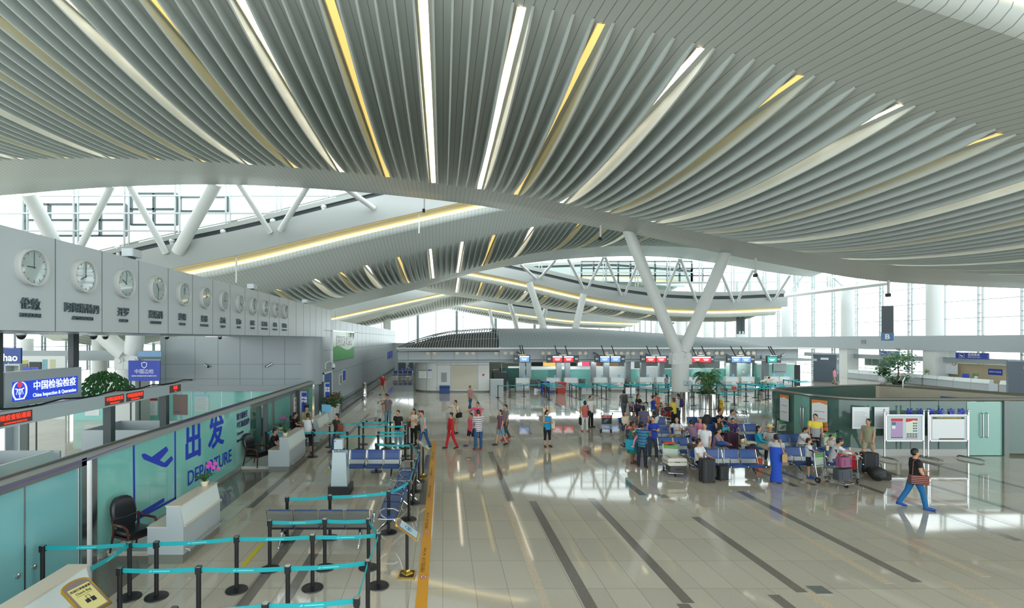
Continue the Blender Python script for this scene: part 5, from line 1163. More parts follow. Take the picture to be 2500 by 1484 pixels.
# two steel display stands
def display_stand(x0, x1, y, label):
    t = thing('display_stand', label, 'display stand', ((x0 + x1) / 2, y, 0)); h = (x1 - x0) / 2; z0, z1 = .72, 1.78
    for s in (-1, 1):
        b = MB(CHROME); b.tube([(s * h, 0, .06), (s * h, 0, z1 + .12)], .03, 10); b.ell((s * h, 0, z1 + .16), .045); b.build('post', t, True)
        b = MB(STEEL); b.tube([(s * h + .1, -.5, .05), (s * h + .06, -.42, .1), (s * h - .12, .25, .1), (s * h - .14, .3, .05)], .035, 8); b.build('foot', t, True)
    b = MB(CHROME); b.box(-h, h, -.03, .03, z1 - .03, z1); b.box(-h, h, -.03, .03, z0, z0 + .04); b.box(-h + .03, -h + .07, -.03, .03, z0, z1); b.box(h - .07, h - .03, -.03, .03, z0, z1); b.build('frame', t)
    b = MB(M('board_pale', (190, 204, 208), .4)); b.box(-h + .07, h - .07, -.01, .01, z0 + .04, z1 - .03); b.build('board', t); return t
y = 19.9
s1 = display_stand(P(2159, 0, y)[0], P(2255, 0, y)[0], y, 'left steel display stand with a purple and a red-headed poster'); s2 = display_stand(P(2266, 0, y)[0], P(2364, 0, y)[0], y, 'right steel display stand with one large pale sheet under a brown heading')
cx = s1.location.x
b = MB(M('print_purple', (176, 150, 190), .5)); b.box(-.52, -.06, -.016, -.01, .85, 1.62); b.m(RED); b.box(-.52, -.06, -.018, -.016, 1.52, 1.62); b.m(M('print_photo', (80, 110, 130), .5)); b.box(-.49, -.34, -.018, -.016, 1.36, 1.48); b.m(PAPER); b.box(-.49, -.35, -.018, -.016, 1.22, 1.34); b.m(M('print_dark', (56, 50, 52), .5)); b.box(-.52, -.06, -.018, -.016, .85, .88); b.build('purple_poster', s1)
b = MB(M('print_cream', (216, 222, 206), .5)); b.box(.06, .52, -.016, -.01, .85, 1.62); b.m(RED); b.prism([(.06, -.018, 1.62), (.52, -.018, 1.62), (.52, -.018, 1.53), (.36, -.018, 1.55), (.2, -.018, 1.5), (.06, -.018, 1.48)], (0, .002, 0)); b.box(.06, .52, -.018, -.016, .85, .88); b.m(M('print_photo', (80, 110, 130), .5))
for r in range(4):
    for c in range(2): b.box(.34 + .09 * c, .41 + .09 * c, -.018, -.016, 1.4 - .1 * r, 1.46 - .1 * r)
for r in range(2):
    for c in range(4): b.box(.09 + .11 * c, .18 + .11 * c, -.018, -.016, .98 - .08 * r, 1.04 - .08 * r)
b.build('red_poster', s1)
b = MB(PAPER); b.box(-.64, .62, -.016, -.01, .82, 1.68); b.m(M('print_brown2', (84, 70, 50), .5)); b.box(-.64, .62, -.018, -.016, 1.6, 1.68); b.box(-.38, .62, -.018, -.016, .79, .84); b.build('sheet', s2)
text('长沙黄花机场海关监管区公告', .075, M('print_gold', (220, 190, 90), .5), s2, frame((0, -.02, 1.64), (1, 0, 0), (0, 0, 1)))
# ---------------------------------------------------------------- yellow floor tape
b = MB(M('tape_yellow', (218, 152, 18), .35)); b.box(-.105, .105, 5.8, 23.6, 0.004, .007); tp = tag(b.build('floor_tape', loc=(-.385, 0, 0)), 'long yellow no-trolley warning tape on the floor', 'floor tape')
TT = M('tape_print', (70, 60, 30), .5)
for y in (10.05, 12.4, 14.9, 17.3, 19.8):
    tr = frame((-.03, y + .75, .0085), (0, 1, 0), (-1, 0, 0)); text('手推车禁止入内', .1, TT, tp, frame((-.02, y + .55, .008), (0, 1, 0), (-1, 0, 0)), ext=.0005, align='CENTER'); text('No Trolley', .09, TT, tp, frame((-.02, y + 1.2, .008), (0, 1, 0), (-1, 0, 0)), ext=.0005)
    b = MB(PAPER); b.lathe([(0, .007), (.065, .007), (.065, .009), (0, .009)], (0, y, 0), 18); b.m(RED); b.tube([(.065 * math.cos(a), y + .065 * math.sin(a), .009) for a in [2 * PI * i / 16 for i in range(17)]], .007, 4); b.m(BLACK); b.box(-.03, .03, y - .02, y + .02, .009, .0095); b.build('ban_mark', tp)
for j, (y0, y1, x) in enumerate(((10.55, 11.75, -4.19), (17.9, 19.0, -4.2), (22.4, 24.2, -4.7))):
    b = MB(M('tape_lemon', (206, 190, 30), .4)); b.box(-.05, .05, y0, y1, .004, .006); tag(b.build('floor_line', loc=(x, 0, 0)), f'short yellow waiting line on the floor of the queue area, {ORD[j]} from the front', 'floor line', 'short yellow floor lines')
for j, (px, py) in enumerate(((1143, 1119), (2001, 1441))):
    b = MB(STEEL)
    if j == 0: b.lathe([(0, .004), (.14, .004), (.14, .012), (0, .012)], n=20)
    else: b.box(-.15, .15, -.15, .15, .004, .014)
    tag(b.build('floor_cover', loc=(*G(px, py), 0)), 'round steel floor cover right of the yellow tape' if j == 0 else 'square steel floor socket cover at the lower right', 'floor cover')

# small things along the right wall
t = thing('picture_panel', 'row of framed pictures behind the far right service counters', 'picture', (51.6, 59.5, 2.1)); b = MB(WHITE); b.box(-.05, 0, -2.1, 2.1, -.55, .55); b.build('frame', t)
for k in range(4): b = MB(M('picture_print', (110, 130, 120), .5)); b.box(-.06, -.05, -2.0 + 1.02 * k, -1.05 + 1.02 * k, -.45, .45); b.build('picture_print', t)
def small_pot(loc, label):
    t = thing('small_plant', label, 'plant', loc); b = MB(WHITE); b.lathe([(.09, 0), (.13, .22), (.11, .22)], n=14); b.build('pot', t, True); b = MB(LEAF2); leafball(b, (0, 0, .38), .24, 70, LEAF2, .16); b.build('foliage', t); return t
small_pot((49.3, 46.6, 1.12), 'small white-potted plant on the near right service counters'); small_pot((49.3, 51.3, 1.12), 'small plant at the far end of the near right service counters')
b = MB(BLUESIGN); b.box(-.12, .12, -.2, .2, 0, .38); tag(b.build('leaflet_box', loc=(49.3, 47.5, 1.12)), 'blue leaflet box beside the small plant on the right counters', 'box')
b = MB(M('vent_grey', (128, 136, 138), .5)); b.box(-.03, 0, -.32, .32, -.22, .22); tag(b.build('air_vent', loc=(49.19, 58.9, 4.45)), 'small square grey vent on the right wall band', 'vent')
# ================================================================= QUEUE BARRIERS
BELT = M('belt_teal', (20, 164, 172), .5); BELTP = M('belt_print', (120, 214, 216), .5)
POST_H = 1.03
def gp(px, py_top): s = F * (HC - POST_H) / (py_top - PY); return ((px - PX) * s / F, s)
pr = {}
def barrier_proto():
    t = thing('barrier_post', '', 'barrier post')
    b = MB(BLACK); b.lathe([(.2, 0), (.205, .008), (.2, .022), (.07, .045), (.0, .045)], n=24); b.build('base', t, True)
    b = MB(BLACK); b.lathe([(.038, .03), (.038, .93)], n=14); b.build('post', t, True)
    b = MB(BLACK); b.rbox(-.047, .047, -.047, .047, .91, 1.02, .02); b.build('cassette', t); b = MB(STEEL); b.rbox(-.042, .042, -.042, .042, 1.02, 1.03, .02); b.build('cap', t)
    return t
proto = barrier_proto(); first = [True]
def barrier(xy, label, group):
    o = proto if first[0] else copy_tree(proto); first[0] = False
    return place(o, (xy[0], xy[1], 0), 0, label, group)
def belt(o, q, z=.975, sag=.02, prints=True, end_z=None):
    """retractable belt pulled from post o to point q"""
    p = o.location; d = Vector((q[0] - p.x, q[1] - p.y, 0)); L = d.length; n = 8; e = 0 if end_z is None else end_z - z
    u = d.normalized(); s = Vector((-u.y, u.x, 0)) * .003
    rows = []
    for k in range(n + 1):
        t = k / n; c = u * (.03 + (L - .06) * t) + Vector((0, 0, z - sag * 4 * t * (1 - t) + e * t)); h = Vector((0, 0, .037))
        rows.append([c - s - h, c + s - h, c + s + h, c - s + h, c - s - h])
    b = MB(BELT); b.grid(rows); bo = b.build('belt', o)
    if prints and L > 1.0:
        b = MB(BELTP)
        for k in range(max(1, int(L / .8))):
            t = (k + .5) / max(1, int(L / .8)); c = u * (L * t) + Vector((0, 0, z - sag * 4 * t * (1 - t) + e * t)); sd = s * 1.4
            for sg in (-1, 1):
                for (a0, a1, h0, h1) in ((-.17, -.13, -.012, .0), (-.145, -.12, -.004, .014), (-.1, .17, -.009, .007)):
                    b.add([c + sd * sg + u * a0 + Vector((0, 0, h0)), c + sd * sg + u * a1 + Vector((0, 0, h0)), c + sd * sg + u * a1 + Vector((0, 0, h1)), c + sd * sg + u * a0 + Vector((0, 0, h1))], [(0, 1, 2, 3)])
        b.build('belt_print', bo)
    return bo
GRP = 'black queue barrier posts by the departure wall'
B = {}
def add_post(key, px, py, label): B[key] = barrier(gp(px, py), label, GRP)
rows = {'a': ([(104, 1330), (316.5, 1322), (382, 1321), (577.7, 1308), (763, 1304), (924, 1300)], 'long row level with the near desk'),
        'b': ([(292.6, 1384), (485, 1381.6), (702.7, 1380), (898, 1366.5)], 'lowest full row at bottom left'),
        'c': ([(425, 1482), (648, 1471), (871, 1457)], 'row cut by the bottom edge'),
        'd': ([(658.6, 1268.6), (793, 1265.6), (899.7, 1264.8)], 'row just before the rear-facing blue bench'),
        'e': ([(701, 1212), (805.6, 1208), (949, 1198)], 'row between grey terminal and rear-facing bench'),
        'f': ([(998.5, 1172.5), (1009.3, 1141.7), (1015, 1119.5), (1023, 1100)], 'line beside the sideways benches'),
        'g': ([(918.4, 1081.5), (1005, 1083.5)], 'short row behind the camera-facing bench'),
        'h': ([(826, 1061), (887, 1060.5), (923, 1060), (990.5, 1059)], 'nearest upper row behind the grey terminal'),
        'i': ([(924, 1052), (989, 1051.5)], 'two-post row of the upper queue'),
        'j': ([(650, 1053), (763.5, 1053), (848, 1052)], 'row behind the second inspection desk'),
        'k': ([(876.5, 1038.6), (942, 1037.6), (989.7, 1036.6)], 'second farthest row of the queue'),
        'l': ([(805, 1034), (887, 1029), (953, 1028), (996, 1028.5)], 'farthest row of the queue')}
for r, (pts, desc) in rows.items():
    for i, (px, py) in enumerate(pts):
        nm = f'{ORD[i]} from the left' if r != 'f' else f'{ORD[i]} from the front'
        add_post(r + str(i), px, py, f'black post in {desc}, {nm}')
def link(a, b_): q = B[b_].location; belt(B[a], (q.x, q.y))
for r, (pts, _) in rows.items():
    if r == 'f': continue
    for i in range(len(pts) - 1): link(f'{r}{i}', f'{r}{i + 1}')
for a, b_ in (('d2', 'a5'), ('a5', 'b3'), ('b3', 'c2'), ('e2', 'f0'), ('f0', 'f1'), ('f1', 'f2'), ('f2', 'f3'), ('f3', 'g1'), ('l3', 'k2')): link(a, b_)
belt(B['a1'], (-5.5, 7.85), end_z=1.16)
# far posts in front of the check-in counters
GRP2 = 'black barrier posts before the check-in counters'
far = [([(1215.7, 939.6), (1245, 939.4), (1279, 938)], 'row before counter B24', 1), ([(1321.7, 934), (1329, 937), (1334, 940), (1340.6, 943.8)], 'line by the blue cart', 1), ([(1391, 935), (1396, 938), (1406.6, 941), (1416, 944)], 'line right of the red bin', 1),
       ([(1448, 934.5), (1457.5, 937), (1468.5, 940.5), (1480, 943.5)], 'line before counter B21', 1), ([(1524, 937), (1558.5, 936.5), (1594, 936.5), (1632, 936.5), (1690, 938), (1770, 938)], 'long back row behind the Y column', 1), ([(1540, 939), (1578, 949), (1601, 955), (1632, 955), (1694, 955), (1793, 954)], 'front row of the maze behind the Y column', 1),
       ([(1601, 946), (1607, 940), (1689, 940), (1750, 940)], 'middle row of the maze behind the Y column', 1), ([(1802, 935), (1821, 937), (1844, 940), (1876, 942)], 'sloping line before counter B14', 1), ([(1774, 947), (1821.5, 947), (1851.5, 946), (1869.5, 944)], 'line left of the round-cornered kiosk', 1), ([(1855, 934), (1875, 936), (1893, 939)], 'back line before counter B13', 1), ([(1913, 926), (1935, 929), (1942, 931)], 'line at the right end of the counters', 1)]
for pts, desc, bl in far:
    prev = None
    for i, (px, py) in enumerate(pts):
        o = barrier(gp(px, py), f'far post in {desc}, {ORD[i]} from the left', GRP2)
        if prev is not None: q = o.location; belt(prev, (q.x, q.y), prints=False)
        prev = o
barrier(gp(1754.5, 961), 'lone black barrier post between the palm planter and the yellow caution sign', GRP2)
t = thing('queue_sign', 'small red notice on a black post left of the glass kiosk', 'sign', (*gp(1792, 951), 0)); b = MB(BLACK); b.lathe([(.17, 0), (.17, .02), (.03, .03), (.03, 1.0)], n=14); b.build('post', t, True); b = MB(M('notice_red', (184, 70, 56), .4)); b.box(-.18, .18, -.01, .01, 1.0, 1.28); b.build('panel', t)

# ================================================================= BENCHES
def bench():
    """four seat beam bench facing -Y, 2.36 m long, origin on the floor under its middle"""
    t = thing('beam_bench', '', 'bench')
    PERF = M('perforated_steel', (150, 154, 154), .35, .7)
    for i in range(4):
        x = -.885 + .59 * i; s = MB(SEATBLUE); rows = []
        prof = [(-.30, .40), (-.27, .435), (-.1, .43), (.06, .42), (.15, .42)]
        for (y, z) in prof: rows.append([(x - .265, y, z - .015), (x - .265, y, z + .02), (x + .265, y, z + .02), (x + .265, y, z - .015), (x - .265, y, z - .015)])
        s.grid(rows); s.build('seat', t)
        k = MB(PERF); rows = []
        for (y, z) in [(.17, .43), (.21, .52), (.25, .62), (.30, .78), (.315, .86), (.34, .875)]: rows.append([(x - .265, y, z), (x - .265, y + .02, z), (x + .265, y + .02, z), (x + .265, y, z), (x - .265, y, z)])
        k.grid(rows); bk = k.build('backrest', t)
        k = MB(SEATBLUE); rows = []
        for (y, z) in [(.222, .57), (.245, .62), (.29, .78), (.30, .865), (.33, .89), (.355, .875)]: rows.append([(x - .25, y - .006, z), (x - .25, y + .003, z + .002), (x + .25, y + .003, z + .002), (x + .25, y - .006, z), (x - .25, y - .006, z)])
        k.grid(rows); k.build('back_pad', bk)
    b = MB(BLACK); b.box(-1.16, 1.16, -.03, .05, .33, .40); b.build('beam', t)
    for x in (-1.19, -.59, 0, .59, 1.19):
        b = MB(CHROME); b.tube([(x, -.28, .41), (x, -.1, .40), (x, .15, .41), (x, .24, .58), (x, .33, .87)], .016, 6); b.build('rib', t)
    for x in (-1.19, 0, 1.19):
        b = MB(CHROME); b.tube([(x, .22, .6), (x, .1, .66), (x, -.15, .66), (x, -.24, .6), (x, -.2, .5), (x, -.08, .42)], .017, 7); b.build('armrest', t, True)
    for x in (-.9, .9):
        b = MB(CHROME); b.tube([(x, .0, .36), (x, -.12, .2), (x, -.33, .035)], [.035, .03, .022], 8); b.tube([(x, .02, .36), (x, .14, .2), (x, .34, .035)], [.035, .03, .022], 8); b.ell((x, -.34, .025), .025); b.ell((x, .35, .025), .025); b.build('leg', t, True)
    return t
b0 = bench(); GB = 'blue beam benches'
place(b0, (-2.65, 17.3, 0), 0, 'four-seat blue bench facing the camera behind the grey kiosk pillar', GB)
def bb(x, y, rz, label): return place(copy_tree(b0), (x, y, 0), rz, label, GB)
bb(-2.82, 11.75, PI, 'four-seat blue bench turned away from the camera, its grey perforated backs showing')
bb(-1.28, 13.35, -PI / 2, 'nearer of the two blue benches standing sideways along the barrier posts')
bb(-1.12, 15.75, -PI / 2, 'farther of the two blue benches standing sideways along the barrier posts')
for (x, y, lab) in ((9.8, 17.4, 'front left blue bench, with the man in a white shirt and black suitcases'), (13.4, 17.75, 'front right blue bench behind the woman in the long blue dress'), (9.65, 19.55, 'second-row left blue bench behind the trolley with the cream suitcase'), (13.5, 20.2, 'second-row right blue bench with the woman in teal'),
                    (9.5, 22.1, 'third-row left blue bench with the turned man in a white tee'), (13.1, 22.6, 'third-row right blue bench with the woman with a teal handbag'), (9.75, 24.4, 'back-row left blue bench beside the trolley'), (13.25, 24.7, 'back-row right blue bench with the black backpack on it')): bb(x, y, 0, lab)
for j, (px, py, n) in enumerate(((985, 914, 0),)):
    bb(-4.9, 61.5, 0, 'far blue bench left of the round-ended service block'); bb(-4.3, 67, 0, 'farthest blue bench left of the service block, behind the other')

# ================================================================= SIGN STANDS, KIOSK PILLAR
def sign_stand(x, y, rz, label, cn=None, en=None, ph=1.02):
    t = thing('sign_stand', label, 'sign stand', (x, y, 0), rz, 'gold-framed sign stands')
    b = MB(GOLD); b.rbox(-.17, .17, -.17, .17, 0, .03, .02); b.m(BLACK); b.rbox(-.145, .145, -.145, .145, .03, .036, .04); b.m(GOLD); b.lathe([(.13, .036), (.11, .06), (.06, .085), (.05, .12)], n=4); b.build('base', t)
    b = MB(BLACK); b.box(-.03, .03, -.03, .03, .04, ph); b.build('post', t)
    # panel faces local -Y, tilted back
    T = Matrix.Translation((0, 0, ph)) @ Matrix.Rotation(-.95, 4, 'X')
    w2, h2 = .2, .29
    ol = [(-w2, -h2), (w2, -h2)] + [(w2 * math.cos(a), h2 - .08 + .08 * math.sin(a) * 1.0) for a in [PI * i / 12 for i in range(13)]]
    b = MB(GOLD); b.T = T; b.prism([(x_, -.012, z_) for x_, z_ in ol], (0, .03, 0)); b.build('frame', t)
    il = [(x_ * .88, z_ * .9) for x_, z_ in ol]
    b = MB(M('sign_mauve', (124, 112, 112), .4)); b.T = T; b.prism([(x_, -.016, z_) for x_, z_ in il], (0, .004, 0)); b.build('mat_board', t)
    b = MB(M('sign_paper_gold', (206, 196, 130), .3) if cn else M('sign_paper_blue', (166, 190, 204), .25)); b.T = T; b.box(-.15, .15, -.022, -.016, -.24, .17); b.build('sheet', t)
    if cn:
        f = lambda z: T @ frame((0, -.024, z), (1, 0, 0), (0, 0, 1))
        text(cn, .041, BLACK_LET, t, f(.12), bold=.0006, ext=.001); text(en, .05, BLACK_LET, t, f(.06), ext=.001)
        b = MB(BLACK_LET); b.T = T; b.box(-.11, .11, -.0235, -.022, .02, .023)
        b.tube([(-.02, -.023, -.06), (-.02, -.023, -.01), (.03, -.023, -.01), (.03, -.023, -.06)], .004, 4); b.box(-.06, .0, -.0235, -.022, -.12, -.06); b.box(.015, .075, -.0235, -.022, -.13, -.06); b.build('bag_icon', t)
    else:
        b = MB(M('sign_print_blue', (84, 130, 168), .4)); b.T = T; b.tube([(.08 * math.cos(a), -.023, -.02 + .08 * math.sin(a)) for a in [2 * PI * i / 18 for i in range(19)]], .008, 4); b.box(-.05, .05, -.0235, -.022, -.06, .0); b.build('print', t)
    return t
sign_stand(-4.86, 6.85, PI / 2 - .25, 'gold-framed check bag sign on a stand at the lower left corner', '托运行李检查室', 'Check Bag', 1.26)
sign_stand(-.72, 10.15, PI / 2 - .05, 'gold-framed sign stand with a black post, near the end of the sideways benches', ph=.93)
sign_stand(-.68, 17.4, PI / 2 - .05, 'gold-framed sign stand with a black post, farther one by the yellow tape', ph=1.1)
t = thing('machine_pillar', 'tapered pale grey terminal pillar on a black tray in the queue area', 'terminal', (-3.13, 15.6, 0)); b = MB(BLACK); b.box(-.36, .3, -.3, .38, 0, .26); b.build('tray', t)
MPB = M('terminal_grey', (186, 202, 208), .35)
b = MB(MPB)
lo = [(-.29, -.22), (.21, -.22), (.21, .26), (-.29, .26)]; hi = [(-.25, -.17), (.15, -.17), (.15, .2), (-.25, .2)]
b.add([(x, y, .26) for x, y in lo] + [(x, y, 1.28) for x, y in hi], [(0, 1, 5, 4), (1, 2, 6, 5), (2, 3, 7, 6), (3, 0, 4, 7), (4, 5, 6, 7), (0, 3, 2, 1)]); b.build('body', t)
b = MB(M('terminal_panel', (126, 140, 146), .3)); b.add([(.186, -.06, .8), (.165, -.06, 1.2), (.165, .12, 1.2), (.186, .12, .8)], [(0, 1, 2, 3)]); b.build('screen', t)
b = MB(STEEL); b.tube([(-.1, 0, 1.28), (-.1, 0, 1.38)], .02, 8); b.build('stem', t); b = MB(MPB); b.rbox(-.22, .05, -.12, .12, 1.37, 1.66, .02); b.build('head', t); b = MB(DARK); b.box(-.2, -.16, -.122, -.12, 1.6, 1.63); b.build('lens', t)

# ================================================================= TROLLEYS, LUGGAGE
def trolley():
    """baggage trolley, handle end at -Y, nose at +Y"""
    t = thing('luggage_trolley', '', 'trolley')
    b = MB(ALU); b.tube([(-.27, -.35, .2), (-.22, .45, .14), (.22, .45, .14), (.27, -.35, .2)], .018, 7); b.tube([(-.27, -.35, .2), (.27, -.35, .2)], .018, 7); b.tube([(-.1, -.35, .2), (-.08, .45, .14)], .012, 6); b.tube([(.1, -.35, .2), (.08, .45, .14)], .012, 6); b.build('base_frame', t)
    b = MB(ALU)
    for s in (-1, 1): b.tube([(s * .27, -.35, .2), (s * .27, -.42, .6), (s * .27, -.45, .98)], .018, 7)
    b.tube([(-.27, -.41, .55), (.27, -.41, .55)], .014, 6); b.build('back_frame', t)
    for s in (-1, 1):
        b = MB(BLACK); b.tube([(s * .28, -.45, .97), (s * .28, -.5, 1.04), (s * .27, -.6, 1.04)], [.02, .025, .02], 7); b.build('handle', t)
        b = MB(RUBBER); b.T = Matrix.Translation((s * .26, -.34, .1)) @ Matrix.Rotation(PI / 2, 4, 'Y'); b.lathe([(.0, -.02), (.09, -.02), (.1, 0), (.09, .02), (0, .02)], n=16); w_ = b.build('wheel', t, True)
        b = MB(STEEL); b.T = Matrix.Translation((s * .26, -.34, .1)) @ Matrix.Rotation(PI / 2, 4, 'Y'); b.lathe([(0, -.024), (.045, -.024), (.045, .024), (0, .024)], n=12); b.build('hub', w_)
    b = MB(RUBBER); b.T = Matrix.Translation((0, .36, .065)) @ Matrix.Rotation(PI / 2, 4, 'Y'); b.lathe([(.0, -.02), (.055, -.02), (.065, 0), (.055, .02), (0, .02)], n=14); b.build('wheel', t, True)
    b = MB(ALU); b.tube([(-.26, -.45, .95), (.26, -.45, .95), (.26, -.5, .82), (-.26, -.5, .82), (-.26, -.45, .95)], .012, 6); b.build('top_basket', t)
    return t
def panel(t, top, mid, txt=None):
    b = MB(top); b.prism([(-.25, -.475, .82), (.25, -.475, .82), (.25, -.485, .93), (-.25, -.485, .93)], (0, .01, 0)); p = b.build('header_panel', t)
    b = MB(mid); b.prism([(-.25, -.455, .48), (.25, -.455, .48), (.25, -.475, .8), (-.25, -.475, .8)], (0, .01, 0)); q = b.build('advert_panel', t)
    for sg in (-1, 1): text(txt or '出行广告', .08, WHITE_LET if top != GREEN else BLUE_LET, p, frame((0, -.48 + sg * .008, .875), (-sg, 0, 0), (0, .06, 1)), ext=.001)
    b = MB(M('advert_grey', (120, 126, 130), .4)); b.prism([(-.2, -.47, .56), (-.02, -.47, .56), (.12, -.48, .74), (-.06, -.48, .74)], (0, .004, 0)); b.build('advert_print', q)
TADV = M('advert_dark', (56, 60, 64), .4); TGRN = M('advert_green', (190, 206, 190), .4); TRED = M('advert_red', (178, 34, 38), .4)
t0 = trolley(); GT = 'luggage trolleys'
def tr(x, y, rz, label, kind=None, first_=False):
    o = t0 if first_ else copy_tree(tbase); place(o, (x, y, 0), rz, label, GT)
    if kind == 'r': panel(o, RED, TADV)
    if kind == 'R': panel(o, RED, TRED)
    if kind == 'g': panel(o, GREEN, TGRN, '优质服务')
    return o
tbase = t0
T6 = place(copy_tree(t0), (-4.05, 29.0, 0), 2.2, 'empty aluminium trolley beside the man in a grey tee at left', GT)
place(t0, (4.55, 45.0, 0), .6, 'small empty trolley at the right end of the round-ended service block', GT)
tr(*G(1474, 1054), 0, 'trolley with a red advertising panel beside the woman in a coral top', 'r')
tr(*G(1531, 1087), .05, 'trolley with a red header panel in front of the sleeping woman', 'r')
T3 = tr(8.12, 17.75, PI - .25, 'trolley with a green header carrying the cream suitcase', 'g')
T4 = tr(*G(1632, 1035), -.7, 'trolley pushed by the woman in yellow near the Y column', 'R')
T9 = tr(*G(1897, 1072), 0, 'trolley with a green header in front of the left end of the glass kiosk', 'g')
T10 = tr(12.75, 16.42, -2.75, 'loaded trolley with a green header pushed by the boy with a cup', 'g')
T11 = tr(13.75, 16.95, -.95, 'red-panelled trolley turned sideways next to the crouching man', 'R')
T12 = tr(15.62, 20.85, .1, 'trolley with a green header behind the man in a yellow and grey tee', 'g')
TK = [tr(15.35, 25.2 + .28 * k, PI + .2, f'plain trolley parked against the kiosk corner, {ORD[k]} from the front', None) for k in range(2)]
for k in range(8): x = 11.5 + .27 * k; tr(x, 29.6 - .02 * k, -PI / 2 + .12, f'nested trolley in the parked row left of the Y column, {ORD[k]} from the left', 'r' if k < 2 else None)
def suitcase(w_, d, h, mat, label, loc, rz=0., handle=.0, wheels=True, lie=False):
    t = thing('suitcase', label, 'suitcase', loc, rz)
    R = Matrix.Rotation(PI / 2, 4, 'X') @ Matrix.Translation((0, 0, 0)) if lie else Matrix.Identity(4)
    if lie: R = Matrix.Translation((0, h / 2, d / 2)) @ Matrix.Rotation(PI / 2, 4, 'X')
    z0 = 0 if lie else .05
    b = MB(mat); b.T = R; b.rbox(-w_ / 2, w_ / 2, -d / 2, d / 2, z0, h, min(.07, d * .3), 'z', 5); b.build('shell', t, True)
    b = MB(DARK); b.T = R; b.box(-w_ / 2 - .003, w_ / 2 + .003, -.008, .008, z0 + .02, h + .003); b.build('zip', t)
    b = MB(DARK); b.T = R
    for s in (-.3, .3): b.box(w_ * s - .012, w_ * s + .012, -d / 2 - .008, d / 2 + .008, z0 + .05, h - .05)
    b.build('rib', t)
    if wheels:
        b = MB(RUBBER); b.T = R
        for sx in (-1, 1):
            for sy in (-1, 1): b.ell((sx * w_ * .38, sy * d * .35, .03), .03, 8, 6)
        b.build('wheel', t)
    b = MB(BLACK); b.T = R; b.tube([(-.08, 0, h), (-.07, 0, h + .03), (.07, 0, h + .03), (.08, 0, h)], .012, 6); b.build('grip', t)
    if handle: b = MB(STEEL); b.T = R; b.tube([(-w_ * .3, d * .3, h - .02), (-w_ * .3, d * .3, h + handle), (w_ * .3, d * .3, h + handle), (w_ * .3, d * .3, h - .02)], .01, 6); b.build('pull_handle', t)
    return t
CB = M('case_black', (34, 36, 38), .6); CP = M('case_purple', (66, 30, 58), .6); CC = M('case_cream', (206, 202, 188), .45)
def GX(px, Y): return (px - PX) * Y / F
suitcase(.46, .3, .78, CB, 'tall black suitcase held by the seated man in a white shirt', (GX(1726, 16.75), 16.75, 0), .1)
suitcase(.34, .24, .5, CB, 'small black trolley case with a raised handle beside the tall black suitcase', (GX(1764, 17.0), 17.0, 0), .1, .55)
suitcase(.5, .32, .74, CP, 'dark purple suitcase in front of the boy in a purple tee', (GX(1785, 21.6), 21.6, 0), .05, .15)
suitcase(.4, .26, .62, CP, 'dark purple case topped with a bag left of the woman in teal', (GX(1834, 19.4), 19.4, 0), .2)
suitcase(.66, .26, .44, CC, 'cream hard suitcase lying across the trolley with the green header', (8.06, 17.52, .40), .0, 0, False, True)
suitcase(.56, .22, .36, M('case_grey', (70, 70, 72), .5), 'dark grey case below the cream suitcase on the green-headed trolley', (8.1, 17.5, .17), .0, 0, False, True)
suitcase(.5, .26, .7, CB, 'black suitcase lying on the floor behind the black backpack', (GX(2165, 17.0), 17.3, 0), -.5, 0, False, True)
suitcase(.5, .3, .72, CB, 'black suitcase leaning behind the red-panelled trolley', (GX(2122, 17.9), 17.9, 0), -.4)
suitcase(.6, .26, .4, M('case_slate', (64, 70, 78), .5), 'slate grey case loaded on the trolley pushed by the boy', (12.86, 16.2, .2), .3, 0, False)
suitcase(.45, .25, .36, M('case_pink', (150, 80, 120), .5), 'pink-trimmed case on top of the slate case on the same trolley', (12.88, 16.18, .62), .3, 0, False)
suitcase(.4, .25, .45, CB, 'black bag standing in the basket of the red-panelled trolley', (13.95, 17.1, .22), -.95, 0, False)
def softbag(loc, r, mat, label, kind='bag', rz=0., strap=True, cat='bag'):
    t = thing(kind, label, cat, loc, rz); b = MB(mat); b.ell((0, 0, r[2]), r, 16, 10); b.build('body', t, True)
    if strap: b = MB(mat); b.tube([(-r[0] * .6, 0, r[2] * 1.6), (-r[0] * .4, 0, r[2] * 2.4), (r[0] * .4, 0, r[2] * 2.4), (r[0] * .6, 0, r[2] * 1.6)], .012, 6); b.build('handle', t)
    b = MB(M('bag_flap', (40, 40, 44), .6)); b.ell((0, -r[1] * .72, r[2] * .8), (r[0] * .55, r[1] * .4, r[2] * .5), 12, 8); b.build('pocket', t, True)
    return t
softbag((GX(1729, 24.3), 24.4, .44), (.24, .16, .34), CB, 'large black backpack sitting on the back-row right bench', 'backpack', cat='backpack')
softbag((GX(2143, 16.9), 16.9, 0), (.24, .2, .24), CB, 'black backpack dropped on the floor at right', 'backpack', cat='backpack')
softbag((8.1, 18.0, .97), (.22, .1, .06), M('bag_orange', (206, 70, 40), .6), 'orange bag lying on top of the green-headed trolley', strap=False)
softbag((GX(1767, 22.3), 22.15, .62), (.18, .1, .14), M('bag_turquoise', (40, 172, 186), .5), 'turquoise handbag on the lap of the woman in black', 'handbag', cat='handbag')
softbag((GX(1833, 19.4), 19.4, .66), (.22, .14, .09), M('bag_sand', (190, 178, 150), .6), 'sand coloured bag lying on the purple case', strap=False)
softbag((GX(2070, 17.2), 17.25, .72), (.16, .14, .1), WHITE, 'white cap lying on the trolley luggage', 'cap', strap=False, cat='cap')
softbag((GX(1626, 27.3), 27.0, .9), (.24, .14, .12), CB, 'black bag on top of the trolley pushed by the woman in yellow', strap=False)
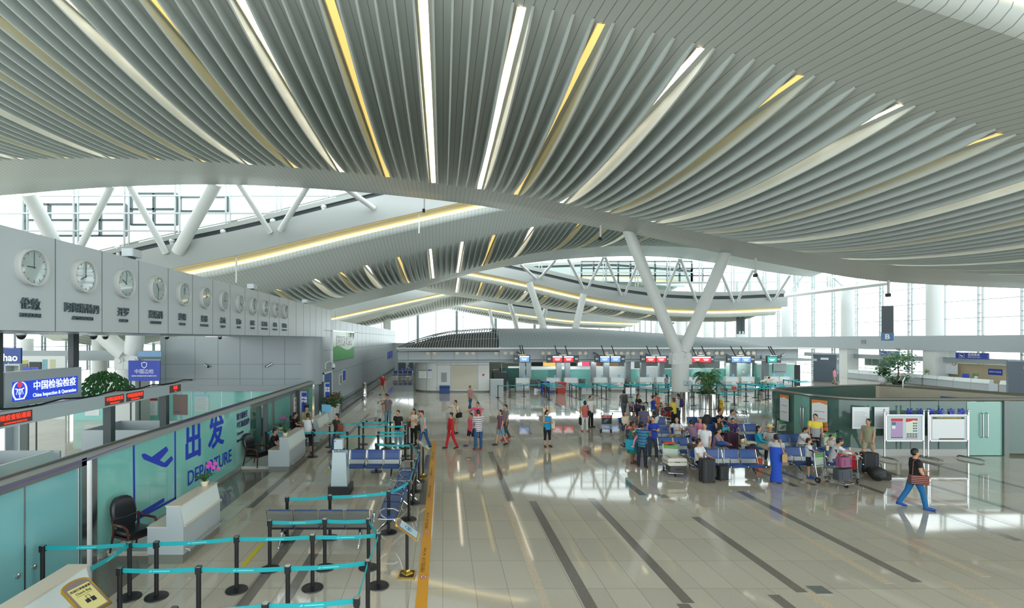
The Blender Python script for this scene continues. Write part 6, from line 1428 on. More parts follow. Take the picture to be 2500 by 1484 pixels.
t = thing('paper_bag', 'orange paper bag on the floor by the woman in teal', 'bag', (GX(1853, 18.6), 18.6, 0), .4); b = MB(M('bag_paper', (216, 84, 40), .6)); b.box(-.11, .11, -.06, .06, 0, .34); b.build('body', t); b = MB(WHITE); b.tube([(-.05, 0, .34), (-.04, 0, .42), (.04, 0, .42), (.05, 0, .34)], .006, 5); b.build('handle', t)
t = thing('teddy_bear', 'brown soft toy on the trolley behind the man in yellow', 'toy', (15.62, 20.6, .95)); b = MB(M('plush', (176, 104, 52), .9)); b.ell((0, 0, .12), (.13, .11, .13)); b.ell((0, -.02, .3), (.1, .09, .1)); b.ell((-.08, 0, .38), .035); b.ell((.08, 0, .38), .035); b.build('body', t, True)
t = thing('wet_floor_sign', 'yellow A-frame caution sign on the floor right of the palm', 'sign', (*G(1760, 996), 0)); b = MB(YELLOW)
b.prism([(-.15, -.2, 0), (.15, -.2, 0), (.08, -.03, .56), (-.08, -.03, .56)], (0, .02, 0)); b.prism([(-.15, .2, 0), (.15, .2, 0), (.08, .03, .56), (-.08, .03, .56)], (0, -.02, 0)); b.tube([(-.05, 0, .55), (-.04, 0, .63), (.04, 0, .63), (.05, 0, .55)], .02, 6); b.build('boards', t); text('小心地滑', .07, BLACK_LET, t, frame((0, -.118, .3), (1, 0, 0), (0, .22, 1)))
t = thing('wheeled_bin', 'red wheeled rubbish bin in front of the counters', 'bin', (*G(1369, 961), 0)); b = MB(M('bin_red', (186, 62, 50), .5)); b.add([(-.32, -.3, .08), (.32, -.3, .08), (.32, .3, .08), (-.32, .3, .08), (-.4, -.38, .95), (.4, -.38, .95), (.4, .38, .95), (-.4, .38, .95)], [(0, 3, 2, 1), (4, 5, 6, 7), (0, 1, 5, 4), (1, 2, 6, 5), (2, 3, 7, 6), (3, 0, 4, 7)]); b.build('body', t); b = MB(M('bin_red', (186, 62, 50), .5)); b.rbox(-.42, .42, -.4, .4, .95, 1.02, .03, 'x'); b.build('lid', t)
for s in (-1, 1): b = MB(RUBBER); b.T = Matrix.Translation((s * .3, .2, .1)) @ Matrix.Rotation(PI / 2, 4, 'Y'); b.lathe([(0, -.03), (.1, -.03), (.1, .03), (0, .03)], n=14); b.build('wheel', t, True)
t = thing('cleaning_cart', 'blue cleaning cart left of the red wheeled bin', 'cart', (*G(1331, 959), 0)); CBL = M('cart_blue', (24, 66, 176), .45); b = MB(CBL); b.box(-.35, -.2, -.25, .25, .12, 1.0); b.box(.2, .35, -.25, .25, .12, 1.0); b.box(-.35, .35, -.25, .25, .92, 1.0); b.box(-.35, .8, -.25, .25, .1, .16); b.build('frame', t); b = MB(RED); b.lathe([(.12, .16), (.16, .42), (.15, .42)], n=14); b.build('bucket', t, True)
for s in (-1, 1): b = MB(RUBBER); b.T = Matrix.Translation((s * .28, 0, .06)) @ Matrix.Rotation(PI / 2, 4, 'Y'); b.lathe([(0, -.02), (.06, -.02), (.06, .02), (0, .02)], n=12); b.build('wheel', t, True)
# palm in its steel drum
x, y = GX(1727, 34.6), 34.6
t = thing('potted_palm', 'tall green palm in a polished steel drum beside the Y-shaped column', 'plant', (x, y, 0)); b = MB(CHROME); b.lathe([(.52, 0), (.54, .02), (.54, 1.02), (.5, 1.05), (.5, .98)], n=36); b.build('planter', t, True)
b = MB(LEAF); leafball(b, (0, 0, 1.12), .58, 260, LEAF, .2, .35); b.build('underplanting', t)
random.seed(11)
b = MB(M('palm_stem', (120, 134, 70), .6))
for i in range(9): a = i * 2.4; b.tube([(.22 * math.cos(a), .22 * math.sin(a), 1), (.26 * math.cos(a), .26 * math.sin(a), 1.8), (.3 * math.cos(a), .3 * math.sin(a), 2.5)], .025, 6)
b.build('stem', t, True)
PALM = M('palm_leaf', (46, 104, 52), .45); PALM2 = M('palm_leaf_light', (92, 134, 56), .45)
for i in range(30):
    a = i * 2.399; L = random.uniform(.8, 1.75); up = random.uniform(.5, 1.35); z0 = random.uniform(1.5, 2.4); fr = MB(PALM if i % 5 else PALM2); pts = []
    for k in range(11):
        q = k / 10; r_ = .2 + L * q * math.cos(up * .5) * (1 - .1 * q); pts.append(Vector((r_ * math.cos(a) * .8, r_ * math.sin(a) * .8, z0 + L * (up * q - .95 * q * q * (1.5 - up * .5)))))
    fr.tube(pts, [.012] * 10 + [.003], 4)
    for k in range(1, 22):
        q = k / 22; i0 = min(9, int(q * 10)); c = pts[i0].lerp(pts[i0 + 1], q * 10 - i0); d = (pts[i0 + 1] - pts[i0]).normalized(); s = d.cross(Vector((0, 0, 1))).normalized(); ll = .34 * math.sin(PI * (.12 + .85 * q)) + .05
        for sg in (-1, 1):
            e = c + s * sg * ll * .75 + d * ll * .6 - Vector((0, 0, ll * .35)); m_ = (c + e) / 2 + Vector((0, 0, .02)); fr.add([c, m_ + d * .018, e, m_ - d * .018], [(0, 1, 2, 3)])
    fr.build('frond', t)
# ================================================================= PEOPLE
random.seed(3)
EYE = M('eye_dark', (30, 24, 22), .3); LIP = M('lips', (150, 82, 74), .5)
def loft(b, rings, n=14):
    """rings: (centre, x axis vector, y axis vector, rx, ry)"""
    vs = []; fs = []
    for c, ax, ay, rx, ry in rings:
        for j in range(n):
            t = 2 * PI * j / n; vs.append(Vector(c) + ax * rx * math.cos(t) + ay * ry * math.sin(t))
    k = len(rings)
    for i in range(k - 1):
        for j in range(n): fs.append((i * n + j, i * n + (j + 1) % n, (i + 1) * n + (j + 1) % n, (i + 1) * n + j))
    fs += [tuple(range(n - 1, -1, -1)), tuple(range((k - 1) * n, k * n))]
    b.add(vs, fs)
def vox(b, name, mat, parent, size, it=3, extra=None):
    """fuse overlapping forms into one continuous skin"""
    o = b.build(name)
    r = o.modifiers.new('r', 'REMESH'); r.mode = 'VOXEL'; r.voxel_size = size
    s = o.modifiers.new('s', 'SMOOTH'); s.factor = .5; s.iterations = it
    me = bpy.data.meshes.new_from_object(o.evaluated_get(bpy.context.evaluated_depsgraph_get()))
    old = o.data; bpy.data.objects.remove(o); bpy.data.meshes.remove(old)
    me.name = name; me.materials.clear(); me.materials.append(mat)
    if extra:                                             # fingers, eyes, lips joined into the same mesh
        bm = bmesh.new(); bm.from_mesh(me); 
        for f in bm.faces: f.material_index = 0; f.smooth = True
        off = len(bm.verts); vv = [bm.verts.new(v) for v in extra.v]
        for m_ in extra.mats:
            if m_ not in list(me.materials): me.materials.append(m_)
        mm = [list(me.materials).index(m_) for m_ in extra.mats]
        for f, mi in zip(extra.f, extra.mi):
            try: q = bm.faces.new([vv[i] for i in f]); q.material_index = mm[mi]; q.smooth = True
            except ValueError: pass
        bm.to_mesh(me); bm.free()
    else: me.polygons.foreach_set('use_smooth', [True] * len(me.polygons))
    r = bpy.data.objects.new(name, me); COL.objects.link(r); r.parent = parent; return r
STAND = ((.02, .03, .05), (.0, .02, .07)); WALK = ((.27, .08, .02), (-.22, .25, .02)); WALK2 = ((-.22, .28, .02), (.26, .08, .02)); SIT = ((1.42, 1.40, .12), (1.45, 1.45, .12)); SITX = ((1.3, 1.05, .06), (1.55, 1.25, -.1))
DOWN = ((.05, .14, .22, .1), (.08, .14, .25, .1)); LAP = ((.42, .14, .85, .35), (.42, .14, .85, .35)); CROSS = ((.45, .2, 1.35, 1.0), (.4, .2, 1.3, 1.1)); PUSH = ((.6, .12, .75, .1), (.6, .12, .75, .1))
PHONE = ((.5, .2, 1.9, .4), (.1, .15, .3, .1)); READ = ((.5, .15, 1.15, .3), (.5, .15, 1.15, .3)); HOLD = ((.5, .2, 1.3, .5), (.5, .25, 1.3, .5)); POINTL = ((1.2, .9, .05, .0), (.1, .15, .3, .1)); CHAT = ((.55, .2, 1.3, .2), (.1, .14, .3, .1))
def person(label, loc, rz, h=1.7, top=None, tops='tee', bot=None, bots='long', shoe=BLACK, legs=STAND, arms=DOWN, lean=0., seat=None, skin=SKIN, hair='short', hairm=HAIR, head=(0., 0.), w=1.0, vs=.017, group=None, z0=0.):
    t = thing('person', label, 'person', (loc[0], loc[1], z0), rz, group)
    s = h / 1.72; X = Vector((1, 0, 0)); child = h < 1.35
    # legs
    hip = {}; knee = {}; ank = {}; fdir = {}
    for i, sd in enumerate((-1, 1)):
        p, k, a = legs[i]; H = Vector((sd * .09 * s * w, 0, 0)); d1 = Vector((sd * math.sin(a), -math.sin(p) * math.cos(a), -math.cos(p) * math.cos(a))); d2 = Vector((sd * math.sin(a) * .4, -math.sin(p - k), -math.cos(p - k))).normalized()
        hip[sd] = H; knee[sd] = H + d1 * .425 * s; ank[sd] = knee[sd] + d2 * .41 * s
        fa = (p - k) * .5; fdir[sd] = Vector((sd * .15, -math.cos(fa), math.sin(fa) * .8)).normalized()
    zp = seat if seat is not None else .075 * s - min(ank[-1].z, ank[1].z)
    off = Vector((0, 0, zp))
    for dct in (hip, knee, ank):
        for k_ in dct: dct[k_] = dct[k_] + off
    u = Vector((0, -math.sin(lean), math.cos(lean))); fw = Vector((0, -math.cos(lean), -math.sin(lean)))
    P0 = off.copy(); at = lambda q: P0 + u * q * s
    sh = {sd: at(.475) + X * sd * (.175 * w) * s for sd in (-1, 1)}; el = {}; wr = {}; ha = {}
    for i, sd in enumerate((-1, 1)):
        p, a, e, inn = arms[i]; p += lean * .6
        d1 = Vector((sd * math.sin(a), -math.sin(p) * math.cos(a), -math.cos(p) * math.cos(a))); d2 = Vector((sd * (math.sin(a) * .6 - math.sin(inn)), -math.sin(p + e), -math.cos(p + e))).normalized()
        el[sd] = sh[sd] + d1 * .285 * s; wr[sd] = el[sd] + d2 * .235 * s; ha[sd] = d2
    nb = at(.52); hd_pitch, hd_yaw = head
    hu = (u * .75 + Vector((0, 0, .25)) + Vector((0, -hd_pitch, 0))).normalized(); hc = nb + hu * .165 * s + Vector((0, -.012 * s, 0))
    hs = s * (1.16 if child else 1.0)
    HR = Matrix.Rotation(hd_yaw, 3, 'Z') @ Matrix.Rotation(math.atan2(-hu.y, hu.z), 3, 'X')
    hp = lambda x, y, z: hc + HR @ Vector((x * hs, y * hs, z * hs))
    # --- body skin
    b = MB(skin)
    loft(b, [(at(-.1), X, fw, .13 * s * w, .09 * s), (at(.0), X, fw, .16 * s * w, .105 * s), (at(.14), X, fw, .135 * s * w, .09 * s), (at(.32), X, fw, .16 * s * w, .108 * s), (at(.44), X, fw, .165 * s * w, .095 * s), (at(.5), X, fw, .1 * s, .07 * s)])
    b.tube([at(.47), nb, hc], [.065 * s, .052 * s, .05 * s], 10)
    he = MB(skin); he.ell((0, 0, 0), (.076, .094, .115), 14, 10); he.ell((0, -.03, -.06), (.055, .058, .06), 10, 8); he.ell((0, -.098, -.012), (.014, .02, .024), 8, 6)
    for sd in (-1, 1): he.ell((sd * .077, .008, -.01), (.012, .02, .03), 8, 6)
    b.add([hc + HR @ (Vector(v) * hs) for v in he.v], he.f)
    for sd in (-1, 1):
        b.tube([hip[sd] - (knee[sd] - hip[sd]) * .1, hip[sd].lerp(knee[sd], .3), knee[sd], knee[sd].lerp(ank[sd], .3), ank[sd]], [.083 * s, .082 * s, .054 * s, .053 * s, .036 * s], 10)
        b.tube([ank[sd] + Vector((0, .04 * s, -.035 * s)), ank[sd] + fdir[sd] * .07 * s + Vector((0, 0, -.042 * s)), ank[sd] + fdir[sd] * .16 * s + Vector((0, 0, -.05 * s))], [.034 * s, .036 * s, .026 * s], 8)
        b.tube([sh[sd] - X * sd * .03 * s, sh[sd], el[sd], el[sd].lerp(wr[sd], .3), wr[sd]], [.05 * s, .052 * s, .04 * s, .038 * s, .026 * s], 10)
        palm = wr[sd] + ha[sd] * .085 * s; b.tube([wr[sd], wr[sd] + ha[sd] * .04 * s, palm], [.026 * s, .036 * s, .03 * s], 8, flat=.6)
    ex = MB(skin)
    for sd in (-1, 1):                                    # four bent fingers and a thumb
        d = ha[sd]; sid = d.cross(Vector((0, -.3, 1))); sid = sid.normalized() if sid.length > .1 else X; nr = sid.cross(d).normalized(); palm = wr[sd] + d * .07 * s
        for f_ in range(4):
            c = palm + sid * (f_ - 1.5) * .018 * s; L = (.068, .078, .074, .058)[f_] * s; g = -nr * .02 * s * sd
            ex.tube([c, c + d * L * .45 + g * .4, c + d * L * .8 + g * 1.2, c + d * L * .92 + g * 2.2], [.0095 * s, .009 * s, .0082 * s, .006 * s], 6)
        c = wr[sd] + d * .035 * s; ex.tube([c - sid * .022 * s, c + d * .025 * s - sid * .045 * s, c + d * .055 * s - sid * .05 * s], [.011 * s, .01 * s, .007 * s], 6)
    ex.m(EYE)
    for sd in (-1, 1): e_ = hp(sd * .03, -.086, .008); ex.ell(e_, (.011 * hs, .008 * hs, .007 * hs), 8, 6)
    ex.m(LIP); ex.ell(hp(0, -.088, -.06), (.022 * hs, .008 * hs, .007 * hs), 8, 6)
    vox(b, 'body', skin, t, vs, 3, ex)
    # --- hair
    b = MB(hairm); q = MB(hairm)
    q.ell((0, .018, .028), (.086, .098, .1), 14, 10); q.ell((0, .04, -.02), (.082, .07, .07), 12, 8)
    if hair in ('long', 'pony', 'bob'): q.ell((0, .045, -.05), (.084, .062, .09), 12, 8)
    if hair == 'long': q.ell((0, .075, -.19), (.085, .04, .15), 12, 8)
    if hair == 'pony': q.tube([(0, .1, .03), (0, .15, -.03), (0, .13, -.2)], [.03, .034, .012], 8)
    if hair == 'bun': q.ell((0, .1, .06), (.045, .045, .045), 10, 8)
    if hair == 'bald': q = MB(hairm); q.ell((0, .03, -.01), (.083, .085, .06), 12, 8)
    b.add([hc + HR @ (Vector(v) * hs) for v in q.v], q.f); vox(b, 'hair', hairm, t, .016, 2)
    # --- top
    if top:
        b = MB(top); lo = -.12 if tops != 'tuck' else -.02
        gw = .018
        loft(b, [(at(lo), X, fw, (.165 * w + gw) * s, (.112 + gw) * s), (at(.06), X, fw, (.158 * w + gw) * s, (.108 + gw) * s), (at(.17), X, fw, (.145 * w + gw) * s, (.1 + gw) * s), (at(.33), X, fw, (.168 * w + gw) * s, (.112 + gw) * s), (at(.45), X, fw, (.168 * w + gw) * s, (.1 + gw) * s), (at(.515), X, fw, .085 * s, .068 * s)])
        ln = {'tee': .62, 'tuck': .62, 'polo': .62, 'tank': .02, 'long': 1.9}[tops]
        for sd in (-1, 1):
            pts = [sh[sd] - X * sd * .04 * s, sh[sd]]; r_ = [.062 * s, .068 * s]
            if ln > .1:
                if ln <= 1: pts.append(sh[sd].lerp(el[sd], ln)); r_.append(.063 * s)
                else: pts += [el[sd], el[sd].lerp(wr[sd], ln - 1)]; r_ += [.056 * s, .042 * s]
                b.tube(pts, r_, 10)
        vox(b, 'shirt', top, t, vs * 1.15, 3)
    # --- bottom
    if bot:
        b = MB(bot)
        if bots in ('skirt', 'dress', 'gown'):
            ln = {'skirt': .45, 'dress': .5, 'gown': .86}[bots]; top_q = .46 if bots != 'skirt' else .1
            rings = [] 
            if bots != 'skirt': rings += [(at(.38 if bots == 'gown' else top_q), X, fw, .17 * s, .12 * s), (at(.32), X, fw, (.2 if bots == 'gown' else .178) * s * w, .145 * s), (at(.16), X, fw, (.184 if bots == 'gown' else .16) * s * w, .138 * s)]
            else: rings += [(at(.1), X, fw, .16 * s * w, .12 * s)]
            g_ = .74 if bots == 'gown' else 1.; rings += [(at(0), X, fw, .19 * s * w, .14 * s), (P0 + Vector((0, 0, -ln * .5 * s)), X, fw, .215 * s * g_, .18 * s * g_), (P0 + Vector((0, 0, -ln * s)), X, fw, .26 * s * g_, .22 * s * g_)]
            loft(b, rings, 18)
        else:
            loft(b, [(at(.1), X, fw, .158 * s * w, .11 * s), (at(.0), X, fw, .176 * s * w, .122 * s), (at(-.09), X, fw, .16 * s * w, .115 * s)])
            for sd in (-1, 1):
                H, K, A = hip[sd], knee[sd], ank[sd]
                if bots == 'shorts': b.tube([H, H.lerp(K, .4), H.lerp(K, .92)], [.1 * s, .1 * s, .092 * s], 12)
                elif bots == 'capri': b.tube([H, H.lerp(K, .4), K, K.lerp(A, .45)], [.096 * s, .092 * s, .064 * s, .062 * s], 12)
                else: b.tube([H, H.lerp(K, .4), K, K.lerp(A, .4), A + (A - K) * .06], [.098 * s, .095 * s, .07 * s, .066 * s, .06 * s], 12)
        vox(b, {'skirt': 'skirt', 'dress': 'dress', 'gown': 'dress', 'shorts': 'shorts'}.get(bots, 'trousers'), bot, t, vs * 1.15, 3)
    for sd in (-1, 1):
        b = MB(shoe); A = ank[sd]; b.tube([A + Vector((0, .055 * s, -.035 * s)), A + fdir[sd] * .05 * s + Vector((0, 0, -.03 * s)), A + fdir[sd] * .12 * s + Vector((0, 0, -.046 * s)), A + fdir[sd] * .2 * s + Vector((0, 0, -.052 * s))], [.036 * s, .044 * s, .042 * s, .026 * s], 10); b.build('shoe', t, True)
    t['hand_r'] = 0; del t['hand_r']
    t_info[t.name] = dict(hc=hc, wr=wr, sh=sh, at=at, fw=fw, s=s, HR=HR, ha=ha)
    return t
t_info = {}
def clothc(n, c, r=.8): return M('cloth_' + n, c, r)
NAVY = clothc('navy', (28, 36, 56)); JEANS = clothc('jeans', (44, 82, 124)); LJEANS = clothc('light_jeans', (104, 144, 160)); BLK = clothc('black', (22, 22, 26)); WHT = clothc('white', (216, 218, 220)); GRYT = clothc('grey', (110, 112, 118)); KHAKI = clothc('khaki', (160, 150, 130)); ROYAL = clothc('royal', (30, 62, 160))
REDC = clothc('red', (186, 28, 40)); PINK = clothc('pink', (226, 84, 120)); CREAM = clothc('cream', (222, 206, 182)); OLIVE = clothc('olive', (150, 138, 100)); TEALC = clothc('teal', (24, 140, 186)); PURPLE = clothc('purple', (60, 44, 96)); YEL = clothc('yellow', (222, 200, 72)); ORG = clothc('orange', (222, 118, 88)); CORAL = clothc('coral', (186, 98, 88)); CYAN = clothc('cyan', (32, 150, 176))
STRIPE = stripe_mat('cloth_striped_white', (214, 208, 212), (52, 52, 66), .085, .3); STRIPE2 = stripe_mat('cloth_striped_blue_green', (48, 70, 140), (30, 130, 120), .11, .45); BWSTRIPE = stripe_mat('cloth_black_white', (220, 220, 220), (24, 24, 26), .05, .5); YG = M('cloth_yellow_grey', (222, 200, 72), .8)
n_, l_, b_ = nodes_of(YG); tc_ = n_.new('ShaderNodeTexCoord'); sp_ = n_.new('ShaderNodeSeparateXYZ'); l_.new(tc_.outputs['Object'], sp_.inputs[0]); lt_ = n_.new('ShaderNodeMath'); lt_.operation = 'LESS_THAN'; lt_.inputs[1].default_value = 1.16; l_.new(sp_.outputs['Z'], lt_.inputs[0]); mx_ = n_.new('ShaderNodeMixRGB'); mx_.inputs[1].default_value = (*lin((222, 200, 72)), 1); mx_.inputs[2].default_value = (*lin((150, 152, 154)), 1); l_.new(lt_.outputs[0], mx_.inputs[0]); l_.new(mx_.outputs[0], b_.inputs['Base Color'])
SHR = M('shoe_red', (190, 50, 36), .5); SHW = M('shoe_white', (214, 212, 204), .5); SHB = M('shoe_brown', (90, 50, 38), .5); SHU = M('shoe_blue', (24, 70, 160), .5)
BK = PI  # back to the camera
def sbag(owner, label, mat, side=1, q=.05, r=(.15, .07, .13), cat='bag', name='shoulder_bag', strapped=True, back=False, hand=False):
    """bag worn or carried by a person; a thing of its own standing at its place in the hall"""
    i = t_info[owner.name]; s = i['s']
    c = i['at'](q) + Vector((side * .24 * s, .03, 0))
    if back: c = i['at'](.3) - i['fw'] * .2 * s
    if hand: c = i['wr'][side] + i['ha'][side] * .08 + Vector((0, 0, -r[2] - .05))
    Rz = Matrix.Rotation(owner.rotation_euler.z, 4, 'Z'); base = Vector(owner.location) + (Rz @ c)
    t = thing(name, label, cat, base, owner.rotation_euler.z)
    b = MB(mat)
    if back: loft(b, [(Vector((0, 0, -.24 * s)), Vector((1, 0, 0)), Vector((0, 1, 0)), .12 * s, .07 * s), (Vector((0, .02, -.1 * s)), Vector((1, 0, 0)), Vector((0, 1, 0)), .15 * s, .1 * s), (Vector((0, 0, .12 * s)), Vector((1, 0, 0)), Vector((0, 1, 0)), .14 * s, .08 * s), (Vector((0, -.02, .22 * s)), Vector((1, 0, 0)), Vector((0, 1, 0)), .08 * s, .04 * s)])
    else: b.rbox(-r[1], r[1], -r[0], r[0], -r[2], r[2], min(r[1], r[2]) * .6, 'y')
    b.build('body', t, True)
    b = MB(mat)
    if back:
        for sd in (-1, 1): b.tube([Vector((sd * .1 * s, -.04, .2 * s)), Vector((sd * .11 * s, -.14, .26 * s)), Vector((sd * .12 * s, -.33, .12 * s)), Vector((sd * .13 * s, -.22, -.12 * s)), Vector((sd * .1 * s, -.04, -.2 * s))], .016, 6)
    elif strapped:
        top_ = i['sh'][side] + Vector((-side * .04, 0, .07 * s)) - c; b.tube([Vector((0, -r[0] * .7, r[2] * .8)), top_ + Vector((0, -.1, -.08)), top_, top_ + Vector((0, .1, -.08)), Vector((0, r[0] * .7, r[2] * .8))], .011, 6)
    else: b.tube([Vector((0, -r[0] * .4, r[2])), Vector((0, -r[0] * .3, r[2] + .09)), Vector((0, r[0] * .3, r[2] + .09)), Vector((0, r[0] * .4, r[2]))], .008, 6)
    b.build('strap', t); return t
# --- left and centre
p = person('officer in an olive uniform and peaked cap standing behind the farthest desk', (GX(748, 22.9), 22.9), .6, 1.76, OLIVE, 'long', OLIVE, head=(0, .5))
i = t_info[p.name]; b = MB(clothc('cap', (44, 44, 36))); b.lathe([(.1, .03), (.1, .07), (.135, .11), (.13, .14), (.0, .15)], tuple(i['hc']), 18); b.add([i['hc'] + i['HR'] @ Vector(v) for v in ((-.08, -.08, .04), (.08, -.08, .04), (.05, -.15, .025), (-.05, -.15, .025))], [(0, 1, 2, 3)]); b.build('cap', p, True)
person('dark-shirted officer sitting at the second inspection desk', (GX(664, 18.75), 18.75), PI / 2, 1.72, BLK, 'tee', BLK, seat=.66, legs=SIT, arms=((.5, .15, .95, .1), (.5, .15, .95, .1)), lean=.18)
person('dark-shirted officer sitting at the farthest inspection desk', (GX(716, 22.9), 22.75), PI / 2, 1.74, BLK, 'tee', BLK, seat=.66, legs=SIT, arms=((.6, .15, .95, .1), (.6, .15, .95, .1)), lean=.2)
p = person('man in a white shirt and black trousers bending over the farthest desk', (GX(750, 20.9), 21.0), .25 + PI, 1.7, WHT, 'tee', BLK, 'capri', SHB, lean=.42, arms=PUSH)
sbag(p, 'black bag hanging behind the bending man at the farthest desk', BLK, -1, -.05)
p = person('woman in a dark top carrying a brown bag beside the queue belts', (GX(815, 20.6), 21.2), -.9, 1.66, clothc('dark_green', (40, 56, 54)), 'tee', JEANS, arms=CHAT, hair='bun', shoe=SHB, legs=WALK)
sbag(p, 'reddish brown shoulder bag of the woman beside the queue belts', clothc('leather_brown', (120, 64, 46)), 1, .2, (.12, .06, .18)); 
person('man in a grey tee with red backpack straps standing beside the empty trolley', (GX(947, 27.6), 27.6), 0, 1.7, GRYT, 'tee', LJEANS, arms=DOWN, head=(.12, 0))
x = [o for o in COL.objects if o.name.startswith('person')][-1]; sbag(x, 'small red backpack worn by the man in the grey tee', REDC, back=True, cat='backpack', name='backpack')
person('woman with long dark hair pointing left behind the man in grey', (GX(943, 28.6), 28.7), -1.2, 1.66, CREAM, 'tee', BLK, arms=((1.1, .2, .5, .1), (.2, .2, .6, .2)), hair='long')
person('boy in a red top raising his arms by the far left wall', (GX(935, 43.0), 43.0), -.5, 1.75, REDC, 'tee', KHAKI, 'shorts', arms=((1.0, .5, 1.2, .3), (.3, .3, .4, 0)), legs=WALK)
person('person in a black top and pale jeans standing behind the upper queue belts', (GX(972, 22.3), 22.3), -.4, 1.62, BLK, 'tee', LJEANS, hair='bun', legs=STAND, arms=DOWN)
p = person('woman in a cream top at the head of the upper queue', (GX(1010, 22.6), 22.7), -.7, 1.64, CREAM, 'tee', BLK, arms=HOLD, hair='long'); sbag(p, 'brown handbag of the woman in the cream top', clothc('leather_brown', (120, 64, 46)), -1, .05)
p = person('man in a pale grey tee and jeans leaning beside the gold sign stand', (GX(1034, 21.7), 21.9), -.9, 1.7, clothc('pale_grey', (168, 176, 170)), 'tee', JEANS, arms=CHAT, lean=.15, legs=WALK); sbag(p, 'dark shoulder bag of the man beside the gold sign stand', NAVY, -1, 0)
person('person in yellow-green shorts in the group at the head of the queue', (GX(1022, 22.4), 23.1), -.9, 1.5, clothc('sand', (196, 184, 156)), 'tee', clothc('lime', (150, 190, 80)), 'shorts', arms=CHAT)
person('person in a red tracksuit walking left across the hall', (GX(1101, 21.9), 21.9), -1.2, 1.6, REDC, 'long', REDC, 'long', BLACK, legs=WALK, hair='bun')
p = person('person in a cream shirt pointing left behind the red tracksuit', (GX(1112, 25.5), 25.5), -.9, 1.68, CREAM, 'tee', KHAKI, 'shorts', arms=((.9, 1.1, .1, 0), (.3, .2, .5, .1)))
sbag(p, 'dark bag on the shoulder of the person pointing left', BLK, 1, .05)
person('man in a striped polo, jeans and red trainers standing with his back turned', (GX(1168, 21.65), 21.65), BK + .35, 1.74, STRIPE, 'tee', JEANS, 'long', SHR, arms=((.3, .15, 1.1, .3), (.3, .15, 1.1, .3)), head=(.2, 0), w=1.08)
person('child in a pink top and dark shorts beside the man in the striped polo', (GX(1150, 22.4), 22.4), -1.0, 1.5, PINK, 'tee', NAVY, 'shorts', clothc('violet', (70, 60, 120)), legs=WALK)
person('person in a pink shirt stretching an arm to the left', (GX(1166, 24.6), 24.6), -.6, 1.7, PINK, 'tee', NAVY, 'shorts', arms=((1.0, 1.0, .05, 0), (.1, .2, .3, .1)))
person('woman in a flowered top and pale blue skirt-shorts walking left', (GX(1222, 22.6), 22.6), -1.1, 1.62, clothc('plum', (110, 76, 96)), 'tee', LJEANS, 'shorts', BLACK, legs=WALK, arms=DOWN, hair='bob')
person('person in dark grey trousers walking behind the woman in the flowered top', (GX(1236, 23.6), 23.8), -1.1, 1.7, clothc('taupe', (128, 122, 116)), 'tee', clothc('charcoal', (70, 72, 74)), 'long', SHR, legs=WALK2)
person('person in blue walking far ahead of the white service block', (GX(1150, 33), 34), .6, 1.65, clothc('dusty_pink', (170, 130, 130)), 'tee', JEANS, legs=WALK)
p = person('woman in a turquoise tank top with folded arms', (GX(1336, 22.3), 22.3), .25, 1.63, TEALC, 'tank', BLK, 'capri', SHB, arms=CROSS, hair='pony', head=(0, .4)); sbag(p, 'white and black tote bag on the shoulder of the woman in turquoise', clothc('tote', (196, 190, 172)), 1, .12, (.16, .08, .17))
p = person('woman in a coral sleeveless top and white trousers seen from behind', (GX(1428, 25.95), 25.95), BK - .1, 1.6, CORAL, 'tank', WHT, 'long', SHR, hair='bob', arms=DOWN, w=1.05); sbag(p, 'black shoulder bag of the woman in the coral top', BLK, -1, .1); sbag(p, 'black carrier bag held by the woman in the coral top', BLK, 1, 0, (.16, .06, .18), 'bag', 'carrier_bag', False, False, True)
person('man in a white shirt and black trousers facing the woman in coral', (GX(1444, 27.0), 27.2), .5, 1.72, WHT, 'tee', BLK, arms=DOWN)
# --- seating area, standing
p = person('man in a grey shirt walking away left of the parked trolleys', (GX(1523, 30.2), 30.2), BK, 1.74, GRYT, 'tee', clothc('slate', (92, 100, 110)), legs=WALK); sbag(p, 'dark grey backpack of the man walking away', clothc('charcoal', (70, 72, 74)), back=True, cat='backpack', name='backpack')
person('woman in black standing before the parked trolleys', (GX(1551, 29.0), 28.6), .6, 1.64, BLK, 'tee', BLK, hair='long', arms=HOLD)
softbag((GX(1560, 28.2), 28.25, .82), (.2, .12, .14), PURPLE, 'purple bag held in front of the woman in black', strap=False)
person('person with a ponytail in a purple-grey tee seen from behind', (GX(1573, 23.5), 23.6), BK - .3, 1.66, clothc('mauve', (92, 88, 112)), 'tee', NAVY, hair='pony')
person('man in a royal blue polo and khaki trousers near the parked trolleys', (GX(1597, 27.6), 27.7), 1.2, 1.68, ROYAL, 'tee', KHAKI, arms=HOLD)
p = person('woman in an orange top with a brown bag near the parked trolleys', (GX(1609, 28.6), 28.9), .7, 1.66, ORG, 'tee', clothc('taupe', (128, 122, 116)), 'capri', hair='bun', arms=CHAT); sbag(p, 'brown shoulder bag of the woman in the orange top', clothc('leather_tan', (134, 98, 64)), 1, .1)
p = person('woman in a yellow top pushing a trolley, seen from behind', (GX(1645, 27.1), 27.1), BK + .5, 1.62, YEL, 'tee', BLK, arms=PUSH, hair='bob', hairm=M('hair_auburn', (92, 44, 30), .5), shoe=SHB)
p = person('person in a long white shirt standing left of the Y column', (GX(1660, 28.0), 28.2), BK + .7, 1.72, clothc('offwhite', (200, 202, 200)), 'long', clothc('dark_teal', (34, 60, 70)), arms=PUSH); sbag(p, 'purple backpack worn by the person in the long white shirt', PURPLE, back=True, cat='backpack', name='backpack')
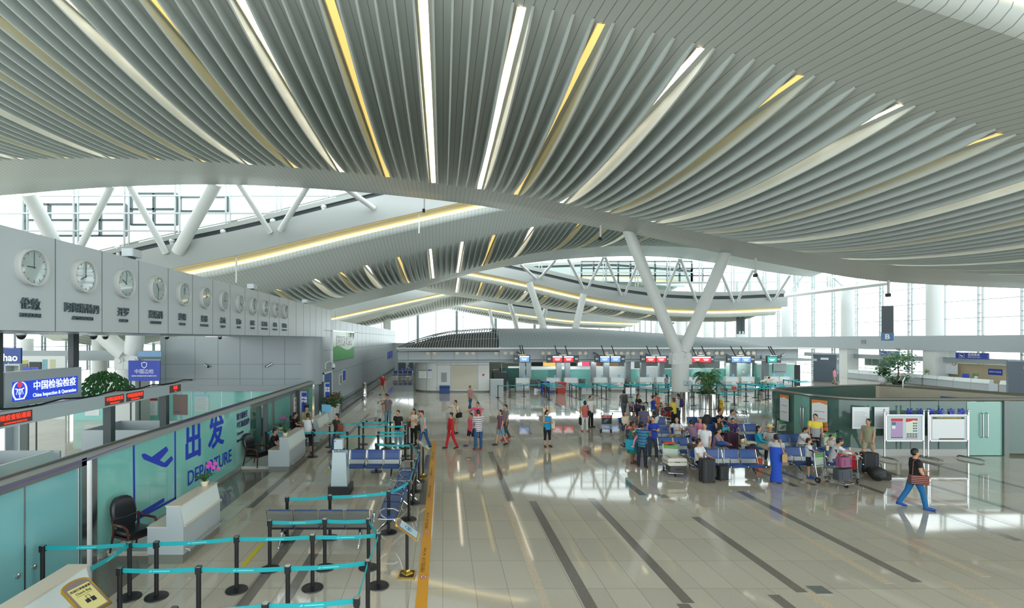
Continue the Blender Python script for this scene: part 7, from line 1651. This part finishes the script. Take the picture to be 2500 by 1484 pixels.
p = person('woman in a green dress with a baby in her arms', (GX(1546, 19.3), 19.35), .9, 1.6, None, 'tee', M('cloth_green_dress', (24, 116, 104), .8), 'dress', SHB, arms=HOLD, hair='bun', skin=SKIN2); sbag(p, 'turquoise carrier bag hanging from the arm of the woman in the green dress', CYAN, -1, -.12, (.16, .05, .2), strapped=False)
i = t_info[p.name]; Rz = Matrix.Rotation(p.rotation_euler.z, 4, 'Z'); bp = Vector(p.location) + Rz @ (i['at'](.36) + i['fw'] * .2)
person('baby in white held against the woman in the green dress', (bp.x, bp.y), p.rotation_euler.z + PI, .62, WHT, 'long', WHT, legs=((1.2, 1.2, .2), (1.2, 1.2, .2)), arms=((.8, .2, .6, .2), (.8, .2, .6, .2)), seat=0, vs=.012, z0=bp.z - .12, skin=SKIN2)
p = person('man in a blue and green striped tee holding a child, seen from behind', (GX(1569, 18.6), 18.65), BK - .6, 1.7, STRIPE2, 'tee', NAVY, 'long', SHB, arms=((.7, .3, 1.2, .4), (.7, .3, 1.2, .4)), skin=SKIN2)
i = t_info[p.name]; Rz = Matrix.Rotation(p.rotation_euler.z, 4, 'Z'); bp = Vector(p.location) + Rz @ (i['at'](.36) + i['fw'] * .2 + Vector((.16, 0, 0)))
person('toddler in a white top and pink trousers carried by the man in stripes', (bp.x, bp.y), .3 + PI, .95, WHT, 'long', clothc('baby_pink', (222, 150, 170)), 'long', WHITE, legs=((.5, .4, .3), (.5, .4, .3)), arms=((1.2, .6, .3, .0), (.6, .3, .8, .3)), seat=0, hair='bob', vs=.013, z0=bp.z - .12, skin=SKIN2)
person('man in a royal blue polo talking on a phone beside the benches', (GX(1594, 20.0), 20.0), -.5, 1.72, ROYAL, 'tee', clothc('denim_grey', (60, 74, 88)), 'long', SHW, arms=((.5, .2, 2.1, .35), (.45, .15, 1.5, .6)), head=(.1, -.3))
person('blurred person in white walking between the bench rows', (GX(1712, 19.0), 18.75), -.8, 1.68, WHT, 'tee', clothc('ice_blue', (160, 186, 204)), legs=WALK, hair='bun')
p = person('woman in a long blue dress and grey tee standing with her back turned', (GX(1895, 16.65), 16.65), BK + .35 - .9, 1.63, clothc('light_grey', (170, 174, 178)), 'tee', clothc('dress_blue', (26, 74, 180)), 'gown', SHB, arms=((.7, .2, 1.7, .4), (.5, .2, 1.5, .3)), hair='bun'); sbag(p, 'tan shoulder bag of the woman in the long blue dress', clothc('leather_sand', (190, 150, 104)), -1, .02, (.17, .07, .13))
person('man in a yellow and grey tee standing near the kiosk door', (GX(1990, 20.4), 20.4), -.3, 1.74, YG, 'tee', NAVY, arms=DOWN, head=(0, -.6), w=1.05)
person('boy in a white and blue tee holding a cup behind a trolley', (GX(1974, 17.3), 17.3), .9, 1.36, clothc('white_blue', (204, 210, 216)), 'tee', NAVY, 'shorts', SHU, arms=PUSH)
t = thing('paper_cup', 'cream paper cup held by the boy behind the trolley', 'cup', (GX(1974, 17.3) + .42, 17.0, 1.0)); b = MB(clothc('cup', (220, 206, 140))); b.lathe([(.035, 0), (.045, .14), (.04, .14)], n=14); b.build('body', t, True); b = MB(WHITE); b.lathe([(.047, .14), (.045, .155), (0, .155)], n=14); b.build('lid', t)
p = person('man in a black tee and blue jeans walking right at the right', (GX(2234, 14.15), 14.15), 1.25, 1.72, BLK, 'tee', clothc('bright_jeans', (24, 104, 160)), 'long', SHU, legs=((.3, .12, .02), (-.3, .2, .02)), arms=((.1, .15, .5, .1), (.35, .15, 1.0, .1))); sbag(p, 'shoulder bag with a striped band carried by the man in the black tee', stripe_mat('cloth_bag_stripe', (60, 44, 46), (190, 110, 96), .05, .35), -1, -.02, (.2, .08, .13))
person('person in beige shorts walking past the kiosk glass', (GX(2120, 19.55), 19.55), -1.2, 1.7, clothc('sage', (150, 148, 120)), 'tee', KHAKI, 'shorts', clothc('shoe_yellow', (190, 176, 80)), legs=WALK)
# --- seated
SB = .53
person('woman in a cream top asleep on the back-row left bench', (GX(1531, 24.3), 24.4), .2, 1.62, CREAM, 'long', NAVY, seat=SB, legs=SIT, arms=LAP, lean=-.15, hair='bun')
person('dark-haired person slumped on the back-row left bench', (GX(1550, 24.3), 24.45), 0, 1.6, GRYT, 'tee', NAVY, seat=SB, legs=SIT, arms=LAP, lean=.1, hair='long')
person('long-haired person in pale clothes on the back-row left bench, right seat', (GX(1600, 24.4), 24.5), BK, 1.6, WHT, 'tee', NAVY, seat=SB, legs=SIT, arms=LAP, hair='long')
person('old man in a white tee turned round over the bench back', (GX(1654, 22.2), 22.2), -.9, 1.68, WHT, 'tee', KHAKI, seat=SB, legs=SIT, arms=((.7, .3, .9, .5), (.7, .3, .9, .3)), hair='bald', hairm=M('hair_grey', (120, 116, 112), .6), lean=.1)
person('person in a mauve shirt bent forward on a bench', (GX(1687, 21.9), 21.6), BK, 1.66, clothc('lilac', (140, 112, 140)), 'tee', NAVY, seat=SB, legs=SIT, arms=LAP, lean=.5)
person('woman in a pink shirt sitting behind the blurred walker', (GX(1718, 22.1), 22.4), -1.0, 1.62, clothc('rose', (224, 130, 160)), 'tee', NAVY, seat=SB, legs=SIT, arms=LAP, hair='bun')
person('bespectacled person in a plaid shirt sitting with a blue jacket', (GX(1747, 19.7), 19.75), .8, 1.66, clothc('plaid', (160, 130, 150)), 'tee', KHAKI, seat=SB, legs=SIT, arms=LAP, lean=.2, hair='bob')
softbag((GX(1760, 19.4), 19.35, .62), (.22, .16, .11), clothc('jacket_blue', (20, 84, 160)), 'blue jacket on the lap of the person in the plaid shirt', 'jacket', strap=False, cat='jacket')
p = person('man in a white short-sleeved shirt sitting at the left end of the front bench', (GX(1708, 17.35), 17.4), .6, 1.7, WHT, 'tee', BLK, 'long', BLACK, seat=SB, legs=SIT, arms=((.5, .2, .8, .3), (.5, .2, .8, .3)), head=(0, .5), w=1.05)
p = person('girl with a yellow bow of cloth sitting behind the man in the white shirt', (GX(1695, 18.3), 18.35), BK - .5, 1.5, clothc('dark_olive', (70, 64, 50)), 'tee', REDC, 'shorts', seat=.5, legs=SIT, arms=LAP, hair='bun'); 
person('man in a black tee resting his chin on the back-row right bench', (GX(1757, 24.5), 24.7), .6, 1.72, BLK, 'tee', NAVY, seat=SB, legs=SIT, arms=((.5, .2, 1.8, .5), (.45, .2, .9, .4)), lean=.15)
person('young man in a white tee leaning forward on the back-row right bench', (GX(1785, 24.5), 24.65), .7, 1.74, clothc('tee_white', (196, 200, 204)), 'tee', KHAKI, 'shorts', seat=SB, legs=SIT, arms=LAP, lean=.2)
person('woman in a black and yellow top with a turquoise handbag on her lap', (GX(1759, 22.4), 22.55), .3, 1.62, clothc('black_yellow', (52, 46, 34)), 'tank', BLK, 'shorts', seat=SB, legs=SIT, arms=LAP, hair='bun')
person('boy in a purple tee sitting behind the dark purple suitcase', (GX(1792, 22.4), 22.55), -.2, 1.55, PURPLE, 'tee', PURPLE, 'shorts', seat=SB, legs=SIT, arms=((.6, .2, .6, .2), (.6, .2, .6, .2)), lean=.15)
person('long-haired woman in teal sitting with crossed legs', (GX(1857, 20.0), 20.15), .9, 1.64, CYAN, 'long', KHAKI, 'shorts', SHB, seat=SB, legs=SITX, arms=LAP, hair='long')
p = person('man in a straw hat sitting behind the woman in teal', (GX(1881, 20.2), 20.25), -.5, 1.66, BWSTRIPE, 'tee', NAVY, seat=SB, legs=SIT, arms=READ)
i = t_info[p.name]; b = MB(M('straw', (206, 186, 140), .8)); b.lathe([(.17, .045), (.17, .055), (.105, .065), (.095, .16), (.04, .165), (0, .155)], tuple(i['hc']), 20); b.build('straw_hat', p, True); b = MB(BLK); b.lathe([(.104, .066), (.1, .1), (.09, .1), (.09, .066)], tuple(i['hc']), 18); b.build('hat_band', p, True)
person('person in a white tee and striped trousers reading on the second-row right bench', (GX(1954, 20.2), 20.2), .4, 1.6, clothc('tee_white', (196, 200, 204)), 'tee', BWSTRIPE, seat=SB, legs=SIT, arms=READ, lean=.25, head=(.25, 0), hair='bob')
person('small boy in a grey vest peering over the luggage', (GX(2029, 19.4), 19.4), 0, 1.2, clothc('light_grey', (170, 174, 178)), 'tank', NAVY, 'shorts', seat=.5, legs=SIT, arms=LAP)
person('man in a white tee and denim shorts sitting and leaning to the red trolley', (GX(2034, 17.7), 17.75), 1.1, 1.7, WHT, 'tee', clothc('denim_short', (96, 122, 146)), 'shorts', seat=SB, legs=SIT, arms=((.9, .2, .3, .1), (.9, .2, .3, .1)), lean=.35)
person('woman with black hair and a white hood at counter B18', (GX(1617, 45.5), 44.6), BK + .3, 1.62, clothc('grey_dress', (120, 130, 136)), 'tee', NAVY, 'capri', arms=CHAT, hair='long', vs=.024)
person('person in a beige top bending beside the check-in counters', (GX(1858, 46.0), 45.9), 1.3, 1.68, CREAM, 'tee', BLK, lean=1.1, vs=.024, arms=PUSH)
person('person sitting on the farthest bench left of the service block', (-4.6, 67.05), BK, 1.66, clothc('taupe', (128, 122, 116)), 'tee', WHT, seat=SB, legs=SIT, arms=LAP, vs=.03)
person('person in a pink top walking beside the slate grey cabinet', (GX(2037, 53.5), 53.5), .4, 1.7, clothc('rose', (224, 130, 160)), 'tee', KHAKI, legs=WALK, vs=.03)
person('person in striped black and white seen behind the quarantine sign', (GX(160, 34), 34), BK, 1.7, BWSTRIPE, 'tee', WHT, vs=.024, z0=0) if False else None
